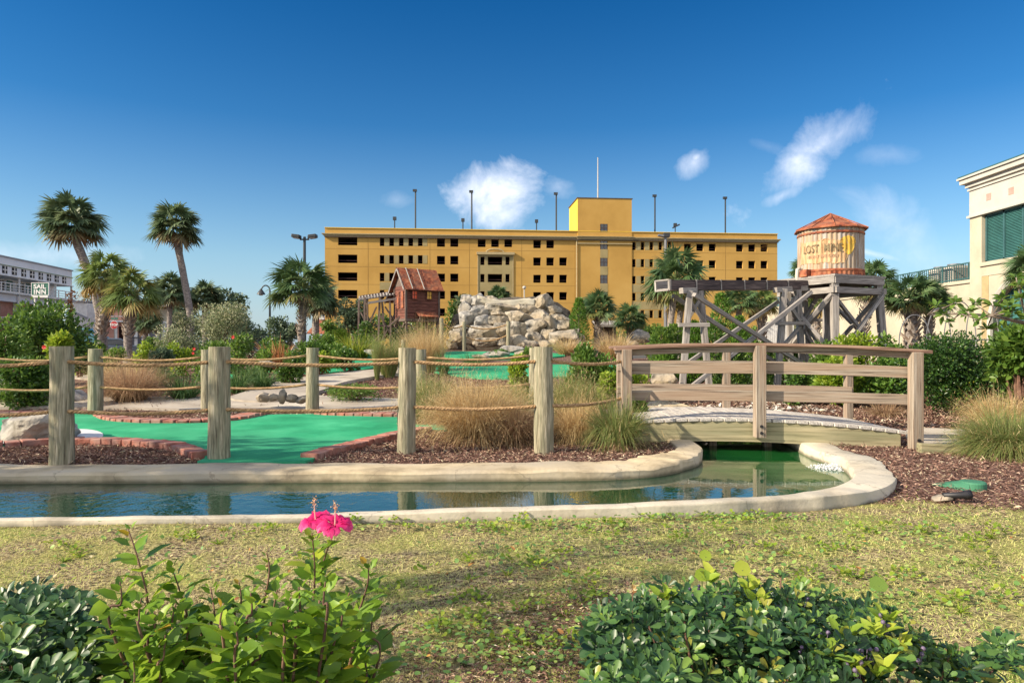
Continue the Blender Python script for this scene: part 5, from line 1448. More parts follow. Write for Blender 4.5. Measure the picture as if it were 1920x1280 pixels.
tbm('rail_beam', (672, 561), (742, 551), 33, 33.4, .12, 'graywood'); tbm('rail_beam', (690, 568), (742, 560), 32.4, 32.8, .1, 'graywood')
tbm('rail_beam', (676, 556), (738, 547), 34, 34.2, .1, 'oldplank')
for (a, b, y) in (((673, 562), (672, 650), 33), ((684, 557), (683, 652), 32.6), ((688, 556), (690, 640), 33.6), ((712, 558), (709, 650), 32.6), ((716, 560), (722, 640), 33.6), ((731, 566), (733, 645), 33), ((741, 560), (744, 645), 33.5)):
    tbm('leg', a, b, y)
for (a, b, y) in (((676, 585), (706, 640), 33), ((706, 575), (686, 620), 33), ((713, 590), (742, 645), 33), ((742, 585), (715, 640), 33.1), ((722, 575), (745, 610), 33.3), ((674, 608), (742, 612), 33.2), ((728, 612), (760, 585), 32.6), ((744, 600), (770, 640), 32.7)):
    tbm('brace', a, b, y, None, .07)
for j in range(12):
    tbm('cross_tie', (674 + j * 5.6, 556 - j * .8), (676 + j * 5.6, 562 - j * .9), 33.9, 32.9, .06, 'graywood')
# ------------------------------------------------------------------ boulder mound
BL = [(225, 808, 95, 60), (312, 832, 120, 120), (400, 812, 90, 50), (690, 822, 95, 60), (775, 838, 140, 120), (835, 818, 60, 55), (862, 888, 110, 90),
      (205, 875, 95, 90), (302, 908, 140, 90), (485, 880, 210, 75), (600, 875, 100, 70), (682, 888, 125, 90), (762, 935, 110, 90), (922, 955, 130, 60),
      (225, 955, 130, 130), (345, 985, 110, 90), (450, 968, 120, 75), (612, 952, 200, 95), (470, 918, 140, 50), (838, 985, 100, 110),
      (165, 1035, 100, 70), (275, 1050, 110, 70), (372, 1062, 140, 90), (478, 1045, 130, 100), (612, 1038, 150, 100), (748, 1012, 170, 110), (955, 1012, 150, 85),
      (150, 1090, 95, 90), (262, 1095, 110, 70), (400, 1120, 190, 60), (732, 1105, 120, 90), (825, 1075, 110, 90), (965, 1095, 220, 110),
      (108, 1140, 80, 55), (520, 1128, 120, 70), (600, 1128, 130, 90), (700, 1150, 110, 70), (800, 1150, 130, 60), (880, 1125, 110, 70), (1050, 1110, 90, 80), (1020, 1150, 110, 60)]
shade_ = random.Random(3)
rows_ = [('top', 0, 7), ('second', 7, 14), ('third', 14, 20), ('fourth', 20, 27), ('fifth', 27, 33), ('bottom', 33, 41)]
ordw = ['first', 'second', 'third', 'fourth', 'fifth', 'sixth', 'seventh', 'eighth', 'ninth']
for rn, a, b in rows_:
    idx_ = sorted(range(a, b), key=lambda i: BL[i][0])
    for q_, i in enumerate(idx_):
        cx_, cy_, w_, h_ = BL[i]; y = 32.6 - (cy_ - 800) / 350 * 2.2 + shade_.uniform(-.15, .15)
        sz = 'broad' if w_ > 1.5 * h_ else ('blocky' if w_ < 1.15 * h_ else 'rounded')
        side_ = ['leftmost'] + ordw[1:] 
        col_ = 'grey' if (cx_ < 380 and cy_ < 1060) else 'tan'
        pos = 'leftmost' if q_ == 0 else ('rightmost' if q_ == len(idx_) - 1 else ordw[q_] + ' from the left')
        c_ = at(820 + cx_ / 4, 360 + cy_ / 4, y); k = y / F / 4
        rock('boulder', c_, (w_ * k * .74, max(w_, h_) * k * .55, h_ * k * .74), f'{sz} {col_} boulder in the {rn} row of the boulder mound, {pos}', 'boulder', 'boulders piled in the mound', 'rockgrey' if col_ == 'grey' else 'rock', seed=100 + i, sub=4, cuts=14, cl=(.52, .86), blk=.7, hard=1.0, rz=shade_.uniform(-.5, .5))
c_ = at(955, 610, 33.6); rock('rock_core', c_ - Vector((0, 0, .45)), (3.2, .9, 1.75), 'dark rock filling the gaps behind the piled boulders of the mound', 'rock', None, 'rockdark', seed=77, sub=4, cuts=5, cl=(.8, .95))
# smooth trough slab across the top
sl = thing('waterfall_slab', 'smooth pale concrete slab sagging across the top of the boulder mound', 'rock slab', tuple(at(935, 562, 32.2)))
mb = MB(); pts_t = [(895, 553), (915, 559), (940, 563), (965, 562), (985, 559), (1003, 561)]; vs = []
y = 32.0
for i, (a, b) in enumerate(pts_t):
    for (yy_, dz) in ((y, 0), (y + 1.6, .1), (y + 1.6, -.35), (y, -.30)):
        v = at(a, b, y); vs.append(Vector((v.x, yy_, v.z + dz)) - sl.location)
fs = []
for i in range(len(pts_t) - 1):
    for k in range(4): fs.append((i * 4 + k, i * 4 + (k + 1) % 4, i * 4 + 4 + (k + 1) % 4, i * 4 + 4 + k))
fs += [(0, 1, 2, 3), tuple(len(vs) - 4 + k for k in (3, 2, 1, 0))]
mb.add(vs, fs); mb.build('slab', M['concretewhite'], sl, smooth=False, bevel=.05)
for i, (a, b, w_, h_, y, lb, mt) in enumerate([
    (958, 655, 50, 11, 26, 'long flat grey rock lying beside the upper green', 'rockgrey'), (930, 664, 48, 10, 25, 'low pale rock slab at the near edge of the upper green', 'rockgrey'),
    (985, 662, 40, 9, 25, 'flat rock just behind the fourth fence post top', 'rock'), (905, 670, 34, 8, 24, 'small flat rock left of the slabs by the upper green', 'rock'),
    (1200, 632, 34, 24, 34, 'white angular boulder standing right of the small hut', 'rockgrey'), (1185, 645, 26, 12, 33, 'low rock at the foot of the white angular boulder', 'rock'),
    (1245, 712, 62, 30, 13.6, 'tan rock seen between the rails at the left of the footbridge', 'rock'), (1230, 655, 50, 12, 22, 'pale stone ledge just above the left end of the handrail', 'rock'),
    (700, 661, 30, 9, 24, 'small grey rock on the bank of the left upper green', 'rockgrey'), (680, 655, 46, 9, 27, 'flat pale rocks behind the left upper green', 'rock'), (640, 664, 26, 8, 22, 'little rock behind the far fence post', 'rock'),
    (596, 668, 30, 8, 21, 'pinkish rock left of the upper green', 'rock'), (500, 682, 40, 9, 17.5, 'flat stone among the plants left of the far fence post', 'rock')]):
    k = y / F; rock('rock', at(a, b, y), (w_ * k * .55, w_ * k * .45, h_ * k * .65), lb, 'rock', None, mt, seed=200 + i, sub=3)
# gravel bed behind the bridge
gr = rng.random((900, 2)); P_ = np.stack([2.6 + gr[:, 0] * 3.2, 12.2 + gr[:, 1] * 2.0 + 0 * gr[:, 0], np.full(900, .11)], 1)
M['pebble'] = leafmat('pebble_stone', GR((.28, .24, .19), (.48, .43, .36), (.66, .62, .55)), 0, .9)
pb = leaves('gravel', P_, rng.normal(0, 1, (900, 3)) * (1, 1, .15), np.array([[0, 0, 1.]]) + rng.normal(0, .25, (900, 3)), .09, .07, M['pebble'], None, kind='round')
tag(pb, 'loose pale gravel strip seen under the footbridge rails', 'gravel', kind='stuff')
# little hut, distant red roof, white wall
HT = thing('garden_hut', 'small wooden hut with a pale roof between two palms right of the mound', 'hut', tuple(at(1140, 640, 37)))
k = 37 / F
mb = MB(); mb.box((0, .6, 14 * k), (30 * k, 1.2, 30 * k)); mb.build('wall', M['oldplank'], HT)
mb = MB(); mb.box((12 * k, -.02, 12 * k), (6 * k, .04, 26 * k)); mb.build('door_frame', M['bridgewood'], HT)
mb = MB(); mb.box((-2 * k, .5, 34 * k), (44 * k, 1.9, .12), Matrix.Rotation(.15, 3, 'X')); mb.build('roof', M['graywood'], HT)
RRf = thing('red_roof_kiosk', 'small kiosk with a red pyramid roof far behind the left palms', 'kiosk', tuple(at(604, 640, 60)))
k = 60 / F
mb = MB(); mb.box((0, 0, -2 * k), (26 * k, 26 * k, 26 * k)); mb.build('wall', M['offwhite'], RRf)
mb = MB(); z_ = 14 * k; mb.add([(-24 * k, -24 * k, z_), (24 * k, -24 * k, z_), (24 * k, 24 * k, z_), (-24 * k, 24 * k, z_), (-4 * k, 0, 42 * k), (4 * k, 0, 42 * k)], [(0, 1, 5, 4), (1, 2, 5), (2, 3, 4, 5), (3, 0, 4), (3, 2, 1, 0)]); mb.build('roof', M['rust'], RRf)
mb = MB(); mb.box((0, 0, 44 * k), (8 * k, 8 * k, 6 * k)); mb.build('cupola', M['white'], RRf)
WW = thing('white_fence', 'white fence panel seen behind the trestle right of the garage', 'fence', tuple(at(1460, 645, 34)))
k = 34 / F; mb = MB()
for j in range(14): mb.box(((-26 + j * 4) * k, 0, 14 * k + (j % 3) * .03), (3.6 * k, .05, 52 * k))
mb.build('panel', M['white'], WW); mb = MB()
for z_ in (0, 30 * k): mb.box((0, .06, z_), (56 * k, .06, .1))
mb.build('rail', M['white'], WW)
# hoop trellises behind the hedge on the right
for i, (a, b, w_, t_2) in enumerate([(1715, 640, 58, 590), (1760, 640, 46, 578), (1800, 640, 60, 565), (1842, 625, 60, 560)]):
    y = 15 + i * .5; k = y / F; o0 = at(a, b, y)
    HP = thing('wire_hoop', ['thin wire hoop arching over the hedge, leftmost of the four', 'second thin wire hoop from the left over the hedge', 'third thin wire hoop from the left over the hedge', 'thin wire hoop nearest the arched teal window'][i], 'garden hoop', tuple(o0), 0, 'wire hoops behind the hedge')
    mb = MB(); r_ = w_ / 2 * k; hh = (b - t_2) * k
    pts = [(-r_, 0, -1.0), (-r_, 0, 0)] + [(-r_ * math.cos(t_), 0, hh * math.sin(t_) + 0) for t_ in np.linspace(.1, math.pi - .1, 16)] + [(r_, 0, 0), (r_, 0, -1.0)]
    mb.tube(pts, .013, 5); mb.build('wire', M['polegrey'], HP)
# small bench-like grey board by the arch
BN = thing('picnic_table', 'grey wooden table top showing over the hedge below the arched window', 'table', tuple(at(1850, 640, 19)))
k = 19 / F
mb = MB()
for j in range(4): mb.box((0, j * .2 - .3, .05), (1.5, .18, .04))
mb.build('table_top', M['graywood'], BN); mb = MB()
for s_ in (-1, 1):
    mb = MB(); mb.box((s_ * .55, 0, -.35), (.08, .5, .78)); mb.build('leg', M['graywood'], BN)
# valve box and spotlight in the mulch on the right
q = W(1800, 916, .02); VB = thing('valve_box', 'green plastic irrigation box lying in the mulch right of the pond', 'valve box', (q[0], q[1], .02), R(-14))
mb = MB(); mb.lathe((.10, 0, 0), [(.105, 0), (.105, .06), (.095, .072), (.06, .075), (.001, .076)], 28); mb.build('cap', M['valvegreen'], VB)
mb = MB(); n_ = 9; vs = []
for i in range(n_):
    f = i / (n_ - 1); w_ = .02 + .085 * math.sin(f * 1.5708); h_ = .02 + .045 * f; x_ = -.26 + f * .30
    vs += [(x_, -w_, 0), (x_, -w_ * .8, h_), (x_, 0, h_ * 1.15), (x_, w_ * .8, h_), (x_, w_, 0)]
mb.add(vs, [(i * 5 + k, i * 5 + k + 1, i * 5 + 6 + k, i * 5 + 5 + k) for i in range(n_ - 1) for k in range(4)] + [(0, 1, 2, 3, 4)]); mb.build('lid', M['valvegreen'], VB, smooth=True)
q = W(1790, 938, .02); SL = thing('garden_spotlight', 'small black garden spotlight lying in front of the green box', 'spotlight', (q[0], q[1], .02), R(-6))
mb = MB(); mb.tube([(-.09, 0, .04), (.06, 0, .045), (.08, 0, .05), (.12, 0, .05)], [.022, .028, .038, .040], 14); mb.build('housing', M['blackmetal'], SL, smooth=True)
mb = MB(); mb.tube([(.0, 0, .03), (.0, .02, -.05)], .008, 6); mb.build('stake', M['blackmetal'], SL)
q = W(1766, 936, .02); rock('rock', (q[0], q[1], .03), (.09, .06, .03), 'flat pale stone left of the black spotlight in the mulch', 'rock', None, 'rock', seed=301, sub=3)
# bubbling water
q = W(1560, 878, -.02)
n_ = 2600; P_ = rng.normal(0, 1, (n_, 3)) * (.085, .06, .012) + (q[0], q[1], -.012); P_[:, 2] = np.maximum(P_[:, 2], -.016); P_[:, 0] += (rng.random(n_) ** 2) * .18
fo_ = leaves('fountain_foam', P_, rng.normal(0, 1, (n_, 3)), rng.normal(0, .25, (n_, 3)) + (0, 0, 1.), .014, .014, M['foam'], None, kind='round')
tag(fo_, 'white bubbling water near the right end of the pond', 'fountain foam', kind='stuff')
# ------------------------------------------------------------------ vegetation
def shrub(label, cat, px_, top, width, y, mat, leaf=.07, n=1500, name='shrub', group=None, bot=None, kind='small', depth=None, lob=9, up=.35, stems=5, asp=.55, flowers=None, shape=1.0, x_=None):
    k = y / F
    x = (px_ - 960) * k; zg = h1(x, y); zt = CAMZ + (HY - top) * k
    if bot is not None: zg = CAMZ + (HY - bot) * k
    hgt = max(zt - zg, .15); rx = width * k / 2; ry = depth / 2 if depth else rx * .8
    t_ = thing(name, label, cat, (x, y, zg), 0, group)
    C_ = []
    for i in range(lob):
        a = rng.random() * 2 * math.pi; r_ = math.sqrt(rng.random()) * .62
        zz = rng.uniform(.18, .8) if i else .74
        taper = (1 - .45 * max(0, zz - .4) * shape)
        C_.append((math.cos(a) * r_ * rx * taper, math.sin(a) * r_ * ry * taper, zz * hgt, rng.uniform(.34, .5)))
    C_ = np.array(C_)
    li = rng.integers(0, lob, n)
    d = unit(rng.normal(0, 1, (n, 3)))
    rad = rng.random(n) ** .35
    c_ = C_[li]
    P_ = c_[:, :3] + d * (rad * c_[:, 3])[:, None] * np.array([rx, ry, min(hgt * .55, rx * 1.4)])
    P_[:, 2] = np.clip(P_[:, 2], .02, hgt)
    # ragged shoots
    D = unit(d * .8 + rng.normal(0, .45, (n, 3)) + np.array([0, 0, up]))
    Nn = unit(d * .5 + rng.normal(0, .5, (n, 3)) + np.array([0, 0, .6]))
    L = leaf * rng.uniform(.65, 1.25, n)
    # colour: whole lobes drift lighter or darker in leaf kind, young leaves near the shoots
    rn = np.clip(rng.random(n) * .75 + (rng.random(lob) * .3)[li] - .05, 0, 1)
    leaves('foliage', P_, D, Nn, L, L * asp, M[mat], t_, rn, kind)
    mb = MB()
    for i in range(stems):
        c1 = C_[i % lob]; b0 = (rng.normal(0, .08) * rx, rng.normal(0, .08) * ry, -.05)
        mid = (c1[0] * .4 + rng.normal(0, .03), c1[1] * .4, c1[2] * .5)
        mb.tube([b0, mid, tuple(c1[:3])], [.02 + hgt * .012, .012 + hgt * .008, .006], 5)
    if stems: mb.build('stem', M['stem'], t_)
    if flowers:
        for (fx, fy, fm, r_) in flowers:
            p0 = at(fx, fy, y - ry * .7) - t_.location
            nn = 9; an = np.linspace(0, 2 * math.pi, nn, endpoint=False)
            D2 = np.stack([np.cos(an), -.25 * np.ones(nn), np.sin(an)], 1)
            leaves('flower', np.repeat([list(p0)], nn, 0), D2, np.tile([0, -1., 0], (nn, 1)) + rng.normal(0, .2, (nn, 3)), r_, r_ * .8, M[fm], t_, kind='leaf')
    return t_

def tuft(label, px_, y, top, width, mat, n=500, name='ornamental_grass', cat='ornamental grass', group=None, bw=.006, droop=.55, plume=0, bot=None, spread=None, asp=1.0):
    k = y / F; x = (px_ - 960) * k; zg = h1(x, y) if bot is None else CAMZ + (HY - bot) * k
    hgt = CAMZ + (HY - top) * k - zg; rx = width * k / 2
    t_ = thing(name, label, cat, (x, y, zg), 0, group)
    a = rng.random(n) * 2 * math.pi; b0 = np.sqrt(rng.random(n)) * rx * .35
    B = np.stack([np.cos(a) * b0, np.sin(a) * b0, np.zeros(n)], 1)
    sp = spread if spread else rx / max(hgt, .1)
    tilt = rng.random(n) ** .7 * sp * 1.15
    a2 = a + rng.normal(0, .6, n)
    D = unit(np.stack([np.cos(a2) * tilt, np.sin(a2) * tilt, np.ones(n)], 1))
    dr = droop * tilt / max(sp, .1) * rng.uniform(.5, 1.2, n)
    L = hgt * np.where(rng.random(n) < .25, rng.uniform(.85, 1.22, n), rng.uniform(.35, .98, n)) / np.maximum(D[:, 2] - dr * .6, .45)
    L = np.minimum(L, hgt * 1.7)
    lump = np.sin(a * 3 + px_) * .5 + np.sin(a * 7 + px_ * .3) * .3
    L *= 1 + .16 * lump
    blades('blades', B, D, L, bw, dr, M[mat], t_, k=6)
    if plume and y < 12:
        nd = n // 5; ad = rng.random(nd) * 6.28; td = rng.uniform(.5, 1.6, nd)
        blades('dead_blades', np.stack([np.cos(ad) * rx * .35, np.sin(ad) * rx * .35, rng.uniform(0, .06, nd)], 1), np.stack([np.cos(ad) * td, np.sin(ad) * td, np.ones(nd)], 1) + rng.normal(0, .35, (nd, 3)), hgt * rng.uniform(.3, .7, nd), bw * 1.8, rng.uniform(.5, 1.5, nd), M['deadgrass'], t_, k=6)
    if plume:
        m_ = plume; ii = rng.integers(0, n, m_); f = rng.uniform(.55, 1.02, m_)
        P_ = B[ii] + D[ii] * (f * L[ii])[:, None]; P_[:, 2] -= dr[ii] * L[ii] * f ** 2
        P_ += rng.normal(0, .035, (m_, 3))
        blades('seed_heads', P_, D[ii] * .6 + rng.normal(0, .6, (m_, 3)), rng.uniform(.05, .12, m_), bw * .7, .2, M['tangrass' if mat != 'redgrass' else 'redgrass'], t_, k=3)
    return t_

# ---- palms
PALM = {}
def fan_crown(seed, nf=46, rad=1.0, lo=-.75, droop=.35, nb=26, wid=.052):
    """unit crown: fronds all within about rad of the heart"""
    r2 = np.random.default_rng(seed)
    Bs, Ds, Ls, Ws, Dr, Sd, Rn = [], [], [], [], [], [], []; pet = []
    for i in range(nf):
        f = (i + .5) / nf
        az = i * 2.39996 + r2.normal(0, .2)
        el = math.asin(np.clip(lo + (1 - lo) * (1 - f) ** 1.0 + r2.normal(0, .05), -.98, .97))
        d = np.array([math.cos(az) * math.cos(el), math.sin(az) * math.cos(el), math.sin(el)])
        pl = rad * r2.uniform(.36, .66)
        q = d * pl; q[2] -= .10 * rad * (1 - abs(math.sin(el)))
        pet.append(q)
        s_ = np.cross(d, [0, 0, 1.]); s_ /= max(np.linalg.norm(s_), 1e-6)
        upv = np.cross(s_, d)
        tw = r2.normal(0, .35); s_ = s_ * math.cos(tw) + upv * math.sin(tw); upv = np.cross(s_, d)
        rf = .02 if f > .96 else (.12 + .1 * r2.random() if f > .86 else .3 + .6 * r2.random())
        for j in range(nb):
            a = (j / (nb - 1) - .5) * 2 * R(118)
            dd = d * math.cos(a) + s_ * math.sin(a) - upv * (.15 + .25 * abs(math.sin(a)))
            dd += r2.normal(0, .05, 3)
            Bs.append(q + dd * .02); Ds.append(dd)
            Ls.append(rad * .50 * (1 - .32 * abs(a) / R(118)) * r2.uniform(.88, 1.1)); Ws.append(rad * wid)
            Dr.append(droop * r2.uniform(.4, 1.3)); Sd.append(s_ * math.cos(a) - d * math.sin(a)); Rn.append(np.clip(rf + r2.normal(0, .06), 0, 1))
    return [np.array(v) for v in (Bs, Ds, Ls, Ws, Dr, Sd, Rn)], pet
def make_crown(kind, seed, nf, lo, droop, mat):
    (B, D, L, Wd, Dr, Sd, Rn), pet = fan_crown(seed, nf, 1.0, lo, droop, wid=.075 if mat == 'palmdark' else .058)
    o = blades('fronds', B, D, L, Wd, Dr, M[mat], None, Rn, k=5, side=unit(Sd), base_taper=.35)
    mb = MB()
    for q in pet: mb.tube([(0, 0, -.04), tuple(np.array(q) * .55 + (0, 0, .03)), tuple(q)], [.022, .014, .010], 4, caps=False)
    p_ = mb.build('petioles', M['palmleafstalk'], None)
    return o, p_
M['palmleafstalk'] = plain('leaf_stalk', (.14, .18, .06), .6)
CROWN = {'ball': make_crown('ball', 11, 54, -.66, .30, 'palmdark'), 'ball2': make_crown('ball2', 12, 50, -.62, .32, 'palmdark'),
         'fan': make_crown('fan', 13, 46, -.45, .30, 'palmleaf'), 'fan2': make_crown('fan2', 14, 42, -.5, .38, 'palmleaf'),
         'yel': make_crown('yel', 15, 40, -.55, .42, 'palmyellow')}
used = set()
def palm(label, hx, hy_, crown_w, y, trunk, kind='fan', tw=16, boots=False, name='fan_palm', cat='palm tree', group='palms around the course', rot=None, sq=1.0):
    """hx, hy_: crown heart in the photo; trunk: photo points from the ground up to the heart"""
    k = y / F
    tp = [at(a, b, y) for a, b in trunk]
    base = tp[0].copy(); base.z = min(base.z, h1(base.x, base.y) + (0 if y < 45 else .6))
    t_ = thing(name, label, cat, tuple(base), 0, group)
    L = catmull([tuple(base)] + [tuple(v) for v in tp], 4)
    keep = [L[0]]
    for v in L[1:]:
        if np.linalg.norm(v - keep[-1]) > .03: keep.append(v)
    L = np.array(keep)
    r_ = tw * k / 2
    mb = MB(); nn = len(L)
    mb.tube([tuple(v - np.array(base)) for v in L], [r_ * (1.25 - .3 * min(i / nn * 4, 1)) * (1 + .03 * math.sin(i * 2.1)) for i in range(nn)], 12)
    mb.build('trunk', M['palmtrunk'], t_, smooth=True)
    if boots:
        mb = MB(); tot_ = np.cumsum([0] + [np.linalg.norm(L[i + 1] - L[i]) for i in range(nn - 1)]); H_ = tot_[-1]
        h0 = H_ * boots; s_ = h0; i = 0
        while s_ < H_:
            c_ = np.array([np.interp(s_, tot_, L[:, a]) for a in range(3)]) - np.array(base)
            for q in range(3):
                a = i * 1.05 + q * 2.094 + random.uniform(-.2, .2); dv = np.array([math.cos(a), math.sin(a), 0])
                p0 = c_ + dv * r_ * .85; p1 = c_ + dv * r_ * (1.45 + random.uniform(0, .35)) + np.array([0, 0, r_ * 1.1])
                sdv = np.array([-dv[1], dv[0], 0]) * random.uniform(-.5, .5) * r_
                mb.bar(tuple(p0 - sdv), tuple(p1 + sdv), r_ * .5, r_ * .12, up=tuple(dv))
            s_ += r_ * .55; i += 1
        mb.build('leaf_bases', M['palmboot'], t_)
    src = CROWN[kind]
    sc = crown_w * k / 2
    rz_ = random.uniform(0, 6.28) if rot is None else rot
    for o in src:
        c_ = o if (o.name not in used) else o.copy()
        if c_ is o: used.add(o.name)
        else: COL.objects.link(c_)
        c_.parent = t_; c_.location = at(hx, hy_, y) - base; c_.scale = (sc, sc, sc * sq); c_.rotation_euler = (0, 0, rz_)
        c_.name = {'fronds': 'fronds', 'petioles': 'petioles'}[o.name.split('.')[0]]
    return t_
palm('tall leaning palm with a dense dark ball shaped crown, farthest left', 133, 412, 126, 37, [(192, 640), (187, 590), (176, 540), (158, 490), (144, 455), (135, 428)], 'ball', 16, sq=.96)
palm('tall slim palm with a round dark crown, second tall one from the left', 328, 420, 112, 40, [(357, 600), (352, 560), (343, 510), (335, 470), (330, 440)], 'ball2', 13)
palm('shaggy yellow green palm in front of the leaning palm trunk', 200, 515, 106, 28, [(190, 650), (190, 620), (196, 585), (200, 550), (201, 530)], 'yel', 16, .35, sq=1.15)
palm('shaggy palm with a criss cross trunk between the stop sign and the round bush', 245, 548, 120, 27, [(240, 660), (240, 625), (243, 590), (245, 565)], 'yel', 15, .45)
palm('bright fan palm with a pale stubby trunk left of the garage', 566, 535, 134, 26, [(565, 655), (565, 620), (568, 585), (568, 555)], 'fan', 14, .35, rot=.4, sq=.95)
palm('darker palm behind the bright fan palm at the garage corner', 598, 560, 96, 34, [(592, 640), (592, 600), (597, 575)], 'ball', 14)
palm('large rounded palm in front of the garage right of the stair tower', 1268, 522, 138, 34, [(1256, 640), (1258, 600), (1264, 550)], 'fan2', 13, rot=1.1, sq=1.1)
palm('small second palm crown tucked low beside the big rounded palm', 1282, 555, 84, 36, [(1272, 640), (1274, 600), (1280, 565)], 'yel', 12)
palm('small palm with a stout trunk right of the boulder mound', 1122, 577, 80, 33, [(1120, 640), (1120, 610), (1122, 590)], 'fan', 12, .3, rot=2.0)
palm('low bushy palm right of the garden hut', 1182, 598, 76, 35, [(1180, 640), (1181, 615)], 'fan2', 12, rot=3.0)
palm('dark palm crown behind the trestle above the cedars', 1386, 564, 80, 27, [(1384, 650), (1385, 600), (1386, 575)], 'fan', 12, rot=.9)
palm('palm with a rough trunk behind the second trestle bent', 1428, 566, 78, 28, [(1428, 640), (1428, 600), (1428, 580)], 'yel', 13, .3)
palm('palm leaning behind the left legs of the water tower', 1540, 568, 84, 24, [(1530, 640), (1532, 600), (1538, 580)], 'yel', 12, .3)
palm('palm whose crown shows just left of the water tank', 1508, 505, 60, 30, [(1508, 640), (1508, 560), (1508, 520)], 'fan', 10)
palm('palm with upright fronds behind the right side of the water tower', 1640, 530, 96, 24, [(1618, 645), (1620, 600), (1634, 555)], 'fan2', 16, .3, rot=.2, sq=1.15)
palm('bushy palm in front of the terrace railing', 1708, 556, 118, 18.8, [(1709, 640), (1709, 605), (1708, 575)], 'fan', 22, .2, rot=2.7, sq=.9)
palm('palm just right of the bushy one, against the cream wall', 1745, 562, 92, 19.6, [(1742, 640), (1742, 600), (1745, 575)], 'fan2', 13, .3, rot=4.0)
palm('palm reaching in from the right edge beside the shuttered building', 1935, 508, 110, 13, [(1945, 640), (1940, 560), (1936, 525)], 'fan', 12, rot=1.0)
palm('small dark palm in front of the motel porch', 276, 602, 66, 40, [(272, 640), (274, 615)], 'ball2', 10)
palm('dark palm in the tree line between the two tall palms', 320, 545, 84, 46, [(318, 620), (318, 570)], 'ball', 10)
palm('dark palm right of the second tall palm', 385, 556, 76, 48, [(384, 620), (384, 575)], 'ball', 10)
palm('low palm crown in front of the waterfall mound centre', 935, 556, 54, 38, [(935, 640), (935, 570)], 'fan2', 10)
palm('low palm tuft left of the boulder mound by the shack', 872, 566, 46, 37, [(872, 640), (872, 580)], 'ball2', 9)
for o_ in [o for pair in CROWN.values() for o in pair]:
    if o_.name not in used and o_.parent is None: bpy.data.objects.remove(o_)

# ---- trees far behind
def tree(label, px_, top, width, y, mat, n=2600, leaf=.22, group='trees beyond the course', name='tree', lob=14, cat='tree', stemh=.3):
    k = y / F; x = (px_ - 960) * k; zg = h1(x, y) if y < 45 else .8
    zt = CAMZ + (HY - top) * k; hgt = zt - zg; rx = width * k / 2
    t_ = thing(name, label, cat, (x, y, zg), 0, group)
    C_ = []
    for i in range(lob):
        a = rng.random() * 6.28; r_ = math.sqrt(rng.random()) * .7
        zz = rng.uniform(.25, .85); sh = math.sqrt(max(.15, 1 - ((zz - .45) / .6) ** 2))
        C_.append((math.cos(a) * r_ * rx * sh, math.sin(a) * r_ * rx * .7 * sh, zz * hgt, rng.uniform(.26, .42)))
    C_ = np.array(C_); li = rng.integers(0, lob, n); d = unit(rng.normal(0, 1, (n, 3))); c_ = C_[li]
    P_ = c_[:, :3] + d * (rng.random(n) ** .33 * c_[:, 3])[:, None] * np.array([rx, rx * .8, hgt * .42])
    P_[:, 2] = np.clip(P_[:, 2], 0.05, hgt * 1.02)
    L = leaf * rng.uniform(.6, 1.3, n)
    leaves('crown', P_, d + rng.normal(0, .6, (n, 3)), d + rng.normal(0, .5, (n, 3)) + (0, 0, .5), L, L * .6, M[mat], t_, np.clip(rng.random(n) * .8 + (rng.random(lob) * .3)[li], 0, 1))
    mb = MB()
    for i in range(5):
        c1 = C_[i]; mb.tube([(0, 0, -.3), (c1[0] * .2, c1[1] * .2, hgt * .25), tuple(c1[:3])], [hgt * .03, hgt * .02, hgt * .008], 6)
    mb.build('trunk', M['bark'], t_)
    return t_
tree('broad dark tree behind the round silvery bush', 400, 540, 100, 52, 'bluegreen', 3500, .28)
tree('dark rounded tree at the right of the far tree line', 435, 548, 70, 56, 'bluegreen', 2500, .28)
tree('low dark tree between the tall palms behind the motel', 345, 535, 70, 58, 'bluegreen', 2500, .28)
tree('small airy tree at the foot of the gooseneck lamp', 520, 588, 70, 34, 'bluegreen', 2200, .13)
tree('low round dark tree right of the gooseneck lamp', 542, 603, 50, 36, 'bluegreen', 1500, .13)
tree('reddish bare topped tree behind the inn roof', 136, 535, 26, 80, 'orange', 700, .35)
tree('thin dark tree line behind the white annex', 162, 541, 44, 82, 'bluegreen', 900, .4)
tree('dark oleander shrub tree in front of the garage beside the trestle', 666, 556, 78, 36, 'bluegreen', 3200, .15)
tree('dark shrub tree standing behind the mine shack stilts', 795, 585, 80, 37, 'deepgreen', 2600, .14)
tree('dark shrub tree right of the mine shack', 848, 560, 40, 38, 'deepgreen', 1500, .14)
tree('small bush at the garage corner behind the far fence post', 622, 600, 60, 40, 'midgreen', 1500, .15)
tree('dense dark tree behind the ore trestle', 735, 585, 90, 40, 'deepgreen', 3000, .14)
tree('green tree behind the boulders at the right of the mound', 1060, 600, 60, 38, 'deepgreen', 1500, .14)
tree('sparse tree behind the white fence', 1480, 575, 60, 38, 'silver', 1500, .14)
tree('green mass beside the big rounded palm', 1215, 600, 70, 40, 'midgreen', 2000, .15)
tree('distant green bushes left of the gooseneck lamp', 470, 618, 80, 60, 'bluegreen', 1500, .3)

for i, (a, w_, tp, lb) in enumerate([(655, 120, 606, 'left'), (790, 110, 610, 'behind the mine shack'), (900, 150, 606, 'behind the boulder mound'), (1030, 130, 610, 'right behind the boulders'), (1165, 120, 612, 'behind the garden hut'), (1290, 130, 610, 'behind the large rounded palm'), (1420, 120, 612, 'at the right end')]):
    tree(f'low hedge along the foot of the parking garage, {lb}', a, tp, w_, 47, ['deepgreen', 'midgreen'][i % 2], 1700, .22, 'low hedge along the garage', 'hedge', 12, 'hedge')
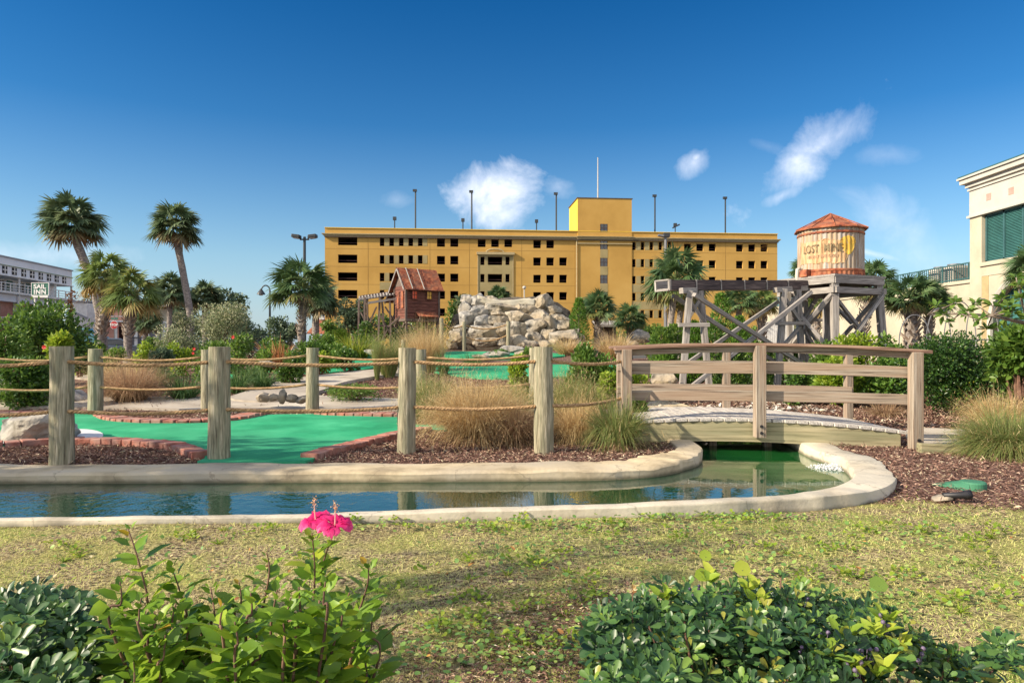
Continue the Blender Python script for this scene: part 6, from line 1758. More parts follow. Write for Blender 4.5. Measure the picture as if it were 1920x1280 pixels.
# ---- left shrubs
shrub('big dark glossy shrub in front of the inn sign', 'shrub', 88, 562, 165, 17, 'deepgreen', .11, 5200, kind='leaf', lob=14)
shrub('tall loose green shrub at the far left edge', 'shrub', 5, 590, 120, 14, 'midgreen', .09, 3800, kind='leaf', lob=12, flowers=[(83, 651, 'redpetal', .05)])
shrub('yellow green shrub in front of the big dark one', 'shrub', 108, 614, 62, 15, 'limegreen', .10, 1500, kind='leaf', lob=7)
shrub('dark shrub with broad leaves between the first two fence posts', 'shrub', 40, 672, 140, 12.8, 'deepgreen', .09, 3200, kind='leaf', lob=10)
shrub('dark shrub right of the big glossy one', 'shrub', 150, 612, 50, 19, 'deepgreen', .10, 1200, lob=6)
for i, (a, b, w_, y, mt, lb) in enumerate([
    (165, 643, 60, 20, 'limegreen', 'yellow green shrub behind the second fence post'),
    (272, 640, 60, 20, 'limegreen', 'bright yellow green shrub right of the shaggy palm trunk'),
    (300, 655, 60, 18, 'bluegreen', 'low grey green shrub between the yellow green ones'),
    (338, 640, 60, 19, 'limegreen', 'bright green shrub with coral flowers left of the third fence post'),
    (445, 627, 78, 19, 'midgreen', 'bright green hibiscus shrub with a red flower right of the third fence post'),
    (490, 655, 50, 18, 'midgreen', 'small green shrub beside the hibiscus with the red flower'),
    (530, 640, 70, 21, 'midgreen', 'loose green shrub with reddish tips left of the bright fan palm'),
    (560, 660, 60, 18, 'deepgreen', 'low shrub left of the far fence post'),
    (602, 625, 60, 24, 'midgreen', 'green shrub at the foot of the bright fan palm'),
    (635, 618, 52, 27, 'limegreen', 'yellow green shrub left of the cycad'),
    (620, 645, 70, 21, 'midgreen', 'low green shrub in front of the cycad'),
    (650, 655, 56, 20, 'deepgreen', 'trailing dark shrub behind the far fence post'),
    (700, 640, 40, 26, 'deepgreen', 'dark shrub at the foot of the ore trestle'),
    ]):
    fl = {3: [(364, 654, 'redpetal', .05), (362, 662, 'redpetal', .045)], 4: [(437, 632, 'redpetal', .055)]}.get(i)
    shrub(lb, 'shrub', a, b, w_, y, mt, .09, 1300, group='garden shrubs along the left bank', lob=8, flowers=fl, kind='leaf')
shrub('pale silvery flowering shrub, rounded and low, left of the big silvery one', 'shrub', 340, 606, 100, 22, 'silver', .075, 4200, lob=14)
shrub('big silvery green flowering shrub behind the third fence post', 'shrub', 420, 566, 130, 24, 'silver', .08, 7000, lob=20)
shrub('silvery shrub top between the tall slim palm and the motel porch', 'shrub', 352, 574, 60, 27, 'silver', .08, 2200, lob=9)
shrub('dark blue green shrub at the right of the silvery ones', 'shrub', 468, 590, 60, 26, 'bluegreen', .09, 2200, lob=9)
shrub('green shrub at the base of the silvery ones', 'shrub', 395, 636, 90, 20.5, 'midgreen', .08, 1800, lob=9)
tuft('orange bronze leafy clump left of the bright fan palm', 520, 20, 638, 64, 'orange', 260, 'bromeliad', 'plant', bw=.035, droop=.7)
tuft('cycad with arching yellow green fronds beside the ore trestle', 668, 25, 622, 96, 'cycad', 420, 'cycad', 'cycad', bw=.035, droop=.6)
tuft('reddish brown fluffy grass mound between the second and third fence posts', 245, 13.6, 672, 120, 'redgrass', 2600, group='ornamental grasses', plume=3000, droop=.8)
tuft('pale dry grass behind the second fence post', 225, 16.5, 662, 110, 'tangrass', 1200, group='ornamental grasses', plume=1200, droop=.7)
tuft('green arching lily turf left of the third fence post', 345, 14, 694, 90, 'liriope', 420, 'lily_turf', 'plant', 'lily turf clumps', bw=.014, droop=.9)
tuft('dark lily turf right of the third fence post', 445, 15, 685, 60, 'liriope', 360, 'lily_turf', 'plant', 'lily turf clumps', bw=.014, droop=.9)
tuft('dark lily turf clump beside the concrete path', 492, 15.5, 684, 54, 'liriope', 360, 'lily_turf', 'plant', 'lily turf clumps', bw=.014, droop=.9)
tuft('lily turf at the foot of the hibiscus shrub', 470, 17.5, 672, 50, 'liriope', 260, 'lily_turf', 'plant', 'lily turf clumps', bw=.014, droop=.9)
tuft('lily turf tuft between the two low silvery shrubs', 310, 16.5, 676, 50, 'liriope', 260, 'lily_turf', 'plant', 'lily turf clumps', bw=.014, droop=.9)
shrub('low matted ground cover shrub between the far fence post and the third near post', 'ground cover', 665, 722, 130, 13.6, 'midgreen', .045, 2600, lob=16, depth=1.0, name='ground_cover', bot=752)
shrub('low sprawling ground cover left of the far fence post', 'ground cover', 770, 716, 60, 13.8, 'silver', .045, 900, lob=8, depth=1.0, name='ground_cover', bot=745)
for i, (a, b, w_, y, mt, lb) in enumerate([
    (290, 628, 70, 23, 'midgreen', 'dull green shrub behind the yellow green ones'), (395, 655, 60, 17.5, 'midgreen', 'green shrub just right of the third fence post'),
    (415, 668, 50, 16, 'deepgreen', 'low dark green shrub behind the third near fence post'), (505, 632, 60, 23, 'deepgreen', 'dark leafy shrub behind the orange bronze clump'),
    (575, 640, 60, 21, 'midgreen', 'small green shrub hiding the foot of the bright fan palm'), (545, 668, 60, 16.5, 'deepgreen', 'low dark shrub in front of the fan palm trunk'),
    (600, 660, 50, 19, 'limegreen', 'yellow green low shrub right of the fan palm trunk'), (685, 600, 50, 30, 'deepgreen', 'dark shrub inside the ore trestle legs'),
    (745, 612, 60, 28, 'deepgreen', 'dark shrub below the mine shack stairs'), (210, 650, 60, 21, 'midgreen', 'green shrub around the shaggy palm trunks'),
    (185, 640, 40, 22, 'deepgreen', 'dark shrub at the foot of the leaning palm')]):
    shrub(lb, 'shrub', a, b, w_, y, mt, .085, 1300, group='filler shrubs along the left bank', lob=9, kind='leaf')
# grasses round the shack and near bed
tuft('tall pale grass left of the mine shack', 728, 18.5, 630, 62, 'greengrass', 1500, group='ornamental grasses', plume=1500, droop=.35)
tuft('tall tan grass in front of the mine shack', 800, 20, 604, 84, 'tangrass', 2200, group='ornamental grasses', plume=2200, droop=.4)
tuft('green grass spike left of the pale grass', 707, 18, 622, 22, 'greengrass', 500, group='ornamental grasses', droop=.2)
tuft('tan grass at the foot of the shack stilts', 768, 22, 622, 50, 'tangrass', 1000, group='ornamental grasses', plume=900, droop=.4)
tuft('dark green grass clump right of the tall tan grass', 832, 19, 652, 40, 'liriope', 400, group='ornamental grasses', droop=.6)
tuft('dark grass strip along the middle green', 885, 22, 655, 60, 'liriope', 500, group='ornamental grasses', droop=.6)
tuft('large tan fountain grass just left of the fourth near post', 888, 8.6, 704, 165, 'tangrass', 5200, group='ornamental grasses', plume=9000, droop=.75, bw=.0045)
tuft('feathery yellow grass right behind the third near post', 805, 10.5, 690, 90, 'greengrass', 2200, group='ornamental grasses', plume=3200, droop=.6, bw=.005)
tuft('fluffy tan grass in the middle behind the large one', 955, 10.2, 712, 100, 'greengrass', 1800, group='ornamental grasses', plume=3200, droop=.6, bw=.005)
tuft('dry brown grass at the left foot of the fourth near post', 960, 8.4, 745, 110, 'redgrass', 1800, group='ornamental grasses', plume=700, droop=.8, bw=.005)
tuft('tall yellow grass right of the fourth near post', 1070, 9.6, 698, 116, 'greengrass', 3200, group='ornamental grasses', plume=5200, droop=.65, bw=.005)
tuft('brown fountain grass between the fourth post and the footbridge', 1085, 8.6, 745, 110, 'tangrass', 2800, group='ornamental grasses', plume=2600, droop=.8, bw=.005)
tuft('green fountain grass at the left foot of the footbridge', 1158, 8.0, 742, 100, 'greengrass', 2600, group='ornamental grasses', plume=600, droop=.85, bw=.006)
tuft('tan grass in front of the boulders at the right foot of the mound', 1060, 27, 628, 60, 'tangrass', 700, group='ornamental grasses', plume=900, droop=.5, bw=.012)
tuft('pale grass clump in front of the small hut', 1150, 26, 620, 80, 'tangrass', 900, group='ornamental grasses', plume=900, droop=.5, bw=.012)
tuft('big green and tan fountain grass at the right edge', 1895, 7.6, 762, 200, 'greengrass', 5200, group='ornamental grasses', plume=1500, droop=.85, bw=.006)
tuft('loose tan grass behind the right edge fountain grass', 1875, 9.3, 735, 120, 'tangrass', 1800, group='ornamental grasses', plume=2400, droop=.5, bw=.005)
tuft('short dry grass under the right rear rail of the footbridge', 1660, 11.6, 745, 80, 'redgrass', 700, group='ornamental grasses', droop=.9)
# middle shrubs
shrub('round bright green shrub left of the footbridge', 'shrub', 1110, 638, 110, 13, 'midgreen', .09, 3600, kind='leaf', lob=12)
shrub('yellow green shrub beside the fourth near post', 'shrub', 975, 664, 66, 14, 'limegreen', .08, 1300, kind='leaf', lob=7)
shrub('yellow green shrub against the left end post of the footbridge', 'shrub', 1148, 690, 50, 10.5, 'limegreen', .08, 1300, kind='leaf', lob=7)
shrub('green shrub under the left end of the lower rails', 'shrub', 1196, 740, 40, 9.6, 'midgreen', .10, 400, kind='leaf', lob=5, asp=.75)
shrub('small green shrub left of the flume trestle legs', 'shrub', 1192, 700, 50, 13, 'limegreen', .09, 500, kind='leaf', lob=5)
shrub('ground creeper with green leaves in front of the mound rocks', 'shrub', 930, 655, 50, 25, 'deepgreen', .08, 600, lob=6)
shrub('green creeper on the bank left of the fourth near post', 'shrub', 985, 652, 40, 23, 'midgreen', .08, 600, lob=5)
def conifer(label, px_, top, width, y, mat='cedar', n=3500, cat='cedar tree', lf=.10, bot=None, group='cedars and hedges behind the trestle', taper=1.0):
    k = y / F; x = (px_ - 960) * k; zg = h1(x, y); hgt = CAMZ + (HY - top) * k - zg; rx = width * k / 2
    t_ = thing('cedar_tree' if 'cedar' in cat else 'hedge_shrub', label, cat, (x, y, zg), 0, group)
    f = rng.random(n) ** .9; a = rng.random(n) * 6.28
    prof = (np.minimum(f * 6, 1) * ((1 - f) ** (.7 * taper)) * .9 + .1) * (1 + .22 * np.sin(f * 23 + a * 2) * np.sin(a * 3 + f * 9))
    r_ = rx * prof * rng.random(n) ** .3
    P_ = np.stack([np.cos(a) * r_, np.sin(a) * r_, f * hgt * .96], 1)
    D = np.stack([np.cos(a) * .7, np.sin(a) * .7, np.ones(n) * .9], 1) + rng.normal(0, .3, (n, 3))
    L = lf * rng.uniform(.6, 1.4, n)
    leaves('crown', P_, D, np.stack([np.cos(a), np.sin(a), np.ones(n) * .4], 1) + rng.normal(0, .4, (n, 3)), L, L * .38, M[mat], t_)
    mb = MB(); mb.tube([(0, 0, -.1), (0, 0, hgt * .85)], [.05, .015], 6); mb.build('trunk', M['bark'], t_)
    return t_
conifer('dark green twisted juniper right of the boulder mound', 1085, 556, 52, 31, 'cedar', 3000)
for i, (a, b, w_, y, mt, lb) in enumerate([
    (1240, 612, 50, 19.5, 'midgreen', 'soft green hedge shrub left of the first trestle bent'), (1268, 606, 50, 20.0, 'midgreen', 'feathery hedge shrub just behind the first trestle legs'),
    (1250, 650, 56, 16.5, 'cedar', 'low bright cedar under the left end of the handrail'), (1302, 600, 50, 19.0, 'cedar', 'cedar between the first pair of trestle legs'), (1300, 650, 44, 16.5, 'cedar', 'small bright cedar between the trestle legs, lower down'),
    (1352, 545, 66, 20.0, 'cedar', 'tall bright green cedar behind the crossing braces'), (1385, 590, 60, 19.0, 'cedar', 'second tall cedar right of the tallest one'),
    (1340, 600, 60, 17.5, 'deepgreen', 'dark cedar in front of the tall bright one'), (1420, 640, 70, 16.0, 'deepgreen', 'dark hedge under the crossing braces'), (1370, 655, 70, 15.0, 'deepgreen', 'dark hedge shrub behind the middle rear bridge post'),
    (1470, 650, 80, 17.0, 'deepgreen', 'dark hedge under the second trestle bent')]):
    conifer(lb, a, b, w_, y, mt, 2400, 'cedar tree' if mt == 'cedar' else 'hedge', .09, taper=.8 if mt == 'cedar' else .35)
for i, (a, b, w_, y, mt, lb, nn) in enumerate([
    (1540, 640, 90, 14.5, 'midgreen', 'broad leafed green shrub below the water tower legs', 2200),
    (1600, 620, 100, 14.0, 'limegreen', 'light green leafy shrub in front of the right tower leg', 2600),
    (1662, 612, 80, 13.6, 'midgreen', 'green shrub with loose shoots right of the water tower', 2200),
    (1570, 670, 120, 13.2, 'limegreen', 'yellow green shrub behind the middle of the bridge rails', 2600),
    (1660, 668, 110, 13.0, 'deepgreen', 'dark green shrub behind the right end of the rails', 2400),
    (1500, 690, 60, 13.4, 'deepgreen', 'dark shrub seen through the rails near the middle bridge post', 1200)]):
    shrub(lb, 'shrub', a, b, w_, y, mt, .095, nn, group='shrubs behind the footbridge', lob=10, kind='leaf')
shrub('large dark clipped boxwood hedge right of the footbridge', 'hedge', 1800, 622, 235, 11.6, 'boxwood', .055, 19000, name='hedge', lob=34, depth=1.6, kind='small', shape=.3)
shrub('yellow green tipped shrub above the dark hedge', 'shrub', 1740, 636, 90, 12.8, 'boxwood', .06, 2600, lob=9)
shrub('bright yellow green leafy shrub at the right edge', 'shrub', 1915, 600, 110, 9.6, 'midgreen', .10, 3000, kind='leaf', lob=10, depth=.9)
shrub('dark lower bush below the bright shrub at the right edge', 'shrub', 1925, 690, 90, 9.9, 'deepgreen', .08, 1800, kind='leaf', lob=8)
for i, (a, b, mt) in enumerate([(1345, 822, 'cedar'), (1395, 818, 'cedar'), (1440, 822, 'deepgreen')]):
    shrub(['left feathery green plant under the footbridge', 'middle feathery green plant under the footbridge', 'right dark plant under the footbridge'][i], 'plant', a, b, 60, 10.6, mt, .06, 1500, bot=862, group='plants under the footbridge', lob=7, depth=.6, name='water_plant')
# leafy branch reaching in from the right
BT = thing('leafy_branch', 'bare limb with whorls of broad glossy leaves reaching in from the right edge', 'tree', tuple(at(1990, 760, 8.6)))
BT.location.z = h1(BT.location.x, 8.6); bl0 = BT.location.copy()
spine = [at(1990, 600, 8.6), at(1925, 606, 8.6), at(1860, 592, 8.7), at(1800, 588, 8.8), at(1740, 590, 8.9)]
mb = MB(); mb.tube([Vector((0, 0, 0)), Vector((0, 0, .9)), *[p_ - bl0 for p_ in spine]], [.07, .06, .035, .028, .02, .014, .008], 8); mb.build('limb', M['bark'], BT, smooth=True)
Pn, Dn = [], []
for (a, b, r_) in [(1770, 590, 1), (1790, 568, .9), (1815, 585, 1.1), (1838, 600, 1), (1755, 575, .6), (1862, 572, 1), (1880, 560, 1.1), (1898, 585, 1.3), (1915, 560, 1.2), (1905, 520, .9), (1885, 598, 1), (1925, 600, 1.3), (1850, 618, .8), (1892, 575, 1.2), (1912, 535, 1), (1780, 604, .6), (1828, 570, .8)]:
    c_ = at(a, b, 8.6 + random.uniform(-.2, .3)) - bl0
    near_ = min(spine, key=lambda s_: (s_ - bl0 - c_).length) - bl0
    mb = MB(); mb.tube([near_, c_], [.010, .006], 5); mb.build('twig', M['bark'], BT)
    for q in range(int(15 * r_)):
        d = Vector((random.gauss(0, 1), random.gauss(0, 1), random.gauss(.3, .6))).normalized()
        Pn.append(tuple(c_ + d * .015)); Dn.append(tuple(d))
Pn, Dn = np.array(Pn), np.array(Dn)
leaves('foliage', Pn, Dn, rng.normal(0, .4, Pn.shape) + (0, -.2, .8), rng.uniform(.09, .14, len(Pn)), .055, M['midgreen'], BT, kind='leaf')

# ---- ground detail: lawn blades, weeds, fallen leaves, mulch
def spread_px(n, y0, y1, xm=.82):
    """points denser toward the camera, inside the view"""
    y = y0 * (y1 / y0) ** rng.random(n) if True else None
    x = rng.uniform(-xm, xm, n) * (y + .2)
    return x, y
def outside_pond(x, y, mrg=.0):
    return ~inpoly(x, y, np.vstack([offset(nearC, lambda s: wnear(s) + .01), offset(farC, lambda s: -(wfar(s) + .01))[::-1]]))
x, y = spread_px(620000, 1.35, 7.2)
e_ = np.array(lawnedge(x)); k_ = (y < e_ + rng.normal(0, .22, len(y))) & outside_pond(x, y)
mul = np.exp(-((x - .05) / .55) ** 2 - ((y - 2.1) / .8) ** 2) + .5 * np.exp(-((x - .35) / .5) ** 2 - ((y - 3.3) / .5) ** 2)
gxx, gyy = np.linspace(-7, 7, 141), np.linspace(0, 8, 81)
PG_ = np.array([[noise.fractal(Vector((a * 1.5, b * 2.2, 0)), 1, 2, 3) for b in gyy] for a in gxx])
patchn = PG_[np.clip(((x + 7) * 10 + .5).astype(int), 0, 140), np.clip((y * 10 + .5).astype(int), 0, 80)]
PB_ = np.array([[noise.fractal(Vector((a * 1.3 + 31, b * 2.0, 5)), 1, 2, 4) for b in gyy] for a in gxx])
bare = PB_[np.clip(((x + 7) * 10 + .5).astype(int), 0, 140), np.clip((y * 10 + .5).astype(int), 0, 80)]
k_ &= rng.random(len(x)) > np.clip(mul * .85 + sst(.12, .5, bare) * .8, 0, .9)
x, y, patchn = x[k_], y[k_], patchn[k_]
pn = 1.5 * patchn + np.sin(x * 2.3 + 1.2 * np.sin(y * 1.9)) * np.cos(y * 2.7 + x) * .5 + np.sin(x * 7.1 + y * 5.3) * .25
n = len(x)
B = np.stack([x, y, H(x, y, False) - .003], 1)
D = rng.normal(0, 1, (n, 3)); D[:, 2] = np.abs(rng.normal(.25, .5, n)) + .1
leftdry = sst(-.5, 1.5, x) * .18
rn = np.clip(.36 + .27 * pn + leftdry + rng.normal(0, .24, n), 0, 1)
L = rng.uniform(.012, .034, n) * (1 + .10 * y)
lw = blades('lawn_grass', B, D, L, .0015 + .0005 * y, .35, M['lawnblade'], None, rn, k=3)
tag(lw, 'short dry straw coloured lawn with green patches in front of the pond', 'lawn', kind='stuff')
# weeds: round leaves in patches
cl_ = []
for (a, b, sx_, sy_, nn_) in [(1000, 1050, 130, 50, 230), (820, 1200, 150, 60, 190), (960, 1230, 160, 50, 200), (1130, 1150, 60, 60, 70), (700, 985, 120, 14, 110), (1010, 985, 160, 16, 200), (1260, 975, 120, 10, 150), (1420, 970, 120, 16, 170), (1050, 1180, 80, 70, 70),
                            (1250, 1010, 250, 40, 260), (1680, 1110, 110, 50, 160), (1740, 1010, 100, 40, 180), (1450, 1060, 160, 50, 160), (380, 1060, 260, 60, 120), (1850, 1130, 60, 60, 60), (1560, 1010, 150, 30, 140), (150, 1020, 160, 40, 50), (900, 990, 60, 12, 60)]:
    for _ in range(nn_):
        cl_.append(W(a + random.gauss(0, sx_ * .6), max(b + random.gauss(0, sy_ * .6), 972), 0))
cl_ = np.array(cl_); cl_ = cl_[outside_pond(cl_[:, 0], cl_[:, 1]) & ((cl_[:, 1] < 5.2) | (cl_[:, 0] > 3.0))]
n = len(cl_)
B = np.stack([cl_[:, 0], cl_[:, 1], rng.uniform(.016, .045, n)], 1)
s_ = rng.uniform(.013, .034, n)
wd = leaves('lawn_weeds', B, rng.normal(0, 1, (n, 3)) * (1, 1, .15), rng.normal(0, .42, (n, 3)) + (0, 0, 1.), s_, s_ * .9, M['weed'], None, kind='round')
tag(wd, 'round leaved green weeds creeping through the lawn', 'weeds', kind='stuff')
P_w, D_w, N_w = [], [], []
for (a, b) in [(700, 985), (770, 980), (850, 990), (960, 1000), (1030, 990), (1100, 985), (1180, 990), (1240, 978), (1310, 985), (1400, 975), (1450, 985), (980, 1070), (1050, 1050), (1100, 1095), (880, 1110), (1130, 1130), (1290, 1020), (1420, 1030), (1560, 1020), (1640, 1000), (1700, 990), (1750, 1005), (1810, 1020), (1700, 1095), (1780, 1130), (1860, 1120), (1890, 1000), (1600, 1080), (830, 1060), (760, 1110), (900, 1170), (1010, 1140), (820, 1200), (950, 1215), (1060, 1210), (620, 990), (500, 1000), (350, 1010), (150, 1030), (560, 1060), (1480, 1090), (1840, 1060)]:
    for _ in range(3):
        wx, wy = W(a + random.gauss(0, 26), b + random.gauss(0, 9), 0)
        if not bool(outside_pond(np.array([wx]), np.array([wy]))[0]): continue
        for q in range(random.randint(9, 20)):
            an = random.uniform(0, 6.28); rr_ = random.uniform(0, .06)
            P_w.append((wx + math.cos(an) * rr_, wy + math.sin(an) * rr_, random.uniform(.01, .05))); D_w.append((math.cos(an), math.sin(an), random.uniform(0, 1.0))); N_w.append((random.gauss(0, .4), random.gauss(-.2, .4), 1))
n = len(P_w); s_ = rng.uniform(.018, .036, n) * 1.0
w2 = leaves('leafy_weeds', np.array(P_w), np.array(D_w), np.array(N_w), s_, s_ * .75, M['limegreen'], None, kind='ob')
tag(w2, 'clumps of bright leafy weeds rising out of the lawn', 'weeds', kind='stuff')
x, y = spread_px(26, 2.4, 5.0)
B_, D_l = [], []
for a, b in list(zip(x, y)) + [W(150, 1045), W(1475, 1040), W(880, 1090), W(1060, 1155)]:
    for q in range(26):
        an = random.uniform(0, 6.28); B_.append((a, b, 0)); D_l.append((math.cos(an), math.sin(an), random.uniform(.3, 1.6)))
gt = blades('grass_tufts', np.array(B_), np.array(D_l), rng.uniform(.05, .11, len(B_)), .006, .4, M['limegreen'], None, k=4)
tag(gt, 'brighter green grass tufts standing out of the dry lawn', 'grass', kind='stuff')
x, y = spread_px(260, 1.8, 6.5); ok = outside_pond(x, y) & ((y < 4.6) | (x > 3.2)); x, y = x[ok], y[ok]; n = len(x)
fl_ = leaves('fallen_leaves', np.stack([x, y, rng.uniform(.012, .03, n)], 1), rng.normal(0, 1, (n, 3)) * (1, 1, .3), rng.normal(0, .35, (n, 3)) + (0, 0, 1.), rng.uniform(.02, .05, n), .018, M['deadleaf'], None, kind='leaf')
tag(fl_, 'scattered brown and yellow fallen leaves on the lawn', 'fallen leaves', kind='stuff')
# mulch chips
GP = np.array(g1s)
xs1, ys1 = rng.uniform(-7.5, 2.2, 60000), rng.uniform(6.85, 10.0, 60000)
k1 = ~inpoly(xs1, ys1, GP) & outside_pond(xs1, ys1)
xs2, ys2 = rng.uniform(1.2, 10.5, 130000), rng.uniform(5.2, 17, 130000)
k2 = outside_pond(xs2, ys2) & (ys2 > lawnedge(xs2) + rng.normal(-.12, .2, len(xs2))) & ((xs2 > 3.0) | (ys2 > 9.9))
xs3, ys3 = rng.uniform(-1.1, 1.1, 60000), rng.uniform(1.4, 4.2, 60000)
mu3 = np.exp(-((xs3 - .05) / .55) ** 2 - ((ys3 - 2.1) / .8) ** 2) + .5 * np.exp(-((xs3 - .35) / .4) ** 2 - ((ys3 - 3.2) / .4) ** 2)
k3 = rng.random(60000) < mu3 * 1.1
xs4, ys4 = rng.uniform(-9, 1, 34000), rng.uniform(10, 20, 34000); k4 = ~inpoly(xs4, ys4, GP)
x = np.concatenate([xs1[k1], xs2[k2], xs3[k3], xs4[k4]]); y = np.concatenate([ys1[k1], ys2[k2], ys3[k3], ys4[k4]]); n = len(x)
sc_ = np.where(y > 10, 1.6, np.where(y < 4, .55, 1.0))
D = rng.normal(0, 1, (n, 3)) * (1, 1, .32)
mc = leaves('mulch_chips', np.stack([x, y, H(x, y, False) + rng.uniform(.002, .022, n)], 1), D, rng.normal(0, .45, (n, 3)) + (0, 0, 1.), rng.uniform(.025, .07, n) * sc_, rng.uniform(.006, .014, n) * sc_, M['chip'], None, kind='small')
tag(mc, 'red brown wood chip mulch covering the planting beds', 'mulch', kind='stuff')

# ---- foreground hibiscus
HB = thing('hibiscus_bush', 'leafy hibiscus bush with two pink flowers at the bottom left', 'hibiscus', (-.62, 1.75, 0))
hb0 = HB.location.copy()
Pn, Dn, Nnn, Ln, Rn_ = [], [], [], [], []
def stem_(pts, y, r0=.006, lsz=.075, dens=1.0, start=.0, name='stem'):
    P3 = [at(a, b, y + dy) - hb0 for (a, b, dy) in pts]
    base = Vector((P3[-1].x * .35, P3[-1].y * .5, 0)) if P3[-1].z > .1 else P3[-1]
    C_ = catmull([tuple(p_) for p_ in P3] + [tuple(base)], 8)
    mb = MB(); nn = len(C_); mb.tube([tuple(c) for c in C_], [.0016 + r0 * .5 * (i / nn) for i in range(nn)], 6); mb.build('stem', M['stem'], HB, smooth=True)
    seg = np.linalg.norm(np.diff(C_, axis=0), axis=1); s_ = np.concatenate([[0], np.cumsum(seg)])
    d_ = .0; i = 0; tot_ = s_[-1] * .8
    while d_ < tot_:
        c = np.array([np.interp(d_, s_, C_[:, a]) for a in range(3)])
        c2 = np.array([np.interp(d_ + .01, s_, C_[:, a]) for a in range(3)])
        ax_ = (c - c2); ax_ /= np.linalg.norm(ax_) + 1e-9
        a = i * 2.4 + random.uniform(-.3, .3)
        f_ = min(1, .35 + d_ / .12)
        out_ = np.array([math.cos(a), math.sin(a), 0])
        dr = out_ + ax_ * (1.3 if d_ < .03 else .55) + np.array([0, 0, random.uniform(-.25, .25)])
        Pn.append(c + out_ * .008); Dn.append(dr); Nnn.append(ax_ * 1.0 - out_ * .1 + rng.normal(0, .3, 3)); Ln.append(lsz * 1.12 * f_ * random.uniform(.7, 1.2)); Rn_.append(np.clip(random.gauss(.45, .25) + (.15 if d_ < .05 else 0), 0, 1))
        d_ += random.uniform(.0055, .011) / dens; i += 1
stem_([(240, 990, 0), (258, 1045, 0), (275, 1110, 0), (290, 1170, 0)], 1.75, lsz=.062, dens=.7)
stem_([(320, 1060, 0), (335, 1100, 0), (350, 1150, 0), (355, 1200, 0)], 1.8, lsz=.06, dens=.8)
stem_([(395, 1100, .05), (402, 1150, 0), (400, 1200, 0)], 1.85, lsz=.05, dens=.8)
stem_([(500, 1035, 0), (505, 1070, 0), (495, 1130, 0), (480, 1200, 0)], 1.85, lsz=.056, dens=.8)
stem_([(448, 1090, .1), (452, 1130, .1), (440, 1190, .1)], 1.8, lsz=.055)
stem_([(585, 1000, 0), (590, 1060, 0), (588, 1120, 0), (580, 1190, 0)], 1.75, lsz=.062, dens=1.15)
stem_([(625, 1000, .02), (605, 1060, .02), (600, 1120, .04), (590, 1190, 0)], 1.78, lsz=.055, dens=.5)
stem_([(690, 1055, 0), (690, 1090, 0), (675, 1140, 0), (650, 1200, 0)], 1.9, lsz=.058, dens=.9)
stem_([(640, 1120, -.1), (640, 1170, -.1), (620, 1230, -.1)], 1.7, lsz=.062)
for (a, b) in [(225, 1090), (265, 1120), (420, 1130), (470, 1110), (520, 1105), (560, 1100), (610, 1090), (655, 1110), (375, 1150), (290, 1145), (230, 1140), (260, 1180), (310, 1190), (350, 1175), (400, 1190), (440, 1165), (480, 1190), (530, 1150), (560, 1180), (620, 1160), (660, 1180), (200, 1200), (300, 1230), (380, 1230), (460, 1230), (540, 1225), (610, 1215), (680, 1225), (250, 1240), (340, 1250), (420, 1250), (500, 1260), (580, 1255), (640, 1250), (700, 1150), (330, 1130), (545, 1120)]:
    yj = random.uniform(-.22, .12)
    stem_([(a, b, yj), (a + random.uniform(-8, 8), b + 40, yj), (a + random.uniform(-14, 14), b + 100, yj)], 1.72, lsz=.066, dens=.75)
Pn, Dn, Nnn = np.array(Pn), np.array(Dn), np.array(Nnn)
ok = (Pn[:, 2] > .05)
leaves('foliage', Pn[ok], Dn[ok], Nnn[ok], np.array(Ln)[ok], np.array(Ln)[ok] * .62, M['hib'], HB, np.array(Rn_)[ok], 'leaf')
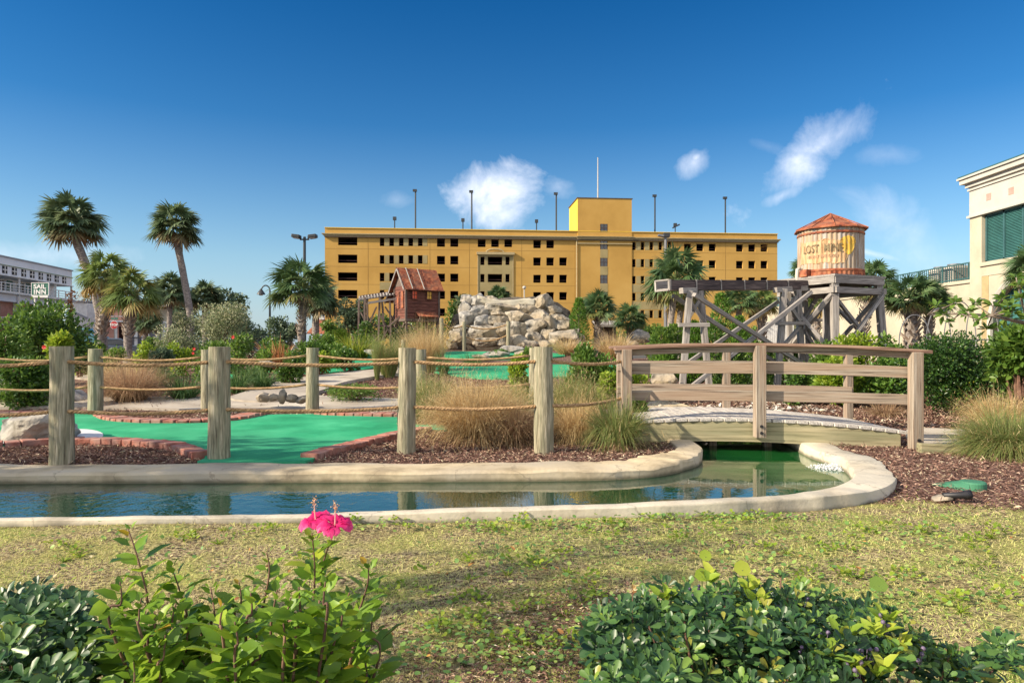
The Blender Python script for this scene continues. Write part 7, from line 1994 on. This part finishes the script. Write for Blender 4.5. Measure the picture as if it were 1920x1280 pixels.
def petal_mesh(parent, c, fdir, size, seed):
    r3 = np.random.default_rng(seed); f = np.array(fdir, float); f /= np.linalg.norm(f)
    a = np.cross(f, [0, 0, 1.]); a /= np.linalg.norm(a); b = np.cross(f, a)
    V_, F_, Rr = [], [], []
    for p_ in range(5):
        an = p_ * 2 * math.pi / 5 + r3.normal(0, .12)
        out_ = a * math.cos(an) + b * math.sin(an); sd_ = -a * math.sin(an) + b * math.cos(an)
        o0 = len(V_); nu, nv = 7, 7
        for i in range(nu):
            u = i / (nu - 1)
            for j in range(nv):
                v = (j / (nv - 1) - .5) * 2
                w_ = size * .62 * (math.sin(min(u * 1.25 + .08, 1.0) * math.pi / 2) ** 1.2) * (1 - max(0, u - .8) * 1.6)
                ln = size * u * (1 - .12 * v * v)
                lift = size * (.30 * math.sin(u * 2.0) - .35 * u * u) + .0050 * math.sin(v * 8 + p_ * 1.7) * u + .003 * math.sin(u * 9 + v * 5 + p_) + r3.normal(0, .0006)
                V_.append(np.array(c) + out_ * ln + sd_ * v * w_ * .8 + f * (lift + .006 * p_ / 5)); Rr.append(np.clip(.15 + .6 * u + .2 * abs(v) + r3.normal(0, .04), 0, 1))
        for i in range(nu - 1):
            for j in range(nv - 1): F_.append((o0 + i * nv + j, o0 + i * nv + j + 1, o0 + (i + 1) * nv + j + 1, o0 + (i + 1) * nv + j))
    fo2 = np_mesh('flower', np.array(V_), np.array(F_), M['petal'], parent, np.array(Rr), smooth=True)
    mb = MB(); tip = np.array(c) + f * size * .35 + np.array([0, 0, size * .85]); mb.tube([tuple(c), tuple(np.array(c) + f * size * .3 + np.array([0, 0, size * .3])), tuple(tip)], [.002, .0014, .0011], 6)
    mb.build('stamen', M['stamenpink'], fo2)
    P_ = tip + r3.normal(0, 1, (70, 3)) * (.0035, .0035, .008); P_[:, 2] -= .003
    leaves('pollen', P_, r3.normal(0, 1, (70, 3)), r3.normal(0, 1, (70, 3)), .0032, .003, M['pollen'], fo2)
    mb = MB(); mb.tube([tuple(np.array(c) - f * .004), tuple(np.array(c) - f * .02)], [.005, .003], 7); mb.build('calyx', M['palmleafstalk'], fo2)
M['stamenpink'] = plain('stamen_pale', (.72, .45, .38), .6); M['pollen'] = plain('pollen_orange', (.75, .40, .18), .7)
petal_mesh(HB, at(592, 977, 1.74) - hb0, (-.15, -.22, .95), .045, 1)
petal_mesh(HB, at(628, 986, 1.70) - hb0, (.12, -.30, .93), .045, 2)

# ---- foreground hawthorn bushes
def hawthorn(label, blobs, y0, n, seed, extra=None, lsz=.052):
    r3 = np.random.default_rng(seed); cx_ = sum(b[0] for b in blobs) / len(blobs)
    c0 = at(cx_, 1200, y0); t_ = thing('hawthorn_bush', label, 'shrub', (c0.x, c0.y, 0)); o0 = np.array([c0.x, c0.y, 0])
    wts = np.array([b[2] * b[3] for b in blobs], float); wts /= wts.sum()
    P_, D_h, N_h, L_h, R_h = [], [], [], [], []; mb = MB()
    nros = n // 7
    for q in range(nros):
        b = blobs[r3.choice(len(blobs), p=wts)]
        dd = r3.normal(0, 1, 3); dd /= np.linalg.norm(dd); dd[2] = abs(dd[2]) if r3.random() < .8 else dd[2]
        rr_ = r3.random() ** .4; y = b[4] + dd[1] * rr_ * .28; 
        c_ = np.array(at(b[0] + dd[0] * rr_ * b[2], b[1] - dd[2] * rr_ * b[3] + r3.normal(0, 8), y)) - o0
        if c_[2] < .05: continue
        up_ = np.array([dd[0] * .5, dd[1] * .4 - .15, .9]) + r3.normal(0, .25, 3); up_ /= np.linalg.norm(up_)
        a = np.cross(up_, [1., 0, 0]); a /= np.linalg.norm(a); b2 = np.cross(up_, a)
        hue = np.clip(r3.normal(.42, .2), 0, .93) if r3.random() < .97 else .97
        for j in range(8):
            an = j * 2.4 + r3.normal(0, .2); o_ = a * math.cos(an) + b2 * math.sin(an); f_ = .45 + .55 * j / 8
            P_.append(c_ + o_ * .006 - up_ * j * .003); D_h.append(o_ * (.5 + .55 * f_) + up_ * (1.2 - f_)); N_h.append(up_ - o_ * .4 + r3.normal(0, .15, 3)); L_h.append(lsz * f_ * r3.uniform(.8, 1.15)); R_h.append(np.clip(hue + r3.normal(0, .1), 0, .97))
        if q % 14 == 0:
            g_ = c_ * np.array([.5, .5, 0]) + r3.normal(0, .03, 3) * (1, 1, 0); mb.tube([tuple(c_), tuple((c_ * .7 + g_ * .3) + r3.normal(0, .01, 3)), tuple(g_)], [.0025, .004, .008], 5, caps=False)
    leaves('foliage', np.array(P_), np.array(D_h), np.array(N_h), np.array(L_h), np.array(L_h) * .50, M['haw'], t_, np.array(R_h), 'ob')
    mb.build('branches', M['stem'], t_)
    return t_, o0
HWB = [(1180, 1185, 80, 60, 2.0), (1260, 1150, 90, 60, 2.1), (1350, 1148, 90, 55, 2.15), (1440, 1145, 90, 52, 2.15), (1530, 1152, 80, 50, 2.15), (1620, 1175, 70, 52, 2.1), (1200, 1240, 90, 90, 1.85), (1320, 1220, 110, 90, 1.85), (1450, 1220, 110, 90, 1.85), (1560, 1230, 110, 80, 1.85), (1670, 1230, 80, 70, 1.9), (1130, 1210, 50, 70, 1.95), (1750, 1240, 60, 45, 1.95), (1820, 1265, 70, 30, 1.9), (1250, 1290, 150, 60, 1.7), (1500, 1300, 180, 60, 1.7), (1885, 1235, 40, 45, 1.95)]
t_h, o0 = hawthorn('dense dark blue green hawthorn bush with berries along the bottom right', HWB, 2.0, 10500, 5, lsz=.047)
def berries(parent, o0, lst, mat, r_=.0048, name='berry'):
    for (a, b, y, cnt) in lst:
        c_ = np.array(at(a, b, y)) - o0
        for q in range(cnt):
            d = rng.normal(0, .011, 3); mb = MB(); c2 = c_ + d
            mb.lathe(tuple(c2), [(r_ * math.sin(t2), r_ * math.cos(t2)) for t2 in np.linspace(.05, 3.1, 7)], 9)
            mb.tube([tuple(c2), tuple(c_ - np.array([0, 0, .03]))], .0009, 4); mb.build(name, M[mat], parent, smooth=True)
berries(t_h, o0, [(1465, 1138, 1.92, 4), (1500, 1135, 1.92, 3), (1540, 1150, 1.92, 4), (1300, 1105, 1.92, 4), (1360, 1110, 1.95, 3), (1480, 1165, 1.9, 3), (1430, 1170, 1.85, 3), (1905, 1240, 1.85, 4), (1500, 1215, 1.65, 3)], 'berry')
berries(t_h, o0, [(1660, 1172, 1.72, 4), (1625, 1215, 1.66, 4), (1545, 1200, 1.7, 4), (1725, 1232, 1.7, 3), (1612, 1262, 1.6, 4), (1640, 1225, 1.66, 3), (1560, 1205, 1.7, 2)], 'berrylight', .0058)
# young lime shoots among it
def shoots(parent, o0, lst, mat, lsz=.055, kind='leaf', asp=.5, cnt=9):
    P_, D_s, N_s = [], [], []
    for (a, b, y) in lst:
        c_ = np.array(at(a, b, y)) - o0
        for j in range(cnt):
            an = j * 2.4; P_.append(c_ + rng.normal(0, .008, 3)); D_s.append((math.cos(an), math.sin(an), .5 + rng.random())); N_s.append((0, -.3, 1) + rng.normal(0, .3, 3))
    n = len(P_); leaves('young_foliage', np.array(P_), np.array(D_s), np.array(N_s), lsz * rng.uniform(.7, 1.1, n), lsz * asp, M[mat], parent, None, kind)
shoots(t_h, o0, [(1330, 1090, 1.95), (1405, 1105, 1.95), (1420, 1125, 1.9), (1590, 1190, 1.7), (1640, 1185, 1.72), (1560, 1240, 1.65), (1600, 1255, 1.62), (1680, 1215, 1.7), (1540, 1230, 1.65), (1650, 1260, 1.62), (1790, 1262, 1.8), (1250, 1120, 1.95), (1655, 1160, 1.75)], 'hawlime', .05)
HWL = [(40, 1170, 90, 60, 1.95), (130, 1170, 70, 55, 2.0), (20, 1240, 100, 70, 1.8), (120, 1240, 90, 70, 1.85), (190, 1230, 40, 50, 1.9), (60, 1290, 120, 50, 1.7), (70, 1130, 60, 30, 2.1)]
t_l, o1 = hawthorn('low dark hawthorn bush filling the bottom left corner', HWL, 1.95, 2600, 6, lsz=.058)
# pennywort leaves standing above the bush
for i, (a, b, y, s_, lb) in enumerate([(1323, 1043, 2.1, .040, 'single round leaf on a stalk above the hawthorn bush, leftmost and highest'), (1392, 1068, 2.0, .052, 'pale translucent round leaf standing over the middle of the hawthorn bush'), (1316, 1080, 2.0, .044, 'curled yellow green leaf standing behind the left part of the hawthorn bush'), (1648, 1098, 2.0, .056, 'large dark round leaf on a stalk at the right shoulder of the hawthorn bush')]):
    p_ = at(a, b, y); t_ = thing('weed_stalk', lb, 'weed', (p_.x, p_.y, 0), 0, 'round weed leaves above the hawthorn bush')
    mb = MB(); mb.tube([(0, 0, 0), (.01, 0, p_.z * .5), (0, 0, p_.z)], .0018, 5); mb.build('stalk', M['palmleafstalk'], t_)
    leaves('leaf', np.array([[-s_ / 2, 0, p_.z]]), np.array([[1., .1, .15]]), np.array([[.1, -.75 if i != 3 else -.5, .6]]), s_, s_ * .9, M['hawlime'] if i != 3 else M['midgreen'], t_, np.array([.6, .9, .5, .9])[i:i + 1], 'round')
YB = thing('yellow_bloom', 'single small yellow orange flower at the left tip of the hawthorn bush', 'flower', tuple(at(1186, 1180, 1.85)))
YB.location.z = 0; yb0 = np.array(YB.location); c_ = np.array(at(1186, 1103, 1.85)) - yb0
mb = MB(); mb.tube([(0, 0, .2), tuple(c_)], .0016, 5); mb.build('stalk', M['stem'], YB)
an = np.linspace(0, 6.28, 9)[:-1]
leaves('petals', np.repeat([c_], 8, 0), np.stack([np.cos(an), -.3 + 0 * an, np.sin(an)], 1), np.tile([0, -1., .2], (8, 1)), .014, .01, M['pollenpetal'] if 'pollenpetal' in M else M['deadleaf'], YB, None, 'leaf')

# ---- trees standing just outside the frame that throw the dappled shade
def shade_tree(label, x, y, hgt, rx, n, seed, leaf=.16):
    r3 = np.random.default_rng(seed); t_ = thing('street_tree', label, 'tree', (x, y, 0), 0, 'trees left of the pond')
    C_ = np.stack([r3.normal(0, .55, 12) * rx, r3.normal(0, .55, 12) * rx, hgt + r3.normal(0, .3, 12) * rx], 1)
    li = r3.integers(0, 12, n); P_ = C_[li] + unit(r3.normal(0, 1, (n, 3))) * (r3.random(n) ** .5 * rx * .42)[:, None]
    leaves('crown', P_, r3.normal(0, 1, (n, 3)), r3.normal(0, .6, (n, 3)) + (0, 0, 1.), leaf, leaf * .6, M['midgreen'], t_)
    mb = MB(); mb.tube([(0, 0, 0), (.1, 0, hgt * .4), (0, 0, hgt)], [.14, .11, .05], 8)
    for c_ in C_: mb.tube([(.05, 0, hgt * .55), tuple((c_ + (0, 0, hgt * .6)) / 2), tuple(c_)], [.06, .04, .015], 5)
    mb.build('trunk', M['bark'], t_)
shade_tree('leafy tree standing left of the camera whose shade falls on the left of the pond', -12.0, 4.0, 4.7, 1.7, 2600, 1)
shade_tree('small tree standing behind the camera to the left, shading the lawn', -7.0, 1.0, 4.2, 1.5, 620, 2, .11)
